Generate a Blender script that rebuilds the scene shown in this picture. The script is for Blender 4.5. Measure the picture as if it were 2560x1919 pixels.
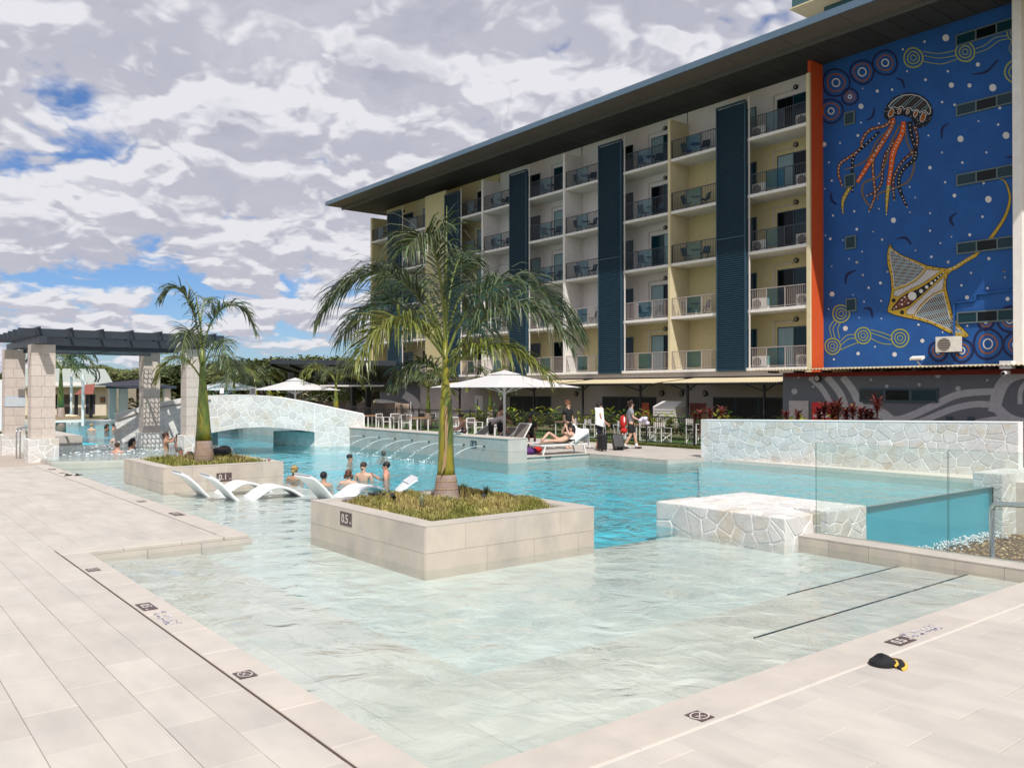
import bpy, bmesh, math, random
from math import sin, cos, pi, radians, sqrt, atan2
from mathutils import Vector, Matrix
random.seed(11)
for o in list(bpy.data.objects): bpy.data.objects.remove(o)
SC = bpy.context.scene; COL = SC.collection
V = Vector

# ---------------------------------------------------------------- camera
FPX, CX, CY, HY, CAMH = 2138.0, 1280.0, 959.5, 975.0, 2.2      # photograph is 2560 x 1919
PITCH = math.atan((HY - CY) / FPX); AZ = math.atan(1700 / FPX)
cam = bpy.data.cameras.new('camera'); camo = bpy.data.objects.new('camera', cam); COL.objects.link(camo)
cam.sensor_fit = 'HORIZONTAL'; cam.sensor_width = 36; cam.lens = FPX / 2560 * 36
cam.clip_start = 0.05; cam.clip_end = 3000
camo.location = (0, 0, CAMH); camo.rotation_euler = (pi / 2 + PITCH, 0, -AZ)
SC.camera = camo
# ---------------------------------------------------------------- sky, sun, exposure
SUN = V((-0.345, -0.70, 1.0)).normalized()
EXPO = 0.0
SC.view_settings.view_transform = 'Standard'; SC.view_settings.look = 'None'
SC.view_settings.exposure = EXPO; SC.view_settings.gamma = 1
SC.render.resolution_x = 1024; SC.render.resolution_y = 767
SC.render.engine = 'CYCLES'
SC.cycles.max_bounces = 5; SC.cycles.diffuse_bounces = 2; SC.cycles.glossy_bounces = 3; SC.cycles.transmission_bounces = 3; SC.cycles.transparent_max_bounces = 12; SC.cycles.caustics_reflective = False; SC.cycles.caustics_refractive = False
W = bpy.data.worlds.new('World'); SC.world = W; W.use_nodes = True
W.cycles.sampling_method = 'MANUAL'; W.cycles.sample_map_resolution = 256
def build_sky():
    nt = W.node_tree; N = nt.nodes; L = nt.links; N.clear()
    def nd(t, **k):
        n = N.new(t)
        for a, b in k.items(): setattr(n, a, b)
        return n
    def math_(op, a, b=None, c=None):
        n = nd('ShaderNodeMath', operation=op)
        for i, x in enumerate((a, b, c)):
            if x is None: continue
            if isinstance(x, (int, float)): n.inputs[i].default_value = x
            else: L.new(x, n.inputs[i])
        return n.outputs[0]
    out = nd('ShaderNodeOutputWorld'); bg = nd('ShaderNodeBackground')
    sky = nd('ShaderNodeTexSky', sky_type='NISHITA'); sky.sun_disc = False
    sky.sun_elevation = math.asin(SUN.z); sky.sun_rotation = atan2(SUN.x, SUN.y)
    sky.altitude = 0; sky.air_density = 1.0; sky.dust_density = 0.5; sky.ozone_density = 3.0
    tc = nd('ShaderNodeTexCoord'); sep = nd('ShaderNodeSeparateXYZ'); L.new(tc.outputs['Generated'], sep.inputs[0])
    zc = math_('MAXIMUM', sep.outputs[2], 0.0)
    den = math_('ADD', zc, 0.30)
    px = math_('DIVIDE', sep.outputs[0], den); py = math_('DIVIDE', sep.outputs[1], den)
    def field(ox, oy, scale, detail, rough, dist=0.0):
        cb = nd('ShaderNodeCombineXYZ')
        L.new(math_('ADD', px, ox), cb.inputs[0]); L.new(math_('ADD', py, oy), cb.inputs[1])
        no = nd('ShaderNodeTexNoise', noise_dimensions='2D'); no.inputs['Scale'].default_value = scale; no.inputs['Detail'].default_value = detail
        no.inputs['Roughness'].default_value = rough; no.inputs['Distortion'].default_value = dist
        L.new(cb.outputs[0], no.inputs['Vector']); return no.outputs['Fac']
    OX, OY = SKY_OFF
    def puffs(ox, oy, scale, detail):
        cb = nd('ShaderNodeCombineXYZ'); L.new(math_('ADD', px, ox), cb.inputs[0]); L.new(math_('ADD', py, oy), cb.inputs[1])
        wn = nd('ShaderNodeTexNoise', noise_dimensions='2D'); wn.inputs['Scale'].default_value = scale * 1.6; wn.inputs['Detail'].default_value = 3; L.new(cb.outputs[0], wn.inputs['Vector'])
        vm = nd('ShaderNodeVectorMath', operation='MULTIPLY_ADD'); L.new(wn.outputs['Color'], vm.inputs[0]); vm.inputs[1].default_value = (0.22, 0.22, 0); L.new(cb.outputs[0], vm.inputs[2])
        vo = nd('ShaderNodeTexVoronoi', feature='F1', voronoi_dimensions='2D'); vo.inputs['Scale'].default_value = scale; vo.inputs['Detail'].default_value = detail; vo.inputs['Roughness'].default_value = 0.55
        L.new(vm.outputs[0], vo.inputs['Vector']); return math_('SUBTRACT', 1.0, vo.outputs['Distance'])
    base = field(OX, OY, 1.9, 6, 0.6, 0.2)
    big = field(OX + 7, OY - 3, 0.42, 2, 0.5)
    pf = puffs(OX, OY, 4.0, 3); pf2 = puffs(OX + SUN.x * 0.075, OY + SUN.y * 0.075, 4.0, 2)
    dens = math_('ADD', math_('ADD', math_('MULTIPLY', base, 0.50), math_('MULTIPLY', big, 0.30)), math_('MULTIPLY', pf, 0.22))
    # fewer clouds towards the horizon, where only low puffs stand in the blue
    hz = nd('ShaderNodeMapRange'); hz.inputs['From Min'].default_value = 0.02; hz.inputs['From Max'].default_value = 0.20
    hz.inputs['To Min'].default_value = -0.085; hz.inputs['To Max'].default_value = 0.0; L.new(zc, hz.inputs['Value'])
    dens = math_('ADD', dens, hz.outputs[0])
    cov = nd('ShaderNodeMapRange', interpolation_type='SMOOTHSTEP'); cov.inputs['From Min'].default_value = SKY_COV[0]; cov.inputs['From Max'].default_value = SKY_COV[1]
    L.new(dens, cov.inputs['Value'])
    # light and shade inside the cloud: puffs catch the sun on one side, the thick middle is grey
    sh = nd('ShaderNodeMapRange'); sh.inputs['From Min'].default_value = -0.16; sh.inputs['From Max'].default_value = 0.16; L.new(math_('SUBTRACT', pf, pf2), sh.inputs['Value'])
    th = nd('ShaderNodeMapRange'); th.inputs['From Min'].default_value = 0.49; th.inputs['From Max'].default_value = 0.66; L.new(dens, th.inputs['Value'])
    fine = field(OX + 2, OY + 5, 3.2, 6, 0.62, 0.3)
    k = math_('ADD', math_('MULTIPLY', sh.outputs[0], 0.46), 0.42)
    k = math_('SUBTRACT', k, math_('MULTIPLY', th.outputs[0], 0.34))
    k = math_('ADD', k, math_('MULTIPLY', math_('SUBTRACT', fine, 0.5), 0.62))
    ramp = nd('ShaderNodeValToRGB'); cr = ramp.color_ramp
    cr.elements[0].position = 0.05; cr.elements[0].color = (0.41, 0.415, 0.51, 1)
    cr.elements[1].position = 0.80; cr.elements[1].color = (0.80, 0.80, 0.845, 1)
    e = cr.elements.new(0.45); e.color = (0.53, 0.535, 0.615, 1)
    L.new(k, ramp.inputs[0])
    skm = nd('ShaderNodeMix', data_type='RGBA', blend_type='MULTIPLY'); skm.inputs['Factor'].default_value = 1
    L.new(sky.outputs[0], skm.inputs[6]); skm.inputs[7].default_value = (SKY_STR * .74, SKY_STR * .95, SKY_STR * 1.30, 1)
    mx = nd('ShaderNodeMix', data_type='RGBA'); L.new(cov.outputs[0], mx.inputs['Factor'])
    L.new(skm.outputs[2], mx.inputs[6]); L.new(ramp.outputs[0], mx.inputs[7])
    L.new(mx.outputs[2], bg.inputs['Color']); bg.inputs['Strength'].default_value = 1.0
    L.new(bg.outputs[0], out.inputs[0])
SKY_STR = 0.085          # strength of the Nishita sky between the clouds
SKY_OFF = (-4.7, 3.3); SKY_COV = (0.255, 0.345)
build_sky()
sl = bpy.data.lights.new('sun', 'SUN'); sl.energy = 4.3; sl.angle = radians(0.53); sl.color = (1, 0.955, 0.89)
suno = bpy.data.objects.new('sun', sl); COL.objects.link(suno); suno.location = (-10, -20, 40)
suno.rotation_euler = (-SUN).to_track_quat('-Z', 'Y').to_euler()

# ---------------------------------------------------------------- photograph pixel -> place
_F = V((sin(AZ) * cos(PITCH), cos(AZ) * cos(PITCH), sin(PITCH))); _R = V((cos(AZ), -sin(AZ), 0)); _U = _R.cross(_F)
EYE = V((0, 0, CAMH))
def ray(x, y): return _F + _R * ((x - CX) / FPX) - _U * ((y - CY) / FPX)
def at_z(x, y, z=0.0): d = ray(x, y); return EYE + d * ((z - CAMH) / d.z)
def at_x(x, y, X): d = ray(x, y); return EYE + d * (X / d.x)
def at_y(x, y, Y): d = ray(x, y); return EYE + d * (Y / d.y)
def at_d(x, y, D): return EYE + ray(x, y) * D
def proj(p):
    q = V(p) - EYE; d = q.dot(_F)
    if d < 0.05: return (-9e9, -9e9, d)
    return CX + FPX * q.dot(_R) / d, CY - FPX * q.dot(_U) / d, d

# ---------------------------------------------------------------- materials
MATS = {}
def M(name, col, rough=0.6, var=0.12, scale=6.0, bump=0.0, bscale=None, metal=0.0, spec=0.4, rnd=0.0, col2=None, c2scale=1.5, c2=(0.45, 0.65), alpha=1.0, transl=0.0, stretch=None, coat=0.0):
    if name in MATS: return MATS[name]
    m = bpy.data.materials.new(name); m.use_nodes = True; nt = m.node_tree; N = nt.nodes; L = nt.links
    b = N['Principled BSDF']; b.inputs['Roughness'].default_value = rough; b.inputs['Metallic'].default_value = metal
    b.inputs['Specular IOR Level'].default_value = spec; b.inputs['Coat Weight'].default_value = coat
    geo = N.new('ShaderNodeNewGeometry'); src = geo.outputs['Position']
    if stretch:
        mp = N.new('ShaderNodeMapping'); mp.inputs['Scale'].default_value = stretch; L.new(src, mp.inputs[0]); src = mp.outputs[0]
    no = N.new('ShaderNodeTexNoise'); no.inputs['Scale'].default_value = scale; no.inputs['Detail'].default_value = 3; no.inputs['Roughness'].default_value = 0.6
    L.new(src, no.inputs['Vector'])
    cur = None
    base = N.new('ShaderNodeRGB'); base.outputs[0].default_value = (*col, 1); cur = base.outputs[0]
    if col2:
        n2 = N.new('ShaderNodeTexNoise'); n2.inputs['Scale'].default_value = c2scale; n2.inputs['Detail'].default_value = 3; L.new(src, n2.inputs['Vector'])
        mr = N.new('ShaderNodeMapRange'); mr.inputs['From Min'].default_value = c2[0]; mr.inputs['From Max'].default_value = c2[1]; L.new(n2.outputs['Fac'], mr.inputs['Value'])
        mx = N.new('ShaderNodeMix'); mx.data_type = 'RGBA'; L.new(mr.outputs[0], mx.inputs['Factor']); L.new(cur, mx.inputs[6]); mx.inputs[7].default_value = (*col2, 1); cur = mx.outputs[2]
    hv = N.new('ShaderNodeHueSaturation'); L.new(cur, hv.inputs['Color'])
    mr = N.new('ShaderNodeMapRange'); mr.inputs['From Min'].default_value = 0.25; mr.inputs['From Max'].default_value = 0.75
    mr.inputs['To Min'].default_value = 1 - var; mr.inputs['To Max'].default_value = 1 + var; L.new(no.outputs['Fac'], mr.inputs['Value'])
    val = mr.outputs[0]
    if rnd:
        oi = N.new('ShaderNodeObjectInfo'); ad = N.new('ShaderNodeMath'); ad.operation = 'ADD'; L.new(oi.outputs['Random'], ad.inputs[0]); L.new(geo.outputs['Random Per Island'], ad.inputs[1])
        fr = N.new('ShaderNodeMath'); fr.operation = 'FRACT'; L.new(ad.outputs[0], fr.inputs[0])
        m2 = N.new('ShaderNodeMapRange'); m2.inputs['To Min'].default_value = 1 - rnd; m2.inputs['To Max'].default_value = 1 + rnd; L.new(fr.outputs[0], m2.inputs['Value'])
        mu = N.new('ShaderNodeMath'); mu.operation = 'MULTIPLY'; L.new(val, mu.inputs[0]); L.new(m2.outputs[0], mu.inputs[1]); val = mu.outputs[0]
        m3 = N.new('ShaderNodeMapRange'); m3.inputs['To Min'].default_value = 0.5 - rnd * 0.05; m3.inputs['To Max'].default_value = 0.5 + rnd * 0.05; L.new(fr.outputs[0], m3.inputs['Value']); L.new(m3.outputs[0], hv.inputs['Hue'])
    L.new(val, hv.inputs['Value']); L.new(hv.outputs[0], b.inputs['Base Color'])
    if bump:
        bn = N.new('ShaderNodeTexNoise'); bn.inputs['Scale'].default_value = bscale or scale * 6; bn.inputs['Detail'].default_value = 1; L.new(src, bn.inputs['Vector'])
        bp = N.new('ShaderNodeBump'); bp.inputs['Strength'].default_value = bump; bp.inputs['Distance'].default_value = 0.02
        L.new(bn.outputs['Fac'], bp.inputs['Height']); L.new(bp.outputs[0], b.inputs['Normal'])
    if transl:
        tr = N.new('ShaderNodeBsdfTranslucent'); L.new(hv.outputs[0], tr.inputs['Color']); ms = N.new('ShaderNodeMixShader'); ms.inputs[0].default_value = transl
        L.new(b.outputs[0], ms.inputs[1]); L.new(tr.outputs[0], ms.inputs[2]); L.new(ms.outputs[0], N['Material Output'].inputs[0])
    MATS[name] = m; return m
def schlick(N, L, f0, normal=None):
    """reflectance of a thin clear sheet by angle, the same from both sides"""
    lw = N.new('ShaderNodeLayerWeight'); lw.inputs['Blend'].default_value = 0.5
    if normal is not None: L.new(normal, lw.inputs['Normal'])
    pw = N.new('ShaderNodeMath'); pw.operation = 'POWER'; L.new(lw.outputs['Facing'], pw.inputs[0]); pw.inputs[1].default_value = 5
    ma = N.new('ShaderNodeMath'); ma.operation = 'MULTIPLY_ADD'; L.new(pw.outputs[0], ma.inputs[0]); ma.inputs[1].default_value = 1 - f0; ma.inputs[2].default_value = f0
    return ma.outputs[0]
def glass(name, tint=(0.9, 0.97, 0.95), ior=1.45, rough=0.02, body=0.0, bodycol=(0.5, 0.6, 0.6)):
    """clear sheet: reflects by angle, lets light through, with a little body colour"""
    if name in MATS: return MATS[name]
    m = bpy.data.materials.new(name); m.use_nodes = True; nt = m.node_tree; N = nt.nodes; L = nt.links; N.remove(N['Principled BSDF'])
    fr = schlick(N, L, ((ior - 1) / (ior + 1)) ** 2)
    tb = N.new('ShaderNodeBsdfTransparent'); tb.inputs[0].default_value = (*tint, 1)
    gl = N.new('ShaderNodeBsdfGlossy'); gl.inputs['Roughness'].default_value = rough
    src = tb.outputs[0]
    if body:
        df = N.new('ShaderNodeBsdfDiffuse'); df.inputs[0].default_value = (*bodycol, 1); mb = N.new('ShaderNodeMixShader'); mb.inputs[0].default_value = body
        L.new(tb.outputs[0], mb.inputs[1]); L.new(df.outputs[0], mb.inputs[2]); src = mb.outputs[0]
    ms = N.new('ShaderNodeMixShader'); L.new(fr, ms.inputs[0]); L.new(src, ms.inputs[1]); L.new(gl.outputs[0], ms.inputs[2])
    L.new(ms.outputs[0], N['Material Output'].inputs[0]); MATS[name] = m; return m

# ---------------------------------------------------------------- objects
def tag(o, label=None, cat=None, group=None, kind=None):
    if label: o['label'] = label
    if cat: o['category'] = cat
    if group: o['group'] = group
    if kind: o['kind'] = kind
    return o
def empty(name, loc=(0, 0, 0), rz=0.0, label=None, cat=None, group=None):
    o = bpy.data.objects.new(name, None); o.empty_display_size = 0.1; COL.objects.link(o); o.location = loc; o.rotation_euler = (0, 0, rz)
    return tag(o, label, cat, group)
def wloc(o):
    v = V((0, 0, 0))
    while o is not None: v += o.location; o = o.parent
    return v
def link(name, me, mat=None, parent=None, world=True):
    o = bpy.data.objects.new(name, me); COL.objects.link(o)
    if mat is not None and len(me.materials) == 0: me.materials.append(mat)
    if parent is not None:
        if world: o.location = -wloc(parent)
        o.parent = parent
    return o
def copy_tree(o, parent=None):
    c = o.copy(); COL.objects.link(c); c.parent = parent
    for ch in o.children: copy_tree(ch, c)
    return c
class MB:
    def __init__(s): s.v = []; s.f = []
    def add(s, vs, fs):
        n = len(s.v); s.v += [tuple(v) for v in vs]; s.f += [tuple(i + n for i in f) for f in fs]; return s
    def box(s, x0, y0, z0, x1, y1, z1):
        if x0 > x1: x0, x1 = x1, x0
        if y0 > y1: y0, y1 = y1, y0
        if z0 > z1: z0, z1 = z1, z0
        return s.add([(x0, y0, z0), (x1, y0, z0), (x1, y1, z0), (x0, y1, z0), (x0, y0, z1), (x1, y0, z1), (x1, y1, z1), (x0, y1, z1)],
                     [(3, 2, 1, 0), (4, 5, 6, 7), (0, 1, 5, 4), (1, 2, 6, 5), (2, 3, 7, 6), (3, 0, 4, 7)])
    def obox(s, c, ax, ay, az):
        """box from a centre and three half-axis vectors"""
        c, ax, ay, az = V(c), V(ax), V(ay), V(az)
        vs = [c + ax * i + ay * j + az * k for k in (-1, 1) for (i, j) in ((-1, -1), (1, -1), (1, 1), (-1, 1))]
        return s.add(vs, [(3, 2, 1, 0), (4, 5, 6, 7), (0, 1, 5, 4), (1, 2, 6, 5), (2, 3, 7, 6), (3, 0, 4, 7)])
    def bar(s, a, b, w, h=None, up=(0, 0, 1)):
        a, b = V(a), V(b); d = (b - a); h = h or w
        if d.length < 1e-6: return s
        u = V(up)
        if abs(d.normalized().dot(u)) > 0.98: u = V((1, 0, 0))
        sd = d.cross(u).normalized(); u2 = sd.cross(d).normalized()
        return s.obox((a + b) / 2, sd * w / 2, u2 * h / 2, d / 2)
    def tube(s, pts, r, n=8, cap=True, flat=None):
        pts = [V(p) for p in pts]; R = r if isinstance(r, (list, tuple)) else [r] * len(pts)
        rings = []; prev = None
        for i, p in enumerate(pts):
            t = (pts[min(i + 1, len(pts) - 1)] - pts[max(i - 1, 0)]).normalized()
            if prev is None:
                a = V((0, 0, 1)) if abs(t.z) < 0.9 else V((1, 0, 0)); u = t.cross(a).normalized()
            else: u = (prev - t * prev.dot(t)).normalized()
            prev = u; w = t.cross(u)
            rings.append([p + (u * cos(2 * pi * k / n) + w * sin(2 * pi * k / n)) * R[i] for k in range(n)])
        vs = [q for ring in rings for q in ring]; fs = []
        for i in range(len(pts) - 1):
            for k in range(n):
                k2 = (k + 1) % n; fs.append((i * n + k, i * n + k2, (i + 1) * n + k2, (i + 1) * n + k))
        if cap: fs.append(tuple(range(n))[::-1]); fs.append(tuple((len(pts) - 1) * n + k for k in range(n)))
        return s.add(vs, fs)
    def prism(s, poly, z0, z1):
        n = len(poly); vs = [(p[0], p[1], z0) for p in poly] + [(p[0], p[1], z1) for p in poly]
        fs = [tuple(range(n))[::-1], tuple(range(n, 2 * n))] + [(i, (i + 1) % n, n + (i + 1) % n, n + i) for i in range(n)]
        return s.add(vs, fs)
    def lathe(s, c, prof, n=16, sx=1.0, sy=1.0):
        c = V(c); vs = []; fs = []
        for r, z in prof: vs += [c + V((cos(2 * pi * k / n) * r * sx, sin(2 * pi * k / n) * r * sy, z)) for k in range(n)]
        for i in range(len(prof) - 1):
            for k in range(n): k2 = (k + 1) % n; fs.append((i * n + k, i * n + k2, (i + 1) * n + k2, (i + 1) * n + k))
        fs.append(tuple(range(n))[::-1]); fs.append(tuple((len(prof) - 1) * n + k for k in range(n)))
        return s.add(vs, fs)
    def ball(s, c, rx, ry=None, rz=None, n=10, m=7, rot=None):
        ry = ry or rx; rz = rz or rx; c = V(c); vs = []; fs = []
        for i in range(1, m):
            th = pi * i / m
            for k in range(n):
                p = V((sin(th) * cos(2 * pi * k / n) * rx, sin(th) * sin(2 * pi * k / n) * ry, cos(th) * rz)); vs.append(c + (rot @ p if rot else p))
        t = V((0, 0, rz)); b = V((0, 0, -rz)); vs += [c + (rot @ t if rot else t), c + (rot @ b if rot else b)]; T = (m - 1) * n
        for i in range(m - 2):
            for k in range(n): k2 = (k + 1) % n; fs.append((i * n + k, (i + 1) * n + k, (i + 1) * n + k2, i * n + k2))
        for k in range(n): k2 = (k + 1) % n; fs.append((T, k, k2)); fs.append((T + 1, (m - 2) * n + k2, (m - 2) * n + k))
        return s.add(vs, fs)
    def mesh(s, name='m', smooth=False):
        me = bpy.data.meshes.new(name); me.from_pydata(s.v, [], s.f); me.update()
        if smooth: me.polygons.foreach_set('use_smooth', [True] * len(me.polygons))
        return me
    def build(s, name, mat, parent=None, smooth=False, world=True, kind=None):
        o = link(name, s.mesh(name, smooth), mat, parent, world)
        if kind: o['kind'] = kind
        return o
def box_part(name, mat, parent, *a, kind=None): return MB().box(*a).build(name, mat, parent, kind=kind)
# ================================================================ materials used widely
m_tile = M('travertine_tile', (0.525, 0.478, 0.428), 0.55, 0.09, 2.2, 0.05, 30, spec=0.35, rnd=0.055, col2=(0.485, 0.45, 0.412), c2scale=2.0, stretch=(1.6, 0.6, 1))
m_cop = M('coping_stone', (0.54, 0.487, 0.43), 0.5, 0.07, 3, 0.05, 30, spec=0.35, rnd=0.04, col2=(0.50, 0.46, 0.415), c2scale=2)
m_grout = M('grout', (0.42, 0.36, 0.31), 0.9, 0.15, 10)
m_pal = M('pale_grout', (0.66, 0.60, 0.53), 0.9, 0.08, 10)
m_wtile = M('wall_tile', (0.53, 0.46, 0.385), 0.5, 0.12, 2.0, 0.06, 30, spec=0.4, rnd=0.05, col2=(0.475, 0.42, 0.37), c2scale=2.2, stretch=(1.2, 1.2, 1))
m_wet = M('pool_floor_tile', (0.625, 0.66, 0.62), 0.5, 0.10, 2.2, 0, col2=(0.55, 0.60, 0.575), c2scale=1.6, c2=(.42, .62), rnd=.05)
m_wstep = M('pool_step_tile', (0.62, 0.60, 0.545), 0.5, 0.10, 2.0, 0, col2=(0.565, 0.57, 0.525), c2scale=1.6, rnd=.06)
m_deep = M('deep_pool_render', (0.16, 0.60, 0.70), 0.6, 0.10, 1.2)
m_pale = M('pale_blue_render', (0.34, 0.60, 0.64), 0.6, 0.08, 1.2)
m_mortar = M('white_mortar', (0.83, 0.825, 0.815), 0.85, 0.05, 14, 0.15, 60)
m_stone = M('crazy_paving_stone', (0.63, 0.62, 0.60), 0.7, 0.10, 7, 0.3, 26, rnd=0.10, col2=(0.60, 0.53, 0.44), c2scale=2.2, c2=(0.52, 0.72))
m_white = M('white_powdercoat', (0.78, 0.77, 0.75), 0.4, 0.03, 8)
m_black = M('black_powdercoat', (0.018, 0.019, 0.021), 0.45, 0.1, 8)
m_steel = M('polished_steel', (0.62, 0.63, 0.64), 0.18, 0.05, 8, metal=1.0)
m_dark = M('dark_void', (0.012, 0.012, 0.013), 0.8, 0.1, 4)
m_brown = M('sign_plate', (0.105, 0.07, 0.072), 0.5, 0.15, 20)
m_sand = M('sign_lettering', (0.62, 0.57, 0.52), 0.6, 0.05, 20)
m_drain = M('drain_slot', (0.085, 0.055, 0.045), 0.8, 0.2, 20)

WZ = -0.12
HOLE = (-14.0, -14.0, 25.0, 70.0)
# ---------------------------------------------------------------- ground sheet (ring round the built area)
def ground():
    x0, y0, x1, y1 = HOLE; B = 1500
    g = MB()
    g.add([(-B, -B, 0), (B, -B, 0), (B, B, 0), (-B, B, 0), (x0, y0, 0), (x1, y0, 0), (x1, y1, 0), (x0, y1, 0)],
          [(0, 1, 5, 4), (1, 2, 6, 5), (2, 3, 7, 6), (3, 0, 4, 7)])
    g.v = [(a, b, -0.03) for a, b, c in g.v]
    o = g.build('ground', M('dry_grass_ground', (0.17, 0.16, 0.075), 0.9, 0.3, 0.4, col2=(0.30, 0.22, 0.13), c2scale=0.08)); tag(o, kind='structure')
ground()
# ---------------------------------------------------------------- pool shell
pool = empty('pool', (12, 20, -1.3)); tag(pool, kind='structure')
MB().box(2.0, 3.5, -1.5, 11.5, 9.75, -.44).box(2.0, 9.75, -1.5, 24.9, 69.9, -.441).box(14.7, 9.0, -1.5, 24.9, 9.75, -.4405).build('deep_floor', m_deep, pool)
fl = MB(); fl.box(2.6, 3.6, -1.24, 11.43, 9.45, -0.240); fl.box(2.6, 9.45, -1.24, 8.98, 12.9, -0.2405); fl.build('wading_floor', m_wet, pool)
MB().box(4.9, 12.72, -1.2, 8.95, 29.5, -0.16).build('shallow_ledge', m_wet, pool)
st = MB(); st.box(2.6, 3.6, -0.6, 11.43, 4.95, -0.165); st.box(2.6, 4.95, -0.6, 3.47, 12.9, -0.1655); st.build('upper_step', m_wstep, pool)
st = MB(); st.box(3.47, 4.95, -0.6, 11.43, 5.85, -0.203); st.box(3.47, 5.85, -0.6, 4.25, 12.9, -0.2035); st.build('lower_step', m_wstep, pool)
MB().prism([(14.7, 8.95), (23.6, 8.95), (23.6, 18.2), (22.3, 18.2), (15.0, 12.2), (14.7, 11.7)], -1.2, -0.30).build('pale_ledge', m_pale, pool)
def step_tiles(x0, y0, x1, y1, z, along):
    n = max(1, round((x1 - x0 if along == 'x' else y1 - y0) / .79))
    for i in range(n):
        if along == 'x': a = (x0 + (x1 - x0) * i / n + .003, y0 + .003, x0 + (x1 - x0) * (i + 1) / n - .003, y1 - .003)
        else: a = (x0 + .003, y0 + (y1 - y0) * i / n + .003, x1 - .003, y0 + (y1 - y0) * (i + 1) / n - .003)
        MB().box(a[0], a[1], z - .01, a[2], a[3], z + .003).build('step_tile', m_wstep, pool)
step_tiles(2.75, 4.5, 11.42, 4.95, -.165, 'x'); step_tiles(2.75, 4.06, 11.42, 4.5, -.165, 'x'); step_tiles(3.10, 4.95, 3.47, 12.7, -.1655, 'y'); step_tiles(2.75, 4.95, 3.10, 12.7, -.1655, 'y')
step_tiles(3.47, 5.4, 11.42, 5.85, -.203, 'x'); step_tiles(3.47, 4.96, 11.42, 5.4, -.203, 'x'); step_tiles(3.86, 5.85, 4.25, 12.7, -.2035, 'y'); step_tiles(3.48, 5.85, 3.86, 12.7, -.2035, 'y')
for (x_, y_, z_) in ((6.9, 4.955, -.165), (8.8, 5.855, -.203)):
    MB().box(x_, y_, z_ - .02, 11.42, y_ + .018, z_ + .0075).build('nosing_strip', M('dark_nosing', (.03, .055, .065), .6, .2, 9), pool)
i = 0; y = 5.90
while y < 9.0:
    x = 4.26 - (.4 if i % 2 else 0); i += 1
    while x < 11.4:
        a, b = max(x, 4.26), min(x + .8, 11.42)
        if b - a > .05: MB().box(a + .001, y + .001, -.25, b - .001, y + .598, -.2375).build('floor_tile', m_wet, pool)
        x += .8
    y += .6
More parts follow.
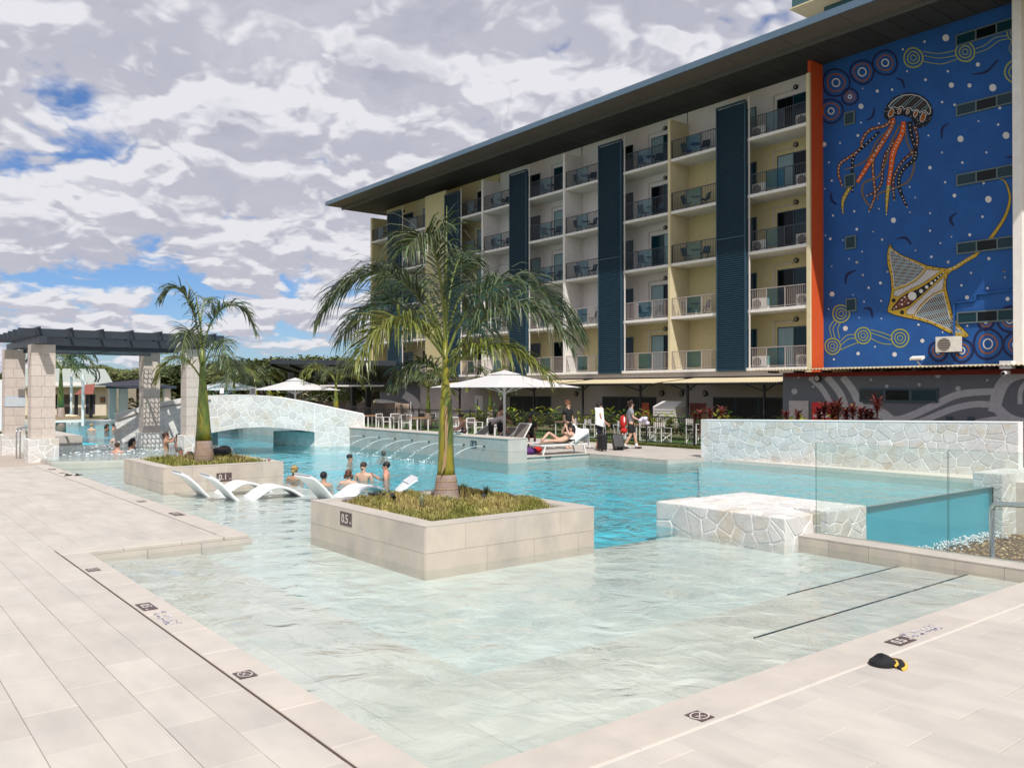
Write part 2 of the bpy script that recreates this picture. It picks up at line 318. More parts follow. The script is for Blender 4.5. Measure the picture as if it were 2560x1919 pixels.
# ---------------------------------------------------------------- water
def water_mat(name, scale, bump, tint, body=0.0, bodycol=(0.3, 0.6, 0.65), dist=0.03, stretch=(1, 1, 1), cell=0.0):
    m = bpy.data.materials.new(name); m.use_nodes = True; nt = m.node_tree; N = nt.nodes; L = nt.links; N.remove(N['Principled BSDF'])
    geo = N.new('ShaderNodeNewGeometry'); mp = N.new('ShaderNodeMapping'); m0 = N.new('ShaderNodeMapping'); m0.inputs['Rotation'].default_value = (0, 0, 0.79); L.new(geo.outputs['Position'], m0.inputs[0]); mp.inputs['Scale'].default_value = stretch; L.new(m0.outputs[0], mp.inputs[0])
    n1 = N.new('ShaderNodeTexNoise'); n1.inputs['Scale'].default_value = scale; n1.inputs['Detail'].default_value = 3; n1.inputs['Roughness'].default_value = 0.5; n1.inputs['Distortion'].default_value = 0.8; L.new(mp.outputs[0], n1.inputs['Vector'])
    n2 = N.new('ShaderNodeTexNoise'); n2.inputs['Scale'].default_value = scale * 0.22; n2.inputs['Detail'].default_value = 2; L.new(mp.outputs[0], n2.inputs['Vector'])
    ad = N.new('ShaderNodeMath'); ad.operation = 'MULTIPLY_ADD'; L.new(n2.outputs['Fac'], ad.inputs[0]); ad.inputs[1].default_value = 1.4; L.new(n1.outputs['Fac'], ad.inputs[2])
    if cell:      # rounded wavelets that meet in crests
        wv = N.new('ShaderNodeVectorMath'); wv.operation = 'MULTIPLY_ADD'; L.new(n1.outputs['Color'], wv.inputs[0]); wv.inputs[1].default_value = (.9, .9, 0); L.new(mp.outputs[0], wv.inputs[2])
        vo = N.new('ShaderNodeTexVoronoi'); vo.voronoi_dimensions = '2D'; vo.feature = 'SMOOTH_F1'; vo.inputs['Smoothness'].default_value = .35; vo.inputs['Scale'].default_value = scale * .85; L.new(wv.outputs[0], vo.inputs['Vector'])
        a2 = N.new('ShaderNodeMath'); a2.operation = 'MULTIPLY_ADD'; L.new(vo.outputs['Distance'], a2.inputs[0]); a2.inputs[1].default_value = cell; L.new(ad.outputs[0], a2.inputs[2]); ad = a2
    # wind patches: choppy and calm stretches
    n3 = N.new('ShaderNodeTexNoise'); n3.inputs['Scale'].default_value = 0.35; n3.inputs['Detail'].default_value = 2; L.new(geo.outputs['Position'], n3.inputs['Vector'])
    mr = N.new('ShaderNodeMapRange'); mr.inputs['From Min'].default_value = 0.35; mr.inputs['From Max'].default_value = 0.65; mr.inputs['To Min'].default_value = bump * 0.55; mr.inputs['To Max'].default_value = bump * 1.2; L.new(n3.outputs['Fac'], mr.inputs['Value'])
    bp = N.new('ShaderNodeBump'); bp.inputs['Distance'].default_value = dist; L.new(mr.outputs[0], bp.inputs['Strength']); L.new(ad.outputs[0], bp.inputs['Height'])
    fr = schlick(N, L, 0.02, bp.outputs[0])
    tb = N.new('ShaderNodeBsdfTransparent'); tb.inputs[0].default_value = (*tint, 1)
    mt = tb
    src = mt.outputs[0]
    if body:
        df = N.new('ShaderNodeBsdfDiffuse'); df.inputs[0].default_value = (*bodycol, 1); L.new(bp.outputs[0], df.inputs['Normal']); mb = N.new('ShaderNodeMixShader'); mb.inputs[0].default_value = body
        L.new(src, mb.inputs[1]); L.new(df.outputs[0], mb.inputs[2]); src = mb.outputs[0]
    gl = N.new('ShaderNodeBsdfGlossy'); gl.inputs['Roughness'].default_value = 0.04; L.new(bp.outputs[0], gl.inputs['Normal'])
    ms = N.new('ShaderNodeMixShader'); L.new(fr, ms.inputs[0]); L.new(src, ms.inputs[1]); L.new(gl.outputs[0], ms.inputs[2]); L.new(ms.outputs[0], N['Material Output'].inputs[0])
    return m
m_water = water_mat('pool_water', 1.0, 1.0, (0.78, 0.965, 0.985), 0.16, (0.10, 0.55, 0.66), dist=0.16, stretch=(2.6, 1.5, 1))
m_waterc = water_mat('shallow_pool_water', 1.0, 0.9, (0.94, 0.982, 0.975), 0.0, (0.6, 0.7, 0.66), dist=0.048, stretch=(2.2, 2.4, 1), cell=0.5)
def flat(name, poly, z, mat, parent=None, kind=None):
    b = MB().add([(p[0], p[1], z) for p in poly], [tuple(range(len(poly)))]); return b.build(name, mat, parent, kind=kind)
flat('pool_water', [(2.65, 3.95), (11.55, 3.95), (11.55, 9.45), (8.95, 9.45), (8.95, 28.5), (2.65, 28.5)], WZ, m_waterc, kind='structure')
MB().box(-13.9, 36.2, -1.5, 2.0, 69.9, -.44).build('deep_floor', m_deep, pool)
flat('pool_water', [(-13.9, 44.2), (8.95, 44.2), (8.95, 69.8), (-13.9, 69.8)], WZ, m_water, kind='structure')
flat('pool_water', [(11.55, 9.45), (11.55, 9.75), (14.75, 9.75), (14.75, 8.9), (23.5, 8.9), (23.5, 69.8), (8.95, 69.8), (8.95, 9.45)], WZ, m_water, kind='structure')

# ---------------------------------------------------------------- decks
_tm = {}
def tile_mesh(key, dx, dy, dz, mat, c=0.004):
    k = (key, round(dx, 3), round(dy, 3), round(dz, 3))
    if k not in _tm:
        b = MB(); x, y = dx / 2, dy / 2
        vs = [(-x, -y, -dz), (x, -y, -dz), (x, y, -dz), (-x, y, -dz), (-x, -y, -c), (x, -y, -c), (x, y, -c), (-x, y, -c), (-x + c, -y + c, 0), (x - c, -y + c, 0), (x - c, y - c, 0), (-x + c, y - c, 0)]
        b.add(vs, [(0, 1, 5, 4), (1, 2, 6, 5), (2, 3, 7, 6), (3, 0, 4, 7), (4, 5, 9, 8), (5, 6, 10, 9), (6, 7, 11, 10), (7, 4, 8, 11), (8, 9, 10, 11)])
        me = b.mesh('tile'); me.materials.append(mat); _tm[k] = me
    return _tm[k]
def in_view(p, pad=60):
    x, y, d = proj(p); return d > 0.1 and -pad < x < 2560 + pad and -pad < y < 1919 + pad
def put(name, me, loc, parent):
    o = bpy.data.objects.new(name, me); COL.objects.link(o); o.location = V(loc) - wloc(parent); o.parent = parent; return o
def lay_tiles(parent, rects, limit=300):
    """tiles .35 x .79 with staggered joints, clipped to rectangles; the nearest ones single, the rest joined"""
    TX, TY, G = 0.35, 0.79, 0.0035; out = []
    for (x0, y0, x1, y1) in rects:
        i0 = int(math.floor((x0 - 2.41) / TX)); i1 = int(math.ceil((x1 - 2.41) / TX))
        for i in range(i0, i1):
            a = max(x0, 2.41 + i * TX); b = min(x1, 2.41 + (i + 1) * TX)
            if b - a < 0.02: continue
            off = 6.58 + (0.395 if i % 2 else 0) + (0.13 if i % 3 == 0 else 0) * 0
            j0 = int(math.floor((y0 - off) / TY)); j1 = int(math.ceil((y1 - off) / TY))
            for j in range(j0, j1):
                c = max(y0, off + j * TY); d = min(y1, off + (j + 1) * TY)
                if d - c < 0.02: continue
                cx, cy = (a + b) / 2, (c + d) / 2
                if in_view((cx, cy, 0), 350): out.append((cx * cx + cy * cy, cx, cy, b - a - G, d - c - G))
    out.sort()
    for _, cx, cy, dx, dy in out[:limit]:
        put('tile', tile_mesh('t', dx, dy, 0.012, m_tile), (cx, cy, random.uniform(-0.0012, 0.0005)), parent)
    if out[limit:]:
        b = MB()
        for _, cx, cy, dx, dy in out[limit:]:
            z = random.uniform(-0.0012, 0.0005); b.add([(cx - dx / 2, cy - dy / 2, z), (cx + dx / 2, cy - dy / 2, z), (cx + dx / 2, cy + dy / 2, z), (cx - dx / 2, cy + dy / 2, z)], [(0, 1, 2, 3)])
        b.build('far_tiles', m_tile, parent, kind='stuff')
def coping_run(parent, axis, lo, hi, a, b, step, start, dz=0.05, mat=None):
    t = start
    while t > lo: t -= step
    while t < hi:
        p, q = max(lo, t) + 0.003, min(hi, t + step) - 0.003; t += step
        if q - p < 0.03: continue
        if axis == 'y': c = ((a + b) / 2, (p + q) / 2, 0.0015); dm = (b - a, q - p)
        else: c = ((p + q) / 2, (a + b) / 2, 0.0015); dm = (q - p, b - a)
        if in_view(c, 200): put('coping_tile', tile_mesh('c', dm[0], dm[1], dz, mat or m_cop, 0.008), c, parent)
d1 = empty('pool_deck', (0, 8, 0)); tag(d1, kind='structure')
MB().box(-14, 3.0, -1.3, 2.405, 36.3, -0.011).box(2.405, 3.62, -1.3, 2.735, 12.75, -0.04).box(2.405, 12.76, -1.3, 4.99, 36.3, -0.0115).build('bed', m_grout, d1)
lay_tiles(d1, [(-14, 3.2, 2.395, 13.12), (-14, 13.12, 4.6, 28.2)])
MB().box(2.396, 4.0, -0.2, 2.4145, 13.12, -0.006).build('drain', m_drain, d1)
coping_run(d1, 'y', 4.05, 12.72, 2.418, 2.74, 0.79, 7.19)
coping_run(d1, 'y', 12.74, 28.4, 4.625, 5.0, 0.79, 12.74)
coping_run(d1, 'x', 2.41, 4.60, 12.74, 13.12, 0.79, 2.41)
MB().box(4.604, 13.1, -0.1, 4.62, 28.2, -0.005).build('drain', m_drain, d1)
# face tiles under the coping of the jutting deck
for k in range(3):
    box_part('face_tile', m_cop, d1, 2.76 + k * 0.76, 12.728, -0.6, 2.76 + k * 0.76 + 0.754, 12.742, -0.052)
d2 = empty('pool_deck', (8, 1, 0)); tag(d2, kind='structure')
MB().box(-14, -14, -1.3, 14, 2.99, -0.0112).box(2.405, 2.985, -1.3, 14, 4.04, -0.0118).build('bed', m_pal, d2)
lay_tiles(d2, [(-4, -4, 2.4, 3.195), (2.41, -4, 14, 3.61)])
coping_run(d2, 'x', 2.745, 11.42, 3.63, 4.05, 0.93, 3.9)
MB().box(2.41, 3.611, -0.1, 14, 3.629, -0.004).build('joint_line', M('pale_joint', (0.64, 0.585, 0.52), 0.8, 0.05, 10), d2)

# ---------------------------------------------------------------- lettering plates
def text_mesh(txt, size, name='lettering', depth=0.0008, bold=0.0):
    cu = bpy.data.curves.new(name, 'FONT'); cu.body = txt; cu.size = size; cu.align_x = 'CENTER'; cu.align_y = 'CENTER'; cu.extrude = depth; cu.offset = bold; cu.resolution_u = 3
    o = bpy.data.objects.new(name, cu); COL.objects.link(o); dg = bpy.context.evaluated_depsgraph_get(); me = bpy.data.meshes.new_from_object(o.evaluated_get(dg))
    bpy.data.objects.remove(o); bpy.data.curves.remove(cu); return me
def text_part(txt, size, mat, parent, loc, rot, sx=1.0, name='lettering', bold=0.0, depth=0.0008):
    me = text_mesh(txt, size, name, depth, bold); me.materials.clear(); me.materials.append(mat); o = bpy.data.objects.new(name, me); COL.objects.link(o)
    o.parent = parent; o.location = loc; o.rotation_euler = rot; o.scale = (sx, 1, 1); return o
def plate(name, loc, rot, w, h, label, txt=None, nodive=False, cat='sign', mat=None, lmat=None):
    e = empty(name, loc); e.rotation_euler = rot; tag(e, label, cat)
    MB().box(-w / 2, -h / 2, 0.0, w / 2, h / 2, 0.004).build('plate', mat or m_brown, e, world=False)
    lm = lmat or m_sand
    if txt:
        a = text_part(txt, h * 0.92, lm, e, (-w * 0.08, -h * 0.02, 0.0055), (0, 0, 0), 0.92, bold=h * 0.012)
        text_part('m', h * 0.36, lm, e, (w * 0.40, -h * 0.20, 0.0055), (0, 0, 0))
    if nodive:
        b = MB(); n = 28; r0, r1 = h * 0.40, h * 0.34
        b.add([(cos(2 * pi * k / n) * r * 1.25, sin(2 * pi * k / n) * r, 0.0055) for r in (r0, r1) for k in range(n)], [(k, (k + 1) % n, n + (k + 1) % n, n + k) for k in range(n)])
        b.add([(-r1 * .9, -r1 * .62, .0056), (-r1 * .8, -r1 * .72, .0056), (r1 * .9, r1 * .62, .0056), (r1 * .8, r1 * .72, .0056)], [(0, 1, 2, 3)])
        b.add([(-r1 * .7, r1 * .1, .0056), (-r1 * .6, r1 * .28, .0056), (r1 * .35, -r1 * .25, .0056), (r1 * .25, -r1 * .45, .0056)], [(0, 1, 2, 3)])
        b.add([(r1 * .45 + cos(2 * pi * k / 10) * r1 * .14, -r1 * .48 + sin(2 * pi * k / 10) * r1 * .14, .0056) for k in range(10)], [tuple(range(10))])
        b.build('symbol', lm, e, world=False)
    return e
R90 = -pi / 2
plate('depth_marker', (2.51, 9.12, 0.0035), (0, 0, R90), 0.32, 0.14, 'brown 0.5 m depth plate on left coping beside the worn sticker', '0.5')
plate('depth_marker', (7.34, 3.76, 0.0035), (0, 0, 0), 0.29, 0.15, 'brown 0.5 m depth plate on right coping above the black cap', '0.5')
plate('no_diving_marker', (2.51, 6.475, 0.0035), (0, 0, R90), 0.16, 0.14, 'brown no diving plate nearest the camera on the left coping', nodive=True)
plate('no_diving_marker', (2.51, 11.4, 0.0035), (0, 0, R90), 0.18, 0.14, 'brown no diving plate at the far end of the left coping near the drain end', nodive=True)
plate('no_diving_marker', (4.59, 3.74, 0.0035), (0, 0, 0), 0.13, 0.15, 'brown no diving plate on the front right coping', nodive=True)
plate('depth_marker', (4.80, 15.6, 0.0035), (0, 0, R90), 0.45, 0.17, 'faded brown depth plate on the jutting deck edge near the white loungers', '0.1')
plate('no_diving_marker', (4.80, 17.8, 0.0035), (0, 0, R90), 0.2, 0.14, 'small brown plate on the deck edge beside the far planter', nodive=True)
plate('depth_marker', (4.80, 26.6, 0.0035), (0, 0, R90), 0.42, 0.17, 'faded brown depth plate beside the pergola column base', '0.1')
plate('no_diving_marker', (4.80, 25.25, 0.0035), (0, 0, R90), 0.2, 0.14, 'small brown plate on the deck edge just behind the sandals', nodive=True)
def sticker(loc, rz, label):
    """worn decal: torn white bits with blue specks, no longer readable"""
    e = empty('worn_sticker', loc, rz, label, 'sticker'); rr = random.Random(5); b = MB(); c = MB()
    for i in range(46):
        x, y = rr.uniform(-0.25, 0.25), rr.uniform(-0.065, 0.065); w, h = rr.uniform(.010, .032), rr.uniform(.006, .016)
        n = 6; b.add([(x + cos(2 * pi * k / n) * w * rr.uniform(.6, 1.1), y + sin(2 * pi * k / n) * h * rr.uniform(.6, 1.1), 0.002 + i * 2e-5) for k in range(n)], [tuple(range(n))])
    for i in range(24):
        x, y = rr.uniform(-0.27, 0.27), rr.choice((-1, 1)) * rr.uniform(.02, 0.07); w, h = rr.uniform(.008, .03), rr.uniform(.004, .009)
        c.add([(x - w, y - h, .0035), (x + w, y - h * .4, .0035), (x + w * .8, y + h, .0035), (x - w, y + h * .6, .0035)], [(0, 1, 2, 3)])
    b.build('film', M('decal_white', (0.64, 0.62, 0.64), 0.5, 0.05, 20), e, world=False, kind='stuff'); c.build('print_specks', M('decal_blue', (0.22, 0.20, 0.34), 0.5, 0.1, 20), e, world=False, kind='stuff')
sticker((2.53, 8.55, 0.0035), R90, 'torn white and blue sticker on the left coping below the 0.5 plate')
sticker((7.80, 3.79, 0.0035), 0, 'torn white and blue sticker on the right coping beside the 0.5 plate')
# ================================================================ crazy paving
def clip_half(poly, nx, ny, c):
    """keep nx*x+ny*y <= c"""
    out = []; n = len(poly)
    for i in range(n):
        p, q = poly[i], poly[(i + 1) % n]; a = nx * p[0] + ny * p[1] - c; b = nx * q[0] + ny * q[1] - c
        if a <= 0: out.append(p)
        if (a < 0 < b) or (b < 0 < a):
            t = a / (a - b); out.append((p[0] + (q[0] - p[0]) * t, p[1] + (q[1] - p[1]) * t))
    return out
def cells(w, h, size, seed, gap, aspect=1.35):
    rr = random.Random(seed); sy = size / aspect; ny = max(1, round(h / sy)); nx = max(1, round(w / size)); pts = []
    for j in range(ny):
        for i in range(nx):
            if rr.random() < 0.13 and nx > 2: continue
            pts.append(((i + 0.5 + (0.5 if j % 2 else 0) * 0.6 + rr.uniform(-.52, .52)) * w / nx, (j + .5 + rr.uniform(-.48, .48)) * h / ny))
            if rr.random() < 0.10: pts.append((pts[-1][0] + rr.uniform(-.5, .5) * size, pts[-1][1] + rr.uniform(-.5, .5) * sy))
    pts = [(min(max(x, 0.04), w - 0.04), min(max(y, 0.04), h - 0.04)) for x, y in pts]
    res = []
    for i, (x, y) in enumerate(pts):
        poly = [(0, 0), (w, 0), (w, h), (0, h)]
        for k, (a, b) in enumerate(pts):
            if k == i: continue
            dx, dy = (a - x), (b - y) * 1.15; d = math.hypot(dx, dy)
            if d > size * 3.4 or d < 1e-4: continue
            nx_, ny_ = dx, dy * 1.15; L = math.hypot(nx_, ny_); nx_, ny_ = nx_ / L, ny_ / L
            mx_, my_ = (x + a) / 2, (y + b) / 2
            poly = clip_half(poly, nx_, ny_, nx_ * mx_ + ny_ * my_ - gap / 2)
            if len(poly) < 3: break
        if len(poly) < 3: continue
        area = abs(sum(poly[t][0] * poly[(t + 1) % len(poly)][1] - poly[(t + 1) % len(poly)][0] * poly[t][1] for t in range(len(poly)))) / 2
        if area < 0.0025: continue
        # knock the corners off and wobble
        q = []; n = len(poly)
        for t in range(n):
            p, a, b = poly[t], poly[t - 1], poly[(t + 1) % n]; la = math.hypot(a[0] - p[0], a[1] - p[1]); lb = math.hypot(b[0] - p[0], b[1] - p[1])
            if min(la, lb) < 0.05: q.append(p); continue
            ca = min(0.022, la * .22) * rr.uniform(.5, 1.3); cb = min(0.022, lb * .22) * rr.uniform(.5, 1.3)
            q.append((p[0] + (a[0] - p[0]) / la * ca, p[1] + (a[1] - p[1]) / la * ca)); q.append((p[0] + (b[0] - p[0]) / lb * cb, p[1] + (b[1] - p[1]) / lb * cb))
        res.append(q)
    return res
def stone_panel(parent, f, w, h, size, seed, gap=0.024, t=0.010, limit=300, name='stone', mat=None, aspect=1.35):
    """f(u, v, d) -> world point; d is the height above the wall face"""
    mat = mat or m_stone; rr = random.Random(seed + 99)
    for poly in cells(w, h, size, seed, gap, aspect)[:limit]:
        n = len(poly); cx = sum(p[0] for p in poly) / n; cy = sum(p[1] for p in poly) / n; tt = t * rr.uniform(.6, 1.35)
        inn = [(p[0] + (cx - p[0]) * 0.06, p[1] + (cy - p[1]) * 0.06) for p in poly]
        b = MB(); b.add([f(p[0], p[1], -0.004) for p in poly] + [f(p[0], p[1], tt * .55) for p in poly] + [f(p[0], p[1], tt) for p in inn],
                        [tuple(range(2 * n, 3 * n))] + [(i, (i + 1) % n, n + (i + 1) % n, n + i) for i in range(n)] + [(n + i, n + (i + 1) % n, 2 * n + (i + 1) % n, 2 * n + i) for i in range(n)])
        b.build(name, mat, parent)
def pl(o, u, v, nrm):
    o, u, v, nrm = V(o), V(u).normalized(), V(v).normalized(), V(nrm).normalized()
    return lambda a, b, d: o + u * a + v * b + nrm * d
X_, Y_, Z_ = V((1, 0, 0)), V((0, 1, 0)), V((0, 0, 1))

# ---- low stone bench in the pool
lb = empty('stone_bench', (11.5, 8.7, -0.12), label='low white crazy paved block in the shallow pool beside the kerb', cat='bench')
MB().box(11.08, 7.43, -0.7, 12.04, 9.95, 0.288).build('core', m_mortar, lb)
stone_panel(lb, pl((11.08, 9.95, -0.5), -Y_, Z_, -X_), 2.52, 0.79, 0.30, 1, t=.012)
stone_panel(lb, pl((11.08, 7.43, -0.5), X_, Z_, -Y_), 0.96, 0.79, 0.28, 2)
stone_panel(lb, pl((11.08, 7.43, 0.288), X_, Y_, Z_), 0.96, 2.52, 0.30, 3, t=0.010)
# ---- stone spill wall beside the clear pool wall
sw = empty('stone_spill_block', (15.3, 9.5, -1.25), label='white crazy paved block between the stone bench and the clear pool wall', cat='wall')
MB().box(14.63, 8.88, -1.3, 15.99, 11.8, -0.085).box(12.06, 9.6, -1.3, 14.63, 9.93, -0.088).box(13.3, 9.93, -1.3, 14.63, 11.8, -0.0865).build('core', m_mortar, sw)
stone_panel(sw, pl((14.63, 8.88, -1.25), X_, Z_, -Y_), 1.36, 1.16, 0.30, 5)
stone_panel(sw, pl((14.63, 9.6, -1.25), -Y_, Z_, -X_), 0.72, 1.16, 0.30, 6)
stone_panel(sw, pl((14.63, 8.88, -0.085), X_, Y_, Z_), 1.36, 2.9, 0.34, 7, t=.008); stone_panel(sw, pl((13.3, 9.93, -0.0865), X_, Y_, Z_), 1.32, 1.86, 0.34, 8, t=.008)
# ---- clear acrylic wall
aw = empty('clear_pool_wall', (18.5, 8.85, -1.25), label='clear blue-green panel holding the raised pool edge above the pebbles', cat='glass wall')
m_acr = glass('clear_acrylic', (0.72, 0.93, 0.95), 1.42, 0.01, 0.10, (0.25, 0.62, 0.68))
MB().box(16.0, 8.80, -1.25, 21.58, 8.88, -0.098).build('panel', m_acr, aw)
MB().box(16.0, 8.795, -0.0975, 21.58, 8.885, -0.088).build('edge_strip', M('acrylic_edge', (0.16, 0.22, 0.23), 0.2, 0.05, 8), aw)
MB().box(21.54, 8.785, -1.25, 21.575, 8.797, -0.1).build('seal', m_black, aw)
MB().box(16.0, 8.90, -1.24, 21.59, 8.94, -0.125).build('inner_face', M('clear_wall_blue', (.11, .60, .76), .5, .10, 1.0), pool)
# ---- right pillar
rp = empty('stone_pillar', (22.4, 8.9, -1.25), label='white crazy paved pillar at the right end of the clear pool wall', cat='pillar')
MB().box(21.6, 8.6, -1.3, 24.6, 9.26, 0.21).build('core', m_mortar, rp)
stone_panel(rp, pl((21.6, 9.26, -1.25), -Y_, Z_, -X_), 0.66, 1.46, 0.26, 9)
stone_panel(rp, pl((21.6, 8.6, -1.25), X_, Z_, -Y_), 3.0, 1.46, 0.32, 10)
stone_panel(rp, pl((21.6, 8.6, 0.21), X_, Y_, Z_), 3.0, 0.66, 0.30, 12, t=.008)
# ---- long stone wall
A, B = V((22.25, 18.05, 0)), V((23.45, 8.95, 0)); D = (B - A).normalized(); NR = V((D.y, -D.x, 0)); L_ = (B - A).length
if NR.x > 0: NR = -NR
bw = empty('stone_wall', ((A + B) / 2).to_tuple(), label='long white crazy paved wall behind the right side of the pool', cat='wall')
def wtop(u): return 1.21 + 0.16 * u / L_
b = MB()
bk = -NR * 0.45
pts = [A, B, B + bk, A + bk]; b.add([(p.x, p.y, -0.7) for p in pts] + [(p.x, p.y, wtop(0 if i in (0, 3) else L_)) for i, p in enumerate(pts)], [(3, 2, 1, 0), (4, 5, 6, 7), (0, 1, 5, 4), (1, 2, 6, 5), (2, 3, 7, 6), (3, 0, 4, 7)])
b.build('core', m_mortar, bw)
stone_panel(bw, lambda u, v, d: A + D * u + NR * d + Z_ * (-0.3 + v / 1.55 * (wtop(u) + 0.27)), L_, 1.55, 0.32, 21, t=.014, aspect=1.4)
stone_panel(bw, pl(A + bk + Z_ * -0.3, NR, Z_, -D), 0.45, 1.5, 0.26, 22)
cp = MB(); cp.add([tuple(A + NR * .02 + Z_ * (wtop(0) + .001)), tuple(B + NR * .02 + Z_ * (wtop(L_) + .001)), tuple(B + bk + Z_ * (wtop(L_) + .001)), tuple(A + bk + Z_ * (wtop(0) + .001)),
                   tuple(A + NR * .02 + Z_ * (wtop(0) + .03)), tuple(B + NR * .02 + Z_ * (wtop(L_) + .03)), tuple(B + bk + Z_ * (wtop(L_) + .03)), tuple(A + bk + Z_ * (wtop(0) + .03))], [(3, 2, 1, 0), (4, 5, 6, 7), (0, 1, 5, 4), (1, 2, 6, 5), (2, 3, 7, 6), (3, 0, 4, 7)])
cp.build('capping', m_mortar, bw)
# ---- kerb with glass fence
kb = empty('kerb', (11.55, 5.7, 0), label='beige tiled kerb between shallow pool and pebble pit', cat='kerb')
MB().box(11.43, 3.0, -1.3, 11.88, 7.425, -0.004).build('core', m_pal, kb)
y = 7.42
for L in (0.50, 0.62, 0.60, 0.58, 0.60, 0.6, 0.6):
    box_part('face_tile', m_wtile, kb, 11.415, y - L + .004, -0.6, 11.429, y, -0.001); box_part('capping_tile', m_cop, kb, 11.41, y - L + .004, 0.0, 11.89, y, 0.014); y -= L
m_fglass = glass('fence_glass', (0.93, 0.975, 0.96), 1.45, 0.01, 0.03, (0.55, 0.7, 0.68))
m_gedge = M('glass_edge', (0.10, 0.22, 0.20), 0.15, 0.05, 8)
for i, (a, c) in enumerate(((7.36, 5.39), (5.37, 3.1))):
    g = empty('glass_fence_panel', (11.80, (a + c) / 2, 0.014), label=('frameless glass pool fence panel next to the stone bench', 'frameless glass pool fence panel beside the steel handrail')[i], cat='glass fence')
    MB().box(11.794, c, 0.015, 11.806, a, 1.40).build('pane', m_fglass, g)
    e = MB(); e.box(11.793, a, 0.015, 11.807, a + .002, 1.40); e.box(11.793, c - .002, 0.015, 11.807, c, 1.40); e.box(11.793, c, 1.4, 11.807, a, 1.402); e.build('edge', m_gedge, g)
# ---- pebble pit and handrail
pit = MB().box(11.9, -3, -1.6, 24.9, 8.8, -1.27).build('pebble_pit', M('pit_ground', (0.14, 0.085, 0.05), 0.9, 0.3, 12, 0.5, 30), None); tag(pit, kind='structure')
MB().box(14.01, -13.9, -1.6, 24.9, -3.0, -0.02).build('bed', m_pal, d2)
b = MB(); rr = random.Random(3)
for i in range(5200):
    x, y = rr.uniform(13.5, 23.5), rr.uniform(2.2, 8.75); s = rr.uniform(.02, .05)
    if not in_view((x, y, -1.2), 150): continue
    b.ball((x, y, -1.27 + s * .3), s, s * rr.uniform(.6, 1), s * rr.uniform(.4, .7), 6, 4, Matrix.Rotation(rr.uniform(0, 6.3), 3, 'Z'))
pb = b.build('pebbles', M('river_pebble', (0.27, 0.165, 0.085), 0.6, 0.3, 8, rnd=0.5, col2=(0.42, 0.30, 0.18), c2scale=18), None, kind='stuff'); tag(pb, 'brown river pebbles below the clear pool wall', 'pebbles')
b = MB(); rr = random.Random(4)
for i in range(520):
    x = rr.uniform(17.4, 21.5); y = 8.78 - abs(rr.gauss(0, .16)); s = rr.uniform(.008, .026)
    b.ball((x, y, -1.24 + rr.uniform(0, .16) * (1 if y > 8.4 else .4)), s, n=5, m=4)
tag(b.build('overflow_splash', M('foam', (0.74, 0.79, 0.82), 0.35, 0.04, 8), None, kind='stuff'), 'white splashing overflow along the foot of the clear wall', 'splash')
hr = empty('handrail', (12.2, 5.0, -1.27), label='polished steel handrail behind the kerb at the right edge', cat='handrail')
pp = [(12.2, 4.99, -1.27), (12.2, 4.99, 0.60)]
for k in range(5): a = k / 4 * pi / 2; pp.append((12.2, 4.99 - 0.07 * sin(a) - .0, 0.60 + 0.07 * (1 - cos(a)) + 0.0)) if False else pp.append((12.2, 4.99 - 0.08 * (1 - cos(a)), 0.60 + 0.08 * sin(a)))
pp += [(12.2, 3.2, 0.78)]
MB().tube(pp, 0.033, 12).build('rail', m_steel, hr, smooth=True)
MB().lathe((12.2, 4.99, -1.27), [(0.06, 0), (0.06, .02), (0.036, .03)], 14).build('base_flange', m_steel, hr)
# ---- underwater lights
for i, (x, y) in enumerate(((4.35, 12.2), (10.9, 6.6))):
    e = empty('pool_light', (x, y, -0.28), label=('round underwater light below the jutting deck edge', 'round underwater light below the kerb')[i], cat='pool light')
    MB().lathe((x, y, -0.29), [(0.12, 0), (0.12, .02), (0.09, .025)], 20).build('ring', m_steel, e); MB().lathe((x, y, -0.264), [(0.085, 0), (0.07, .01)], 20).build('lens', M('lamp_lens', (0.6, 0.7, 0.6), 0.2, 0.05, 8), e)

# ================================================================ planters
m_soil = M('planter_soil', (0.075, 0.055, 0.03), 0.95, 0.3, 8)
m_grassA = M('planter_grass', (0.24, 0.25, 0.055), 0.75, 0.25, 3, rnd=0.35, col2=(0.46, 0.37, 0.15), c2scale=1.1, c2=(0.4, 0.62), transl=0.2)
m_grassB = M('lawn_grass', (0.07, 0.12, 0.025), 0.8, 0.25, 3, rnd=0.3, transl=0.2)
def tile_face(parent, o, u, n, ulen, rows, tl, mat, t=0.010, gap=0.004, off=0.0, zero=0.0):
    """rows = [(z0, z1, first joint)], tiles proud of the face"""
    o, u, n = V(o), V(u), V(n)
    for (z0, z1, f0) in rows:
        a = -1e-6; nxt = f0
        while a < ulen - 0.01:
            b = min(nxt, ulen); nxt += tl
            if b - a < 0.02: a = b; continue
            c = o + u * ((a + b) / 2) + Z_ * ((z0 + z1) / 2) + n * (t / 2)
            MB().obox(c, u * ((b - a - gap) / 2), Z_ * ((z1 - z0 - gap) / 2), n * (t / 2)).build('tile', mat, parent); a = b
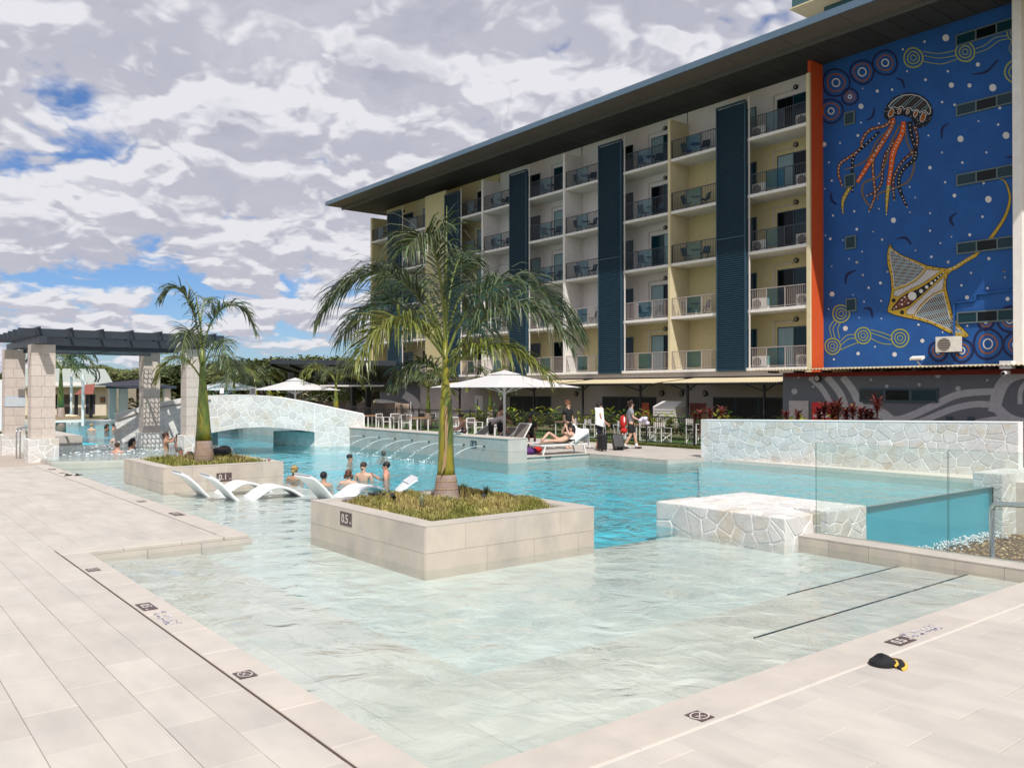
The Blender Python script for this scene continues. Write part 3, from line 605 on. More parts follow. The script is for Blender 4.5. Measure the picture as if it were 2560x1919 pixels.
def planter(name, x0, y0, x1, y1, top, label, rim=0.30):
    e = empty(name, ((x0 + x1) / 2, (y0 + y1) / 2, -0.47), label=label, cat='planter')
    c = MB(); t = 0.011; X0, Y0, X1, Y1 = x0 + t, y0 + t, x1 - t, y1 - t; zc = top - 0.012
    c.box(X0, Y0, -1.2, X0 + rim, Y1, zc).box(X1 - rim, Y0, -1.2, X1, Y1, zc).box(X0 + rim, Y0, -1.2, X1 - rim, Y0 + rim, zc).box(X0 + rim, Y1 - rim, -1.2, X1 - rim, Y1, zc); c.build('core', m_pal, e)
    zs = top - 0.014; mid = top - 0.355
    rows = lambda a, b: [(mid, zs, a), (mid - 0.36, mid, b)]
    tile_face(e, (X0, Y1, 0), (0, -1, 0), (-1, 0, 0), Y1 - Y0, rows(0.75, 0.42), 0.84, m_wtile, t)
    tile_face(e, (X0, Y0, 0), (1, 0, 0), (0, -1, 0), X1 - X0, rows(0.62, 0.98), 0.84, m_wtile, t)
    tile_face(e, (X1, Y0, 0), (0, 1, 0), (1, 0, 0), Y1 - Y0, rows(0.6, 0.3), 0.84, m_wtile, t)
    def rimp(a, b, c_, d):
        k = 'x' if (b - a) > (d - c_) else 'y'; n = max(1, round(max(b - a, d - c_) / 0.8))
        for i in range(n):
            if k == 'x': box_part('capping_tile', m_cop, e, a + (b - a) * i / n + .002, c_, zc, a + (b - a) * (i + 1) / n - .002, d, top)
            else: box_part('capping_tile', m_cop, e, a, c_ + (d - c_) * i / n + .002, zc, b, c_ + (d - c_) * (i + 1) / n - .002, top)
    rimp(x0, x0 + rim, y0 + rim, y1 - rim); rimp(x1 - rim, x1, y0 + rim, y1 - rim); rimp(x0, x1, y0, y0 + rim - .003); rimp(x0, x1, y1 - rim + .003, y1)
    MB().box(X0 + rim, Y0 + rim, -0.3, X1 - rim, Y1 - rim, top - 0.07).build('soil', m_soil, e)
    return e
def grass(name, x0, y0, x1, y1, z, n, hmin, hmax, mat, label, seed=1, lumps=0.06, wid=0.006, avoid=None):
    rr = random.Random(seed); b = MB()
    lump = [(rr.uniform(x0, x1), rr.uniform(y0, y1), rr.uniform(.12, .35)) for _ in range(int((x1 - x0) * (y1 - y0) * 5))]
    for i in range(n):
        x, y = rr.uniform(x0, x1), rr.uniform(y0, y1)
        if avoid and math.hypot(x - avoid[0], y - avoid[1]) < avoid[2]: continue
        lz = 0
        for (lx, ly, lr) in lump:
            d2 = ((x - lx) ** 2 + (y - ly) ** 2) / (lr * lr)
            if d2 < 1: lz = max(lz, lumps * (1 - d2))
        h = rr.uniform(hmin, hmax); a = rr.uniform(0, 2 * pi); ln = rr.uniform(.2, .9) * h; w = wid * rr.uniform(.7, 1.4)
        dx, dy = cos(a), sin(a); p = V((x, y, z + lz - 0.02)); s = V((-dy, dx, 0)) * w
        m = p + V((dx * ln * .35, dy * ln * .35, h * .62 + .02)); t = p + V((dx * ln, dy * ln, h * .95 + .02))
        b.add([p - s, p + s, m + s * .8, m - s * .8, t], [(0, 1, 2, 3), (3, 2, 4)])
    # soft mounds below the blades
    mo = MB()
    for (lx, ly, lr) in lump: mo.ball((lx, ly, z - .03), lr * .95, lr * .95, lumps * .75 + .03, 8, 5)
    g = b.build(name, mat, None, kind='stuff'); tag(g, label, 'grass'); mo.build('mound', mat, g, smooth=True); return g
planter('tiled_planter', 5.95, 9.27, 8.95, 12.62, 0.46, 'near square beige tiled planter with 0.5 m sign in the shallow water')
grass('planter_grass', 6.27, 9.6, 8.63, 12.30, 0.38, 17000, .03, .09, m_grassA, 'mounded yellow green grass in the near square planter', 2, .13, avoid=(7.66, 11.3, .26))
planter('tiled_planter', 5.85, 19.95, 8.70, 23.30, 0.45, 'far square beige tiled planter with 0.1 m sign beside the white loungers')
grass('planter_grass', 6.15, 20.25, 8.4, 23.0, 0.37, 5000, .06, .2, m_grassA, 'tufty grass in the far square planter', 3, .03, .010, avoid=(7.14, 21.1, .26))
def tuft(loc, h, n, label, mat, seed):
    rr = random.Random(seed); b = MB()
    for i in range(n):
        a = rr.uniform(0, 2 * pi); p = V(loc); d = V((cos(a), sin(a), 0)); s = V((-d.y, d.x, 0)) * .007; L = h * rr.uniform(.6, 1.1); sp = rr.uniform(.15, .9)
        m = p + d * L * .25 * sp + Z_ * L * .6; t = p + d * L * .75 * sp + Z_ * L * (1.0 - .35 * sp); b.add([p - s, p + s, m + s * .8, m - s * .8, t], [(0, 1, 2, 3), (3, 2, 4)])
    tag(b.build('grass_tuft', mat, None), label, 'grass', 'tufts of long grass in the near planter')
m_pgrass = M('pale_tuft', (0.34, 0.36, 0.22), 0.6, 0.2, 4, transl=0.2); m_ggrass = M('green_tuft', (0.12, 0.17, 0.05), 0.6, 0.2, 4, transl=0.2)
for i, (x, y, m, l) in enumerate([(7.0, 11.0, m_pgrass, 'pale striped grass tuft left of the near palm foot'), (7.35, 10.75, m_pgrass, 'pale striped grass tuft right in front of the near palm foot'), (8.42, 11.9, m_ggrass, 'dark green grass tuft behind the near palm by the planter rim'), (8.55, 11.45, m_ggrass, 'small green grass tuft at the right back of the near planter'), (8.35, 12.1, m_pgrass, 'pale grass tuft at the back corner of the near planter')]): tuft((x, y, .41), .26, 40, l, m, 40 + i)
# planter uplights
for i, (x, y) in enumerate(((6.95, 11.75), (8.0, 10.75))):
    e = empty('garden_spotlight', (x, y, .40), label=('small black spotlight at the back left of the near planter', 'small black spotlight right of the near palm foot')[i], cat='spotlight')
    MB().tube([(x, y, .40), (x, y, .50)], .008, 6).build('stake', m_black, e); MB().tube([(x + .03, y + .03, .50), (x - .04, y - .03, .56)], .035, 10).build('head', m_black, e)
# depth signs on planters
plate('depth_sign', (5.948, 11.42, 0.30), (pi / 2, 0, -pi / 2), 0.36, 0.20, 'dark 0.5 m depth sign on the near planter', '0.5')
plate('depth_sign', (7.22, 19.948, 0.16), (pi / 2, 0, 0), 0.36, 0.20, 'brown 0.1 m depth sign on the far planter', '0.1')

# ================================================================ stone bridge
BA, BB = V((8.7, 36.0, 0)), V((17.25, 31.49, 0)); BD = (BB - BA).normalized(); BN = V((BD.y, -BD.x, 0))
if BN.y > 0: BN = -BN
BL = (BB - BA).length
def lerp_tab(tab, s):
    if s <= tab[0][0]: return tab[0][1]
    for (a, p), (b_, q) in zip(tab, tab[1:]):
        if s <= b_:
            t = (s - a) / (b_ - a); t = t; return p + (q - p) * t
    return tab[-1][1]
TOP = [(0, 1.25), (.85, 1.49), (1.6, 1.68), (2.41, 1.84), (3.42, 1.96), (4.3, 1.99), (5.13, 1.98), (6.12, 1.9), (7.12, 1.72), (8.13, 1.49), (9.67, 1.16)]
ARC = [(3.45, .45), (4.0, .56), (4.64, .66), (5.62, .71), (6.62, .63), (7.65, .48)]
br = empty('stone_bridge', (13, 33.5, -0.12), label='white crazy paved arched footbridge over the pool', cat='bridge')
BT = 2.6
def bp(s, z, d=0.0, back=0.0): return BA + BD * s + BN * (d - back) + Z_ * z
def bridge_wall(back, nm):
    b = MB(); ss = [BL * i / 40 for i in range(41)] + [3.45, 7.65]; ss = sorted(set(round(x, 3) for x in ss)); th = .30
    for s0, s1 in zip(ss, ss[1:]):
        m_ = (s0 + s1) / 2
        def bot(s): return lerp_tab(ARC, s) if 3.449 <= m_ <= 7.651 else -1.2
        q = [bp(s0, bot(s0), 0, back), bp(s1, bot(s1), 0, back), bp(s1, lerp_tab(TOP, s1), 0, back), bp(s0, lerp_tab(TOP, s0), 0, back)]
        r = [p - BN * th for p in q]; b.add(q + r, [(0, 1, 2, 3), (7, 6, 5, 4), (2, 6, 7, 3), (0, 4, 5, 1), (1, 5, 6, 2), (0, 3, 7, 4)])
    return b.build(nm, m_mortar, br)
bridge_wall(0, 'parapet'); bridge_wall(BT, 'parapet')
m_teal = M('shaded_soffit', (0.30, 0.45, 0.45), 0.7, 0.1, 2)  # teal cast of shade and water reflection is put into this colour
b = MB()
for i in range(24):
    s0, s1 = BL * i / 24, BL * (i + 1) / 24
    if i > 0 and s1 < 3.5 or s0 > 7.6: zz = lambda s: lerp_tab(TOP, s) - .55
    else: zz = lambda s: max(lerp_tab(ARC, min(max(s, 3.45), 7.65)) + .12, .1)
    z0, z1 = lerp_tab(TOP, s0) - .6, lerp_tab(TOP, s1) - .6
    q = [bp(s0, z0, 0, .3), bp(s1, z1, 0, .3), bp(s1, z1, 0, BT), bp(s0, z0, 0, BT)]; b.add(q + [p - Z_ * .12 for p in q], [(0, 1, 2, 3), (7, 6, 5, 4), (0, 4, 5, 1), (2, 6, 7, 3), (1, 5, 6, 2), (0, 3, 7, 4)])
b.build('walkway', m_tile, br)
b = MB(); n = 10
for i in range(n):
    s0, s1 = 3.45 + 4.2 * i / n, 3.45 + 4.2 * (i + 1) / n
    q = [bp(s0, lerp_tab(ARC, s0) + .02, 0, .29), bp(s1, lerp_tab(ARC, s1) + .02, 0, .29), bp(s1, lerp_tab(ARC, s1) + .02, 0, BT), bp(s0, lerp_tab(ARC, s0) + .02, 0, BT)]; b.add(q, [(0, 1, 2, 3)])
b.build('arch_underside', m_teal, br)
q = [bp(0, 0, 0, .30), bp(3.45, 0, 0, .30), bp(3.45, 0, 0, BT), bp(0, 0, 0, BT)]; MB().add([(p.x, p.y, -1.2) for p in q] + [(p.x, p.y, .42) for p in q], [(3, 2, 1, 0), (4, 5, 6, 7), (0, 1, 5, 4), (1, 2, 6, 5), (2, 3, 7, 6), (3, 0, 4, 7)]).build('abutment', m_mortar, br)
ia, ib = bp(7.66, 0, 0, .302), bp(7.66, 0, 0, .302) + V((-.85, 2.25, 0)); q = [ia, bp(BL - .4, 0, 0, .302), bp(BL - .4, 0, 0, BT), ib]
MB().prism([(p.x, p.y) for p in q], -1.2, .46).build('abutment', m_mortar, br)
stone_panel(br, pl(ib + Z_ * -.3, ia - ib, Z_, V((-2.25, -.85, 0))), (ia - ib).length, .76, .34, 33, t=.012)
stone_panel(br, lambda u, v, d: bp(u, .0 + v / 1.7 * (lerp_tab(TOP, u) - .0), d), 3.42, 1.7, .36, 30)
stone_panel(br, lambda u, v, d: bp(3.45 + u, lerp_tab(ARC, 3.45 + u) + v / 1.3 * (lerp_tab(TOP, 3.45 + u) - lerp_tab(ARC, 3.45 + u)), d), 4.18, 1.3, .33, 31)
stone_panel(br, lambda u, v, d: bp(7.66 + u, -.3 + v / 1.7 * (lerp_tab(TOP, 7.66 + u) + .3), d), BL - 7.70, 1.7, .33, 32)
# coping strip and inside rail of the left rise
b = MB()
for s0, s1 in zip([x * .4 for x in range(0, 24)], [x * .4 for x in range(1, 25)]):
    q = [bp(s0, lerp_tab(TOP, s0) + .001, .015), bp(s1, lerp_tab(TOP, s1) + .001, .015), bp(s1, lerp_tab(TOP, s1) + .001, -.315), bp(s0, lerp_tab(TOP, s0) + .001, -.315)]; b.add(q + [p + Z_ * .03 for p in q], [(4, 5, 6, 7), (0, 1, 5, 4), (2, 3, 7, 6), (3, 0, 4, 7), (1, 2, 6, 5)])
b.build('capping', m_mortar, br)
MB().tube([bp(.1, 1.02, .05), bp(.85, 1.30, .05), bp(1.6, 1.50, .05), bp(2.5, 1.68, .05), bp(3.6, 1.82, .05)], .022, 8).build('handrail', M('timber_rail', (0.30, 0.24, 0.20), .6), br, smooth=True)
for i, (s, w) in enumerate(((4.0, .17), (5.2, .22))):
    p = bp(s, lerp_tab(TOP, s) + .03, -.15); e = empty('floodlight', p, label=('white faced floodlight on the crown of the stone bridge', 'dark ribbed floodlight on the bridge right of the white faced one')[i], cat='floodlight')
    MB().obox(p + Z_ * .16, BD * w / 2, BN * .03 + Z_ * .012, Z_ * .13 - BN * .04).build('housing', m_black if i == 0 else M('grey_metal', (.25, .26, .28), .5), e)
    MB().obox(p + Z_ * .165 + BN * .035, BD * w * .42, BN * .004, Z_ * .11 - BN * .034).build('face', m_white if i == 0 else m_black, e); MB().obox(p + Z_ * .015, BD * w / 2.2, BN * .03, Z_ * .012).build('bracket', m_black, e)

# ================================================================ fountain wall
m_ftile = M('fountain_tile', (0.38, 0.39, 0.365), 0.45, 0.12, 2, 0.05, 30, rnd=.06, col2=(0.43, 0.40, 0.35), c2scale=1.4, spec=.45)
fw = empty('fountain_wall', (17, 26, -0.12), label='grey tiled raised pool wall with arching water jets', cat='wall')
MB().box(16.72, 21.22, -1.2, 17.48, 32.0, 0.64).build('core', m_pal, fw)
yy = 32.0; k = 0
for (z0, z1) in ((0.24, .63), (-.16, .24), (-.5, -.16)):
    y = 32.0 - (0.4 if k % 2 else 0); k += 1
    if k % 2 == 0: MB().obox(V((16.715, 31.8, (z0 + z1) / 2)), (0.005, 0, 0), (0, .197, 0), (0, 0, (z1 - z0) / 2 - .003)).build('tile', m_ftile, fw)
    while y > 21.24:
        y2 = max(21.222, y - .8); MB().obox(V((16.713, (y + y2) / 2, (z0 + z1) / 2)), (0.006, 0, 0), (0, (y - y2) / 2 - .003, 0), (0, 0, (z1 - z0) / 2 - .003)).build('tile', m_ftile, fw); y = y2
for (z0, z1) in ((0.24, .63), (-.16, .24), (-.5, -.16)): MB().box(16.722, 21.208, z0 + .003, 17.478, 21.218, z1 - .003).build('end_tile', m_cop, fw)
y = 32.0
while y > 21.2: y2 = max(21.2, y - .9); box_part('capping_tile', m_cop, fw, 16.69, y2 + .003, .642, 17.5, y, .668); y = y2
m_jet = M('water_jet', (0.82, 0.88, 0.90), 0.15, 0.05, 10, spec=.6)
jets = [30.55, 29.3, 28.1, 26.9, 25.75, 24.65, 23.6, 22.45]
for i, y in enumerate(jets):
    z0 = .36 + (.08 if i < 2 else 0) * 0
    MB().tube([(16.72, y, z0), (16.655, y, z0 + .004)], .026, 10).build('nozzle', m_black, fw)
    b = MB(); pts = []; rad = []; rr = random.Random(i); n = 26
    for k in range(n + 1):
        t = k / n; x = 16.66 - t * 1.7; z = z0 + .26 * t - .74 * t * t
        pts.append((x, y - .22 * t + rr.uniform(-.006, .006) * t, z)); rad.append(.007 + .004 * t)
    cut = 17
    stream = MB().tube(pts[:cut + 1], rad[:cut + 1], 6).build('water_jet', m_jet, None, smooth=True)
    for k in range(cut, n + 1):
        for q in range(5): b.ball(V(pts[k]) + V((rr.uniform(-.05, .05), rr.uniform(-.03, .03), rr.uniform(-.035, .035))), rr.uniform(.005, .014), n=5, m=4)
    for q in range(34):
        a = rr.uniform(0, 6.3); r = abs(rr.gauss(0, .16)); b.ball((pts[-1][0] + cos(a) * r, pts[-1][1] + sin(a) * r * 1.5, WZ + rr.uniform(.0, .03)), rr.uniform(.006, .018), n=5, m=4)
    b.build('droplets', m_jet, stream, smooth=True, kind='stuff'); o = stream; tag(o, 'thin arching water jet, %s from the bridge end of the fountain wall' % ('nearest', 'second', 'third', 'fourth', 'fifth', 'sixth', 'seventh', 'eighth')[i], 'water jet', 'water jets from the fountain wall')
plate('depth_sign', (16.703, 23.06, 0.40), (pi / 2, 0, -pi / 2), 0.34, 0.24, 'dark 1.4 m depth sign on the grey fountain wall', '1.4', mat=M('sign_slate', (.03, .05, .055), .5), lmat=M('sign_slate_letter', (.35, .42, .43), .6))

# ================================================================ far deck and lawn
d3 = empty('pool_deck', (24, 26, 0)); tag(d3, kind='structure')
MB().box(17.49, 21.5, -1.3, 26.6, 69.9, -0.012).box(20.5, 17.95, -1.3, 26.6, 21.49, -0.0125).box(22.35, 3.5, -1.3, 24.9, 17.94, -0.013).build('bed', m_pal, d3)
b = MB(); TXx = .6
x = 17.6
while x < 25.2:
    y = 18.0
    while y < 60:
        if (y > 21.55 or x > 20.55): b.add([(x, y, 0), (x + .594, y, 0), (x + .594, y + .894, 0), (x, y + .894, 0)], [(0, 1, 2, 3)])
        y += .9
    x += .6
b.build('far_tiles', m_tile, d3, kind='stuff')
box_part('coping_tile', m_cop, d3, 17.5, 21.44, -.12 + .13, 20.52, 21.56, .016)
n = 4
for i in range(n): box_part('coping_tile', m_cop, d3, 17.5 + 3.0 * i / n, 21.485, -.5, 17.5 + 3.0 * (i + 1) / n - .005, 21.499, .008)
for i in range(4): box_part('step_face_tile', m_wtile, d3, 20.486, 17.96 + i * .88, -.5, 20.499, 17.96 + (i + 1) * .88 - .005, .003)
box_part('step_face_tile', m_cop, d3, 20.5, 17.937, -.5, 22.3, 17.949, .003)
for i in range(22):
    for j, (z0, z1) in enumerate(((-.5, -.05), (-.045, .35))): box_part('face_tile', m_ftile, d3, 17.44, 32.02 + i * .8 + (.4 if j else 0), z0, 17.488, 32.81 + i * .8 + (.4 if j else 0), z1)
lw = MB().box(25.3, 16.5, -1.0, 31.0, 69.9, 0.02).build('lawn', m_grassB, None); tag(lw, kind='structure')
plate('depth_sign', (18.62, 21.484, -0.03), (pi / 2, 0, 0), 0.22, 0.10, 'small dark depth marking on the deck edge below the sunbather', '1.4')
# ================================================================ hotel
XF, XB = 37.7, 39.3                     # balcony front, back wall
FZ = [3.37, 6.42, 9.46, 12.46, 15.46]   # floor tops
ORD = ['first', 'second', 'third', 'fourth', 'fifth']
m_yel = M('yellow_render', (0.62, 0.53, 0.29), 0.85, 0.05, 3, 0.1, 60)
m_wht = M('pale_render', (0.78, 0.735, 0.705), 0.85, 0.05, 3, 0.1, 60)
m_crm = M('cream_render', (0.68, 0.59, 0.38), 0.8, 0.05, 3)
m_slab = M('white_slab', (0.80, 0.765, 0.73), 0.8, 0.06, 3)
m_org = M('orange_render', (0.60, 0.085, 0.018), 0.8, 0.06, 3)
m_louv = M('navy_louvre', (0.026, 0.066, 0.100), 0.45, 0.08, 4)
m_frame = M('window_frame', (0.035, 0.07, 0.09), 0.4, 0.05, 6)
m_rail = M('rail_grey', (0.055, 0.065, 0.075), 0.4, 0.05, 6, metal=.3)
m_rail_sun = M('rail_sunlit', (0.45, 0.38, 0.35), 0.45, 0.05, 6, metal=.2)  # lighter rail for the lower floors, with sunlight put into its colour
m_pane = M('dark_glass', (0.004, 0.007, 0.009), 0.1, 0.0, 4, spec=0.2)
m_teal_pane = M('teal_glass', (0.006, 0.035, 0.048), 0.1, 0.0, 4, spec=0.25)
m_curt = M('curtain', (0.26, 0.37, 0.39), 0.9, 0.25, 9, stretch=(1, 6, .05))
m_curtd = M('dark_curtain', (0.05, 0.055, 0.055), 0.9, 0.4, 9, stretch=(1, 6, .05))
m_bglass = glass('balcony_glass', (0.50, 0.68, 0.72), 1.5, 0.02)
m_fasc = M('blue_fascia', (0.13, 0.20, 0.27), 0.35, 0.06, 3, metal=.3)
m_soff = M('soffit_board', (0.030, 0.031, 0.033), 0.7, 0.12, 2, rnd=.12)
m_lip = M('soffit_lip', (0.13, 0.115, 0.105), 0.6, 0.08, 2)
m_gw = M('mauve_render', (0.46, 0.42, 0.41), 0.85, 0.06, 3, 0.1, 60)
m_gd = M('slate_paint', (0.12, 0.125, 0.145), 0.85, 0.06, 3)
m_pipe = M('pipe_paint', (0.62, 0.58, 0.55), 0.6, 0.05, 5)
SOF = 18.5
ht = empty('hotel_building', (40, 45, 0), label='five storey hotel with balconies, navy louvre screens and wide overhanging roof', cat='building')
# bays between fins and screens: (y0, y1, kind, colours by floor)
FINS = [23.87, 32.83, 41.87, 50.90]
SCREENS = [(27.5, 29.41), (36.54, 38.55), (45.62, 47.54), (53.82, 55.75), (62.44, 64.52)]
BAYS = [(24.0, 27.5, 'R', 'yyyyw'), (29.41, 32.75, 'L', 'yyyyw'), (32.92, 36.54, 'R', 'ywwww'), (38.55, 41.78, 'L', 'ywwww'), (41.96, 45.62, 'R', 'ywwww'), (47.54, 50.8, 'L', 'ywwww'),
        (51.0, 53.82, 'R', 'yyyyy'), (58.8, 62.44, 'R', 'yyyyy'), (64.52, 67.6, 'L', 'yyyyy')]
BDESC = ['beside the orange fin', 'left of louvre screen one', 'right of louvre screen two', 'left of louvre screen two', 'right of louvre screen three',
         'left of louvre screen three', 'right of louvre screen four', 'right of louvre screen five', 'at the far left hotel end']
# upper back wall, floor by floor and bay by bay
for bi, (y0, y1, kd, cols) in enumerate(BAYS):
    nb = BAYS[bi + 1][0] if bi + 1 < len(BAYS) else 67.95
    for fi, z in enumerate(FZ):
        m = m_yel if cols[fi] == 'y' else m_wht; zt = FZ[fi + 1] - .16 if fi < 4 else SOF
        ya = y0 - .02 if kd == 'R' else (SCREENS[[0, 0, 1, 1, 2, 2, 3, 4, 4][bi]][0])
        yb = y1 if kd == 'R' else y1 + .06
        if bi == 6: yb = 58.8
        if bi == 0: ya = 23.95
        if kd == 'L': ya = BAYS[bi - 1][1] + .002
        if kd == 'R': yb = y1 + .0 if bi != 6 else 58.8
        MB().box(XB, ya, z - .16, XB + .25, yb, zt).build('wall', m, ht)
# core behind, and gables
MB().box(XB + .3, 14.0, 0, 56, 67.9, SOF).build('core', m_wht, ht)
MB().box(XF + .1, 67.62, 2.9, XB + .3, 67.95, 17.62).build('end_wall', m_yel, ht)
MB().box(XF - .02, 55.76, 3.2, XB + .2, 58.72, 17.9).build('projecting_wall', m_yel, ht)
for i, y in enumerate(FINS[1:]): MB().box(XF - .05, y - .09, 3.2, XB + .01, y + .09, 17.78).build('fin', m_crm if i == 0 else m_slab, ht)
MB().box(XF - .05, 23.79, 3.1, XF + .08, 23.98, 17.85).build('fin_edge', m_crm, ht); MB().box(XF + .08, 23.80, 3.1, XB + .3, 23.97, SOF).build('orange_fin', m_org, ht)
for bi, (y0, y1, kd, cols) in enumerate(BAYS):
    for fi, z in enumerate(FZ):
        ya, yb = (y0 - .03, y1) if kd == 'R' else (y0, y1 + .03)
        MB().box(XF + (.0 if fi else -.12), ya, z - .155, XB - .003, yb, z).build('slab', m_slab, ht)
        if kd == 'L': MB().box(XF + .03, BAYS[bi - 1][1] + .001, z - .15, XB - .003, y0 - .001, z - .002).build('slab', m_slab, ht)
for (a, b_) in ((23.9, 67.9),): MB().box(XF + .02, a, 2.95, XB - .003, b_, 3.205).build('edge_beam', m_gw, ht)
# louvre screens
b = MB(); z = 3.36
while z < 17.42:
    b.add([(0, 0, z), (0, 1, z), (.07, 1, z + .055), (.07, 0, z + .055), (0, 0, z - .012), (0, 1, z - .012), (.07, 1, z + .043), (.07, 0, z + .043)], [(0, 1, 2, 3), (7, 6, 5, 4), (0, 4, 5, 1), (3, 2, 6, 7)]); z += .115
slat_me = b.mesh('slats'); slat_me.materials.append(m_louv)
for i, (a, c) in enumerate(SCREENS):
    fo = MB().box(XF - .17, a, 3.22, XF - .06, a + .07, 17.5).box(XF - .17, c - .07, 3.22, XF - .06, c, 17.5).box(XF - .17, a + .07, 3.22, XF - .06, c - .07, 3.3).box(XF - .17, a + .07, 17.42, XF - .06, c - .07, 17.5).box(XF - .16, a + .07, 10.3, XF - .07, c - .07, 10.36).build('louvre_screen', m_louv, ht)
    o = bpy.data.objects.new('slats', slat_me); COL.objects.link(o); o.parent = fo; o.location = (XF - .155, a + .07, 0); o.scale = (1, c - a - .14, 1); o['kind'] = 'stuff'
    MB().box(XF - .02, a - .03, 3.2, XF + .0, c + .03, 17.4).build('screen_back', m_louv, ht)
    MB().tube([(XF + .04, a - .1, 3.2), (XF + .04, a - .1, 17.7)], .05, 8).build('downpipe', m_pipe, ht)
# balcony doors, rails, lights, pipes
def door(y0, y1, z, zt, parent, swap=False, curtain=0):
    f = MB(); t = .05; x = XB - .03
    f.box(x, y0, z, XB + .0, y0 + t, zt).box(x, y1 - t, z, XB, y1, zt).box(x, y0 + t, zt - t, XB, y1 - t, zt).box(x, y0 + t, z, XB, y1 - t, z + .04)
    ym = (y0 + y1) / 2; f.box(x - .012, ym - .03, z, XB - .001, ym + .03, zt - .002); fo = f.build('balcony_door', m_frame, parent)
    box_part('pane', (m_curt if curtain & 1 else (m_teal_pane if swap else m_pane)), fo, x + .018, y0 + t, z + .04, x + .022, ym - .03, zt - t)
    box_part('pane', (m_curt if curtain & 2 else (m_pane if swap else m_teal_pane)), fo, x + .014, ym + .03, z + .04, x + .016, y1 - t, zt - t)
rr = random.Random(8)
for bi, (y0, y1, kd, cols) in enumerate(BAYS):
    w = y1 - y0
    for fi, z in enumerate(FZ):
        if kd == 'R': da, db = y0 + .75, y0 + 2.75
        else: da, db = y0 - 1.35, y0 + .62
        da = min(da, y1 - .3)
        if db > y1 - .1: db = y1 - .1
        door(da, db, z, z + 2.15, ht, rr.random() < .5, rr.choice((0, 0, 1, 2, 2)))
        # rail
        x = XF + .06; ra = y0 + (.04 if kd == 'R' else .0); rb = y1 - .04; mt = m_rail_sun if fi <= 1 else m_rail; ps = [ra, ra + (rb - ra) * .36, ra + (rb - ra) * .68, rb]
        r = MB(); r.box(x - .025, ra, z + 1.02, x + .025, rb, z + 1.06)
        for p in ps: r.box(x - .02, p - .022, z, x + .02, p + .022, z + 1.02)
        r.box(x - .012, ra, z + .07, x + .012, rb, z + .10)
        ro = r.build('balcony_rail', mt, ht)
        bal = MB()
        for (p, q) in ((ps[0], ps[1]), (ps[2], ps[3])):
            k = p + .11
            while k < q - .06: bal.box(x - .009, k - .009, z + .1, x + .009, k + .009, z + 1.02); k += .11
        bal.build('balusters', mt, ro, kind='stuff'); box_part('glass_panel', m_bglass, ro, x - .005, ps[1] + .04, z + .12, x + .005, ps[2] - .04, z + 1.0)
        if kd == 'R':
            b = MB(); b.tube([(XB - .04, da - .15 + 2.35, z + .1), (XB - .04, da - .15 + 2.35, z + 2.42), (XB - .04, da + 1.05, z + 2.42)], .045, 6); b.build('pipe', m_pipe, ht)
            ly, lz = da + .85, z + 2.52
        else: ly, lz = y0 + .12, z + 2.45
        if lz < SOF - .2 and (kd == 'R' or ly < y1):
            lo = MB().tube([(XB, ly, lz), (XB - .10, ly, lz)], .13, 14).build('wall_light', m_black, ht); MB().tube([(XB - .10, ly, lz), (XB - .115, ly, lz)], .075, 12).build('diffuser', M('light_lens', (.25, .22, .18), .3), lo)
# roof
RY0, RY1 = 8.0, 70.0
rf = MB().box(34.48, RY0, 18.72, 56, RY1, 18.98).build('roof', M('roof_sheet', (.32, .33, .34), .5), ht)
MB().box(34.40, RY0, 18.66, 34.478, RY1 + .06, 18.99).build('fascia', m_fasc, rf); MB().box(34.478, RY1 + .001, 18.66, 41, RY1 + .06, 18.99).build('fascia', m_fasc, rf)
y = RY0; i = 0
while y < RY1 - .02: y2 = min(y + 3.1, RY1); box_part('lip_panel', m_lip, rf, 34.48, y, 18.66 + (.001 if i % 2 else 0), 35.95, y2 - .02, 18.70); y = y2; i += 1
y = RY0
while y < RY1 - .02: y2 = min(y + 3.1, RY1 - .01); box_part('gutter_beam', M('beam_grey', (.12, .115, .11), .6, .08, 3), rf, 35.96, y, 18.46, 36.12, y2 - .012, 18.718); y = y2
y = RY0
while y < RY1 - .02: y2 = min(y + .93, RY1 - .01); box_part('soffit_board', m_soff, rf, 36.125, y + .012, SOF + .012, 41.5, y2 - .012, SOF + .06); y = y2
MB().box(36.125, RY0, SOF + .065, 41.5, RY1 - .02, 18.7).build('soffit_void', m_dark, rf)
# penthouse roof above
pr = MB().box(45, 14, 25.1, 56, 29.6, 25.6).build('upper_roof', M('green_fascia', (.05, .12, .13), .5), ht); MB().box(44.9, 14, 25.02, 56, 29.7, 25.095).build('eave_lining', m_crm, pr); MB().box(46.2, 14, 18.9, 56, 28.2, 25.0).build('upper_wall', M('upper_teal', (.03, .10, .12), .6), ht)
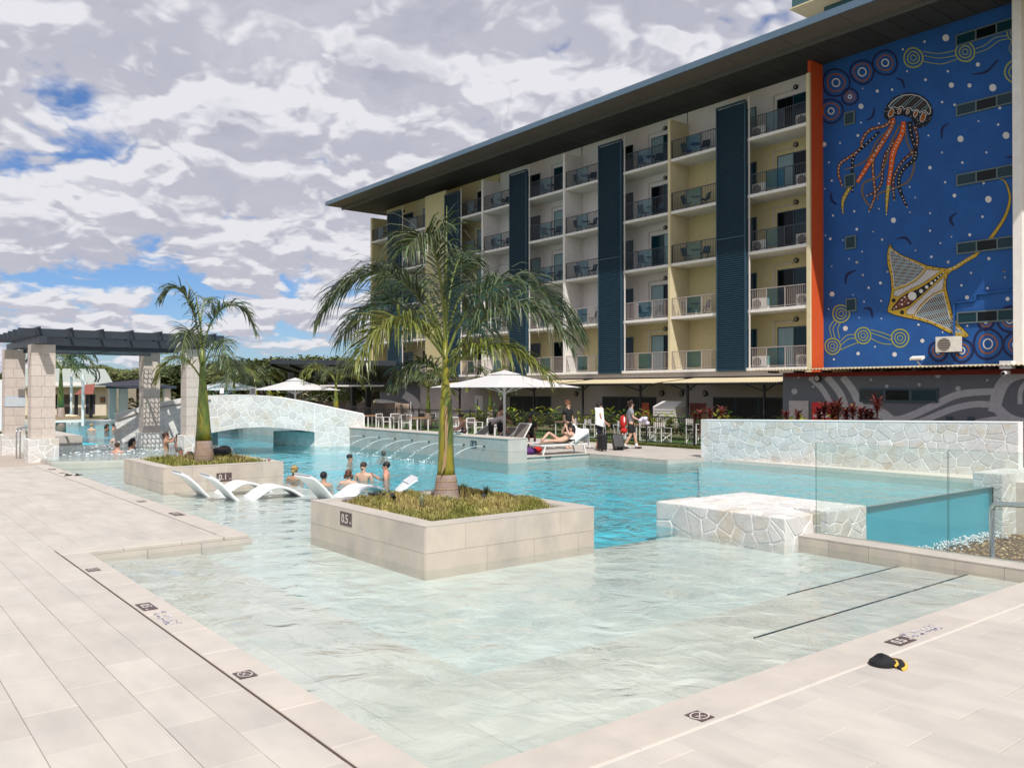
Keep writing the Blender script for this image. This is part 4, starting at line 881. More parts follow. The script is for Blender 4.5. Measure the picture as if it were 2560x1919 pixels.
# ground floor wall
MB().box(38.6, 24.0, -.4, 39.0, 67.6, 2.94).build('ground_floor_wall', m_gw, ht)
def groundglass(px0, px1, z0, z1, n, cur):
    a, c = at_x(px1, 1000, 38.57).y, at_x(px0, 1000, 38.57).y
    f = MB().box(38.55, a, z0, 38.595, c, z1).build('glass_door', m_frame, ht)
    for i in range(n):
        p, q = a + (c - a) * i / n + .05, a + (c - a) * (i + 1) / n - .05; box_part('pane', m_curtd if cur else m_pane, f, 38.544, p, z0 + .05, 38.549, q, z1 - .08)
groundglass(1275, 1377, -.3, 1.78, 3, 1); groundglass(1506, 1640, -.3, 1.80, 3, 1); groundglass(1783, 1957, -.3, 1.82, 3, 1)
for (px0, px1, zt, mm) in ((1187, 1208, 1.8, m_white), (1122, 1147, 1.75, M('lilac_door', (.42, .37, .40), .6))):
    a, c = at_x(px1, 1000, 38.57).y, at_x(px0, 1000, 38.57).y; dd = MB().box(38.56, a, -.3, 38.6, c, zt).build('door', mm, ht); box_part('grip', m_black, dd, 38.53, c - .42, .9, 38.558, c - .36, 1.5)
for k, (px_, py_) in enumerate(((1271, 985), (1441, 984), (1655, 983), (1704, 983), (1763, 983))):
    p = at_x(px_, py_, 38.57); lo = MB().tube([(38.6, p.y, p.z), (38.5, p.y, p.z)], .17, 16).build('bulkhead_light', m_black, ht); MB().tube([(38.5, p.y, p.z), (38.47, p.y, p.z)], .11, 14).build('diffuser', M('bulk_lens', (.42, .38, .33), .3), lo); MB().box(38.46, p.y - .13, p.z - .012, 38.469, p.y + .13, p.z + .012).box(38.4605, p.y - .012, p.z - .13, 38.4695, p.y + .012, p.z + .13).build('guard', m_black, lo)
# left end of the ground floor: slate mural with pale shapes
a = at_x(1050, 1000, 38.58).y
MB().box(38.56, a, -.3, 38.597, 67.6, 2.93).build('slate_panel', m_gd, ht)
def flat_shape(pts, X, mat, parent, name):
    """flat painted shape traced on the wall plane x = X"""
    me = bpy.data.meshes.new(name); ps = [at_x(p[0], p[1], X) for p in pts]; me.from_pydata([tuple(p) for p in ps], [], [tuple(range(len(ps)))]); return link(name, me, mat, parent)
def sweep(pts, ws, X, mat, parent, name):
    """painted stroke of varying width along a traced line (pixels) on wall plane x = X"""
    pts = [V((p[0], p[1])) for p in pts]; n = len(pts)
    if not isinstance(ws, (list, tuple)): ws = [ws] * n
    L = []; R = []
    for i in range(n):
        t = (pts[min(i + 1, n - 1)] - pts[max(i - 1, 0)]); t.normalize(); nn = V((-t.y, t.x)); L.append(pts[i] + nn * ws[i] / 2); R.append(pts[i] - nn * ws[i] / 2)
    return [(at_x(p.x, p.y, X), at_x(q.x, q.y, X)) for p, q in zip(L, R)]
def spline(pts, k=6):
    out = []
    for i in range(len(pts) - 1):
        p0, p1, p2, p3 = [V((q[0], q[1])) for q in (pts[max(i - 1, 0)], pts[i], pts[i + 1], pts[min(i + 2, len(pts) - 1)])]
        for j in range(k):
            t = j / k; out.append(tuple(0.5 * (2 * p1 + (p2 - p0) * t + (2 * p0 - 5 * p1 + 4 * p2 - p3) * t * t + (3 * p1 - p0 - 3 * p2 + p3) * t ** 3)))
    out.append(tuple(pts[-1])); return out
class Paint:
    """collects flat painted shapes of one colour on a wall plane"""
    def __init__(s, X): s.X = X; s.b = MB()
    def poly(s, pts):
        ps = [at_x(p[0], p[1], s.X) for p in pts]; s.b.add(ps, [tuple(range(len(ps)))]); return s
    def stroke(s, pts, w, smooth=True):
        if smooth: 
            n0 = len(pts); q = spline(pts)
            if isinstance(w, (list, tuple)): w = [w[min(int(i / 6), n0 - 2)] + (w[min(int(i / 6) + 1, n0 - 1)] - w[min(int(i / 6), n0 - 2)]) * ((i % 6) / 6 if i < len(q) - 1 else 1) for i in range(len(q))]
            pts = q
        if smooth: s.X -= .0002
        pr = sweep(pts, w, s.X, None, None, '')
        vs = [v for ab in pr for v in ab]; s.b.add(vs, [(2 * i, 2 * i + 1, 2 * i + 3, 2 * i + 2) for i in range(len(pr) - 1)]); return s
    def disc(s, x, y, rx, ry=None, n=14, rot=0.0):
        ry = ry or rx; return s.poly([(x + cos(rot) * rx * cos(2 * pi * k / n) - sin(rot) * ry * sin(2 * pi * k / n), y + sin(rot) * rx * cos(2 * pi * k / n) + cos(rot) * ry * sin(2 * pi * k / n)) for k in range(n)])
    def ring(s, x, y, r, w, sq=1.0, n=26, wob=0.0, seed=0):
        s.X -= .0002; q = random.Random(seed + int(x)); ph = q.uniform(0, 6)
        f = lambda k, rr_: (x + cos(2 * pi * k / n) * rr_ * (1 + wob * sin(3 * 2 * pi * k / n + ph)), y + sin(2 * pi * k / n) * rr_ * sq * (1 + wob * sin(3 * 2 * pi * k / n + ph)))
        o = [at_x(*f(k, r + w / 2), s.X) for k in range(n)]; i = [at_x(*f(k, r - w / 2), s.X) for k in range(n)]
        s.b.add(o + i, [(k, (k + 1) % n, n + (k + 1) % n, n + k) for k in range(n)]); return s
    def build(s, name, mat, parent): return s.b.build(name, mat, parent)
p = Paint(38.545)
p.stroke([(962, 1105), (975, 1068), (996, 1060), (1015, 1085), (1020, 1115)], [16, 18, 20, 18, 16]); p.stroke([(940, 1010), (985, 1018), (1020, 1040), (1035, 1080)], [26, 30, 30, 30]); p.stroke([(1010, 985), (1040, 1010), (1048, 1060)], 20)
for (x, y, r) in ((962, 1003, 4), (938, 1000, 3), (985, 972, 4), (1079, 1000, 4), (970, 985, 3)): p.disc(x, y, r)
p.build('painted_band', M('pale_mural_paint', (.48, .46, .47), .85), ht)
# awnings
m_corr = M('corrugated_cream', (0.58, 0.50, 0.34), 0.5, 0.06, 4)
def awning(y0, y1, zf=2.60, xf=35.0):
    e = empty('awning', ((xf + 37.9) / 2, (y0 + y1) / 2, 0), cat='awning'); b = MB(); n = int((y1 - y0) / .076); v = []
    for i in range(n + 1):
        y = y0 + (y1 - y0) * i / n; dz = .018 if i % 2 else -.018; v += [(xf, y, zf + dz), (38.5, y, zf + .34 + dz), (xf, y, zf + dz - .02), (38.5, y, zf + .32 + dz)]
    b.add(v, [f for i in range(n) for f in ((4 * i, 4 * i + 4, 4 * i + 5, 4 * i + 1), (4 * i + 2, 4 * i + 3, 4 * i + 7, 4 * i + 6), (4 * i, 4 * i + 2, 4 * i + 6, 4 * i + 4))]); b.build('corrugated_sheet', m_corr, e)
    MB().box(xf + .08, y0 + .1, zf - .14, xf + .2, y1 - .1, zf - .03).build('beam', m_black, e); MB().box(37.2, y0 + .1, zf + .05, 37.3, y1 - .1, zf + .17).build('beam', m_black, e)
    for y in (y0 + (y1 - y0) * .18, y0 + (y1 - y0) * .82):
        MB().box(xf + .45, y - .05, -.3, xf + .55, y + .05, zf - .08).build('post', m_black, e); MB().bar((xf + .1, y - .9, zf - .10), (xf + .5, y, zf - .45), .05, .08).build('brace', m_black, e); MB().bar((xf + .1, y + .9, zf - .10), (xf + .5, y, zf - .45), .05, .08).build('brace', m_black, e)
    return e
tag(awning(at_x(1958, 950, 35.0).y + .05, at_x(1655, 950, 35.0).y), 'cream corrugated awning on black posts next to the grey annex wall')
tag(awning(at_x(1630, 950, 35.0).y, at_x(1405, 950, 35.0).y), 'cream corrugated awning on black posts behind the white parasol')
tag(awning(at_x(1380, 950, 35.0).y, at_x(1090, 950, 35.0).y), 'cream corrugated awning on black posts hidden mostly by the near palm')
# ---------------------------------------------------------------- mural wall
XM = 38.86; YM1 = 23.80
YM0 = at_x(2550, 700, XM).y
MB().box(XM, YM0 - .1, 3.0, XM + .28, YM1, SOF + .01).build('blue_wall', M('mural_blue', (0.012, 0.085, 0.30), 0.75, 0.12, 1.2, 0.08, 50), ht)
MB().box(XM - .7, YM0 - .35, 2.6, XM + .3, YM0, SOF).build('white_fin', m_slab, ht); MB().box(XM - .1, YM0, 3.0, XM + .01, YM1, 3.32).build('ledge', m_crm, ht)
mural = empty('mural', (XM, 19, 3.4), label='blue painted wall mural of sea animals, dots and circles', cat='mural')
s_ = lambda x, y: (1900 + x / 2.368, y / 2.368)             # traced in enlarged views of the photograph
t_ = lambda x, y: (1900 + x / 2.764, 500 + y / 2.764)
r_ = lambda x, y: (2180 + x / 6.377, 590 + y / 6.377)
j_ = lambda x, y: (2080 + x / 7.9, 220 + y / 7.9)
PC = dict(white=(.62, .60, .60), navy=(.005, .012, .07), ink=(.006, .007, .012), rust=(.28, .085, .02), orange=(.62, .10, .012), olive=(.30, .32, .085), ochre=(.50, .28, .02), brown=(.13, .035, .02), tan=(.16, .10, .055), mustard=(.45, .30, .03), cyan=(.25, .45, .55))
PM = {k: M('paint_' + k, v, .7, .08, 3) for k, v in PC.items()}
lay = lambda k: XM - .004 - .0025 * k
# dots
p = Paint(lay(0)); rr = random.Random(77)
for (x, y, r) in [(1100, 225, 20), (1290, 383, 12), (1133, 505, 15), (1378, 520, 21), (1240, 507, 12), (598, 630, 15), (694, 540, 9), (1187, 823, 18), (1457, 802, 20), (1352, 1180, 19), (790, 1304, 15), (1006, 993, 10), (1151, 1158, 11), (573, 1357, 8), (416, 1414, 8), (723, 1418, 7), (1242, 1390, 9), (1355, 1531, 9), (379, 855, 14), (1410, 738, 7), (1078, 605, 7), (980, 473, 8), (974, 248, 7), (846, 293, 6), (1112, 423, 7), (870, 423, 5), (782, 532, 7), (608, 525, 4), (598, 727, 5), (704, 731, 5), (579, 803, 8), (474, 847, 5), (409, 962, 5), (425, 1070, 6), (384, 1118, 4), (432, 1276, 6), (558, 1251, 6), (704, 1236, 4), (886, 1107, 5), (1096, 1079, 6), (1078, 903, 5), (1340, 903, 6), (1198, 963, 7), (1324, 1085, 7), (997, 803, 5), (1294, 718, 5), (1152, 621, 7), (1420, 640, 8), (1528, 679, 7), (1317, 1283, 7), (1007, 1262, 5), (888, 1257, 4), (919, 1170, 4), (1007, 1366, 6), (1068, 1439, 4), (1015, 1520, 7), (1115, 1551, 8), (1518, 1336, 6), (575, 1551, 8), (609, 1628, 6), (527, 1533, 4), (424, 1576, 4), (754, 1608, 6), (491, 1422, 4), (605, 1490, 4), (1444, 1603, 8), (1249, 1615, 6), (1450, 1643, 5), (921, 1483, 4), (388, 1394, 4), (670, 1372, 4), (1134, 1402, 4)]: q = s_(x, y); p.disc(q[0], q[1], r / 2.368, r * 1.05 / 2.368)
for (x, y, r) in [(498, 650, 17), (590, 886, 17), (678, 1060, 12), (930, 1066, 16), (1122, 972, 14), (1431, 673, 14), (1711, 683, 14), (1300, 429, 10), (1580, 404, 10), (670, 428, 10), (832, 573, 10), (880, 493, 7), (751, 606, 8), (710, 518, 7), (719, 702, 6), (642, 655, 4), (795, 1013, 6), (511, 1100, 7), (837, 697, 6), (839, 819, 5), (685, 813, 4), (474, 753, 5), (495, 457, 5), (705, 357, 5), (845, 272, 7), (782, 219, 5), (1074, 349, 5), (1246, 298, 6), (1457, 503, 6), (1685, 489, 9), (1572, 609, 8), (1692, 536, 5), (1392, 589, 8), (1773, 367, 6), (1773, 178, 6), (1262, 912, 5), (1095, 861, 8), (1432, 869, 7), (615, 407, 5)]: q = t_(x, y); p.disc(q[0], q[1], r / 2.764)
p.build('painted_dots', PM['white'], mural)['kind'] = 'stuff'
# dark curls
p = Paint(lay(0))
for c in ([(805, 462), (840, 478), (855, 520)], [(625, 715), (665, 690), (678, 640)], [(1120, 728), (1080, 760), (1075, 820)], [(1255, 440), (1340, 425), (1410, 352)], [(420, 1140), (425, 1185), (455, 1212)], [(808, 1415), (860, 1408), (892, 1445)], [(1165, 1260), (1130, 1290), (1145, 1338)], [(570, 1600), (520, 1620), (505, 1656)], [(1455, 935), (1500, 930), (1530, 942)]):
    q = [s_(*a) for a in c]; p.stroke(q, [2, 7, 4])
for c in ([(660, 485), (600, 520), (590, 580)], [(715, 750), (760, 752), (778, 810)], [(945, 268), (1005, 262), (1045, 305)], [(1358, 90), (1315, 130), (1335, 180)], [(1775, 530), (1775, 590), (1720, 625)]): p.stroke([t_(*a) for a in c], [2, 8, 4])
p.build('painted_curls', PM['navy'], mural)['kind'] = 'stuff'
# concentric circles top left and bottom right
def circles(x, y, k, f, i, a, b_, c, w, sq):
    q = f(x, y); X0 = .0004 * i
    n_ = Paint(lay(0) - X0).ring(q[0], q[1], a / k, w[0] / k, sq, wob=.03, seed=i).build('painted_circle', PM['navy'], mural)
    Paint(lay(1) - X0).ring(q[0], q[1], b_ / k, w[1] / k, sq, wob=.035, seed=i).build('rust_ring', PM['rust'], n_); Paint(lay(1) - X0).ring(q[0], q[1], c / k, w[2] / k, sq * 1.04).build('white_ring', PM['white'], n_)
for i, (x, y, a, b_, c) in enumerate([(450, 490, 80, 52, 22), (605, 427, 70, 50, 23), (741, 373, 72, 45, 20), (532, 573, 48, 27, 10), (421, 658, 70, 47, 17)]): circles(x, y, 2.368, s_, i, a, b_, c, (12, 8, 7), 1.0)
for i, (x, y, a, b_, c) in enumerate([(1575, 993, 100, 62, 31), (1768, 1000, 84, 48, 22), (1725, 825, 84, 48, 24), (1233, 1043, 64, 38, 15), (1395, 1040, 75, 46, 20), (1560, 838, 55, 35, 12)]): circles(x, y, 2.764, t_, i, a, b_, c, (17, 10, 8), 1.05)
# olive journey lines
def olive(cx, cy, R, k, f):
    q = f(cx, cy); o = Paint(lay(2)).ring(q[0], q[1], R / k * .93, R / k * .16, 1.03, wob=.02).build('painted_meeting_place', PM['olive'], mural)
    Paint(lay(2)).ring(q[0], q[1], R / k * .58, R / k * .12, 1.03, wob=.03).build('ring', PM['olive'], o); Paint(lay(2)).ring(q[0], q[1], R / k * .27, R / k * .09, 1.05).build('ring', PM['olive'], o)
for c in ((908, 343, 60), (1215, 308, 60), (1515, 195, 55), (1515, 425, 70)): olive(*c, 2.368, s_)
for c in ((560, 785, 62), (502, 1010, 57), (712, 936, 58), (968, 953, 64)): olive(*c, 2.764, t_)
for c in ([(965, 305), (1060, 318), (1155, 300)], [(972, 330), (1060, 345), (1160, 330)], [(960, 362), (1070, 380), (1165, 352)], [(1275, 290), (1330, 270), (1390, 225), (1460, 212)], [(1280, 315), (1350, 290), (1410, 245), (1465, 232)], [(1490, 245), (1475, 290), (1495, 330), (1500, 365)], [(1525, 245), (1515, 290), (1535, 330), (1535, 362)]): Paint(lay(1)).stroke([s_(*a) for a in c], 2.0).build('painted_trail', PM['olive'], mural)
for c in ([(513, 830), (482, 880), (495, 950)], [(530, 845), (505, 890), (520, 955)], [(556, 845), (538, 890), (550, 955)], [(556, 975), (600, 935), (655, 928)], [(560, 1002), (610, 960), (660, 955)], [(555, 1035), (620, 1005), (680, 985)], [(765, 895), (840, 915), (905, 938)], [(768, 918), (850, 945), (905, 968)], [(765, 955), (840, 990), (910, 996)]): Paint(lay(1)).stroke([t_(*a) for a in c], 2.0).build('painted_trail', PM['olive'], mural)
# ---- jellyfish
bell = [(1100, 640), (1040, 600), (1020, 520), (1035, 430), (1100, 310), (1210, 190), (1370, 115), (1540, 90), (1700, 120), (1850, 200), (1950, 320), (2000, 430), (1990, 540), (1940, 660), (1850, 750), (1720, 800), (1650, 780), (1560, 600), (1400, 545), (1250, 560)]
jf = Paint(lay(5)).poly([j_(*a) for a in bell]).build('painted_jellyfish', PM['ink'], mural)
tent = [([(780, 705), (740, 745), (650, 770), (605, 830), (595, 880), (530, 930), (475, 970), (465, 1030), (488, 1105)], [16, 15, 14, 14, 14, 13, 13, 12, 7], 'brown2'),
        ([(705, 780), (660, 825), (600, 880), (555, 930), (545, 1010), (548, 1140)], [10, 10, 11, 11, 11, 6], 'navyt'),
        ([(790, 700), (775, 760), (700, 880), (650, 960), (600, 1040), (575, 1080)], [18, 22, 26, 24, 22, 20], 'orange'),
        ([(535, 1105), (498, 1170), (488, 1220), (492, 1268)], [18, 20, 12, 4], 'ochre'),
        ([(850, 720), (840, 790), (790, 900), (775, 1000), (760, 1100)], [24, 30, 34, 26, 22], 'orange'), ([(760, 1100), (752, 1180), (748, 1270)], [20, 18, 3], 'ochre'),
        ([(800, 720), (740, 820), (685, 890), (668, 980), (675, 1080), (680, 1160), (645, 1252)], [12, 13, 13, 13, 12, 12, 6], 'brown2'),
        ([(800, 830), (745, 910), (725, 990), (722, 1070), (690, 1130), (625, 1162)], [12, 13, 13, 12, 12, 6], 'maroon'),
        ([(885, 720), (895, 800), (920, 880), (915, 940), (850, 1000), (822, 1060), (830, 1130), (870, 1225)], [26, 22, 20, 20, 18, 17, 14, 8], 'navyt'),
        ([(910, 740), (930, 810), (920, 880), (850, 950), (810, 1010), (788, 1080), (795, 1185)], [16, 16, 15, 14, 14, 13, 7], 'maroon'),
        ([(860, 760), (870, 840), (905, 920), (910, 1000), (870, 1080), (760, 1125), (700, 1150), (700, 1185)], [10, 11, 11, 12, 12, 11, 10, 6], 'tan'),
        ([(830, 740), (770, 860), (745, 960), (700, 1045), (620, 1080), (605, 1140), (635, 1205), (670, 1230)], [12, 12, 12, 12, 12, 12, 11, 6], 'tan'), ([(760, 770), (690, 840), (640, 940), (560, 985), (500, 1005)], [9, 10, 10, 10, 5], 'tan')]
TC = dict(brown2='rust', navyt='ink', orange='orange', ochre='mustard', maroon='brown', tan='tan'); by = {}
ink = Paint(lay(1)); dots = Paint(lay(4))
for (pts, ws, c) in tent:
    q = [s_(*a) for a in pts]; w = [x / 2.368 for x in ws]; 
    if c != 'tan': ink.stroke(q, [x + 2.6 for x in w])
    P = by.setdefault(c, Paint(lay(2 if c == 'tan' else 3))); P.stroke(q, w); sp = spline(q)
    if c != 'tan':
        acc = 0
        for a, b_ in zip(sp, sp[1:]):
            acc += math.dist(a, b_)
            if acc > 7.5: acc = 0; dots.disc(b_[0], b_[1], 1.9 if c in ('orange',) else 1.6, n=8)
ink.build('outline', PM['ink'], jf)
for c, P in by.items(): P.build('tentacles', PM[TC[c]], jf)
dome = [(1120, 370), (1180, 280), (1290, 195), (1430, 145), (1580, 130), (1720, 165), (1850, 250), (1930, 370), (1950, 470), (1915, 520), (1880, 490), (1840, 445), (1780, 470), (1735, 495), (1700, 435), (1660, 430), (1590, 460), (1545, 395), (1490, 395), (1430, 425), (1385, 365), (1340, 370), (1280, 405), (1225, 370), (1150, 400)]
wl = Paint(lay(7)); q = [j_(*a) for a in dome]; wl.stroke(q + [q[0]], 1.7, False)
def inside(pt, poly):
    c = False; n = len(poly); j = n - 1
    for i in range(n):
        if ((poly[i][1] > pt[1]) != (poly[j][1] > pt[1])) and (pt[0] < (poly[j][0] - poly[i][0]) * (pt[1] - poly[i][1]) / (poly[j][1] - poly[i][1] + 1e-9) + poly[i][0]): c = not c
        j = i
    return c
def hatch(P, poly, ang, step, w, phase=0.0, skip=None):
    d = (cos(ang), sin(ang)); nn = (-d[1], d[0]); o = [p_[0] * nn[0] + p_[1] * nn[1] for p_ in poly]; t = min(o) + phase + step * .5; k = 0
    while t < max(o):
        ds = []
        for i in range(len(poly)):
            a, b_ = poly[i], poly[(i + 1) % len(poly)]; ta, tb = a[0] * nn[0] + a[1] * nn[1] - t, b_[0] * nn[0] + b_[1] * nn[1] - t
            if (ta < 0) != (tb < 0):
                f = ta / (ta - tb); x, y = a[0] + (b_[0] - a[0]) * f, a[1] + (b_[1] - a[1]) * f; ds.append(x * d[0] + y * d[1])
        ds.sort()
        if not (skip and skip(k)):
            for a, b_ in zip(ds[::2], ds[1::2]): P.stroke([(a * d[0] + t * nn[0], a * d[1] + t * nn[1]), (b_ * d[0] + t * nn[0], b_ * d[1] + t * nn[1])], w, False)
        t += step; k += 1
hat = Paint(lay(6)); hatch(hat, q, radians(62), 4.6, 1.0)
hat2 = Paint(lay(6) - .001); hatch(hat2, q, radians(-42), 5.2, 1.0, 0, lambda k: k % 4 > 1)
hat.build('hatching', PM['tan'], jf); hat2.build('cross_hatching', PM['cyan'], jf); wl.build('bell_outline', PM['white'], jf)
sp_ = Paint(lay(7)); br_ = Paint(lay(8))
for (x, y, a, b_) in ((1167, 493, 95, 55), (1330, 460, 65, 36), (1495, 470, 56, 32), (1650, 510, 70, 42), (1797, 580, 105, 55)):
    c = j_(x, y); sp_.disc(c[0], c[1], a / 7.9, b_ / 7.9, 16, radians(-68)); br_.disc(c[0], c[1], a / 7.9 - 1.4, b_ / 7.9 - 1.4, 16, radians(-68))
rr = random.Random(6); bq = [j_(*a) for a in bell]; dq = q
for i in range(150):
    c = (rr.uniform(min(a[0] for a in bq), max(a[0] for a in bq)), rr.uniform(min(a[1] for a in bq), max(a[1] for a in bq)))
    if inside(c, bq) and not inside(c, dq): sp_.disc(c[0], c[1], .8, n=6)
sp_.build('spots', PM['white'], jf); br_.build('bell_ovals', PM['rust'], jf); dots.build('tentacle_dots', PM['white'], jf)
# ---- stingray
body = [(280, 130), (330, 210), (480, 310), (680, 390), (860, 470), (1040, 505), (1200, 520), (1270, 560), (1205, 610), (1175, 720), (1180, 840), (1230, 1040), (1280, 1250), (1370, 1400), (1545, 1580), (1500, 1610), (1340, 1590), (1150, 1500), (960, 1400), (760, 1340), (560, 1300), (370, 1255), (255, 1210), (250, 1170), (290, 1030), (315, 850), (300, 640), (250, 450), (245, 280)]
Q = [r_(*a) for a in body]
oc = Paint(lay(4)); oc.poly(Q); oc.stroke([r_(1215, 540), r_(1330, 500), r_(1500, 390), r_(1660, 300)], 8.5); oc.stroke([t_(1480, 390), t_(1600, 255), t_(1690, 120), t_(1725, 10), t_(1720, -60), t_(1690, -130), t_(1650, -145)], [7, 8, 7, 6, 5, 3.4, 1]); ry = oc.build('painted_stingray', PM['mustard'], mural)
ik = Paint(lay(3)); ik.stroke(Q + [Q[0]], 3.4, False); ik.stroke([r_(1215, 540), r_(1330, 500), r_(1500, 390), r_(1660, 300)], 11); ik.stroke([t_(1480, 390), t_(1600, 255), t_(1690, 120), t_(1725, 10), t_(1720, -60), t_(1690, -130), t_(1650, -145)], [9, 10, 9, 8, 7, 5, 2]); ik.build('outline', PM['ink'], ry)
w1 = [r_(*a) for a in [(290, 205), (420, 300), (600, 390), (840, 510), (780, 600), (680, 690), (540, 770), (355, 825), (340, 650), (305, 430), (285, 300)]]
w2 = [r_(*a) for a in [(1130, 890), (1180, 1080), (1240, 1300), (1340, 1450), (1460, 1555), (1300, 1520), (1130, 1430), (900, 1335), (680, 1270), (760, 1160), (860, 1050), (980, 950)]]
Pk = Paint(lay(5)); Pk.poly(w1); Pk.poly(w2)
b1 = [r_(*a) for a in [(870, 530), (1085, 550), (960, 650), (800, 760), (600, 850), (420, 965), (345, 950), (355, 870), (520, 815), (700, 720), (820, 600)]]; b2 = [r_(*a) for a in [(1155, 650), (1125, 850), (980, 920), (860, 1010), (760, 1110), (670, 1250), (550, 1250), (560, 1170), (680, 1080), (860, 910), (1040, 750)]]
hd = [r_(*a) for a in [(1165, 580), (1100, 600), (900, 740), (720, 850), (560, 910), (440, 990), (330, 1130), (305, 1190), (420, 1170), (600, 1110), (700, 1020), (860, 880), (1060, 690)]]
Pk.build('dark_wings', PM['ink'], ry); pw = Paint(lay(5)); pw.poly(b1); pw.poly(b2); pw.build('white_bands', PM['white'], ry); Paint(lay(6)).poly(hd).build('spine', PM['ink'], ry)
Paint(lay(7)).poly([r_(*a) for a in [(560, 925), (450, 1000), (340, 1140), (330, 1175), (440, 1150), (590, 1090), (680, 1020), (600, 990)]]).build('head', PM['brown'], ry)
hh = Paint(lay(6)); hatch(hh, w1, radians(-3), 3.6, 1.1); hatch(hh, w2, radians(-64), 4.0, 1.1); hh.stroke(w1 + [w1[0]], 1.6, False); hh.stroke(w2 + [w2[0]], 1.6, False); hh.build('hatching', PM['white'], ry)
hh = Paint(lay(6) - .001); hatch(hh, w1, radians(-52), 4.2, 1.0, 0, lambda k: k % 4 > 1); hatch(hh, w2, radians(-13), 5, 1.2, 0, lambda k: k % 4 > 1); hh.build('cross_hatching', PM['cyan'], ry)
hh = Paint(lay(6) - .0015); hatch(hh, b1, radians(75), 3.4, .7); hatch(hh, b2, radians(75), 3.4, .7); hh.stroke(b1 + [b1[0]], 1.0, False); hh.stroke(b2 + [b2[0]], 1.0, False); hh.build('band_lines', PM['ink'], ry)
sd = Paint(lay(8))
for (x, y, r) in ((642, 955, 68), (783, 878, 32), (873, 812, 28), (950, 750, 26), (1008, 705, 18), (1058, 660, 16), (1097, 626, 12), (1135, 595, 9), (520, 975, 15), (475, 1020, 14), (480, 1088, 16), (385, 1130, 14), (578, 1068, 14), (440, 1082, 8), (525, 1048, 7), (550, 1010, 7), (350, 1160, 8)): c = r_(x, y); sd.disc(c[0], c[1], r / 6.377, n=16 if r > 20 else 8)
for (x, y, r) in ((1250, 527, 16), (1320, 492, 16), (1378, 455, 13), (1437, 422, 12), (1495, 388, 11), (1545, 355, 9), (1595, 325, 8)): c = r_(x, y); sd.disc(c[0], c[1], r / 6.377, n=8)
sd.build('white_spots', PM['white'], ry); sd = Paint(lay(8))
for (x, y) in ((345, 1025), (480, 1215)): c = r_(x, y); sd.disc(c[0], c[1], 5, n=14)
sd.build('eyes', PM['ink'], ry); sd = Paint(lay(7)); ring_pts = spline([tuple(a) for a in Q], 4); acc = 0
cxm = sum(a[0] for a in Q) / len(Q); cym = sum(a[1] for a in Q) / len(Q)
for (x, y) in [(283, 172), (350, 240), (430, 298), (510, 345), (597, 387), (683, 422), (767, 463), (862, 495), (968, 507), (1073, 525), (1160, 542), (1195, 590), (1168, 693), (1152, 787), (1152, 873), (1178, 975), (1198, 1068), (1227, 1162), (1257, 1245), (1285, 1325), (1340, 1413), (1415, 1490), (1488, 1580), (1383, 1582), (1268, 1540), (1147, 1470), (1015, 1400), (885, 1347), (765, 1317), (650, 1293), (337, 817), (330, 725), (323, 645), (313, 567), (290, 478), (270, 390), (263, 287)]: c = r_(x, y); sd.disc(c[0], c[1], 1.8, n=8)
sd.build('edge_dots', PM['brown'], ry)
# windows in the mural wall
def mwin(px0, py0, px1, py1, n, cut=False):
    a = at_x(px0, py0, XM); b_ = at_x(px1, py1, XM); y0, y1, z0, z1 = b_.y, a.y, b_.z, a.z
    f = MB().box(XM - .07, y0, z0, XM - .001, y1, z0 + .06).box(XM - .07, y0, z1 - .06, XM - .001, y1, z1).box(XM - .07, y0, z0 + .06, XM - .001, y0 + .06, z1 - .06).box(XM - .07, y1 - .06, z0 + .06, XM - .001, y1, z1 - .06)
    for i in range(1, n): f.box(XM - .068, y0 + (y1 - y0) * i / n - .03, z0 + .06, XM - .001, y0 + (y1 - y0) * i / n + .03, z1 - .06)
    fo = f.build('window', M('mural_frame', (.10, .14, .15), .4), ht)
    for i in range(n): box_part('pane', m_teal_pane if i != 1 else m_pane, fo, XM - .045, y0 + (y1 - y0) * i / n + .03, z0 + .06, XM - .04, y0 + (y1 - y0) * (i + 1) / n - .03, z1 - .06)
zz = [at_x(2392, y, XM).z for y in (92, 259, 431, 607, 776)]; zb = [at_x(2392, y, XM).z for y in (118, 293, 467, 637, 810)]
for i in range(5):
    ya, yb = at_x(2549, 700, XM).y, at_x(2393, 700, XM).y; z1, z0 = zz[i] , zb[i]
    class _: pass
    f0 = proj((XM, yb, zz[i])); 
    mwin(*proj((XM, yb, z0 + .52))[:2], *proj((XM, ya, z0))[:2], 3)
for (x, y) in ((2125, 296), (2126, 452), (2128, 606), (2129, 762)):
    c = at_x(x, y, XM); mwin(*proj((XM, c.y + .28, c.z + .32))[:2], *proj((XM, c.y - .28, c.z - .32))[:2], 1)
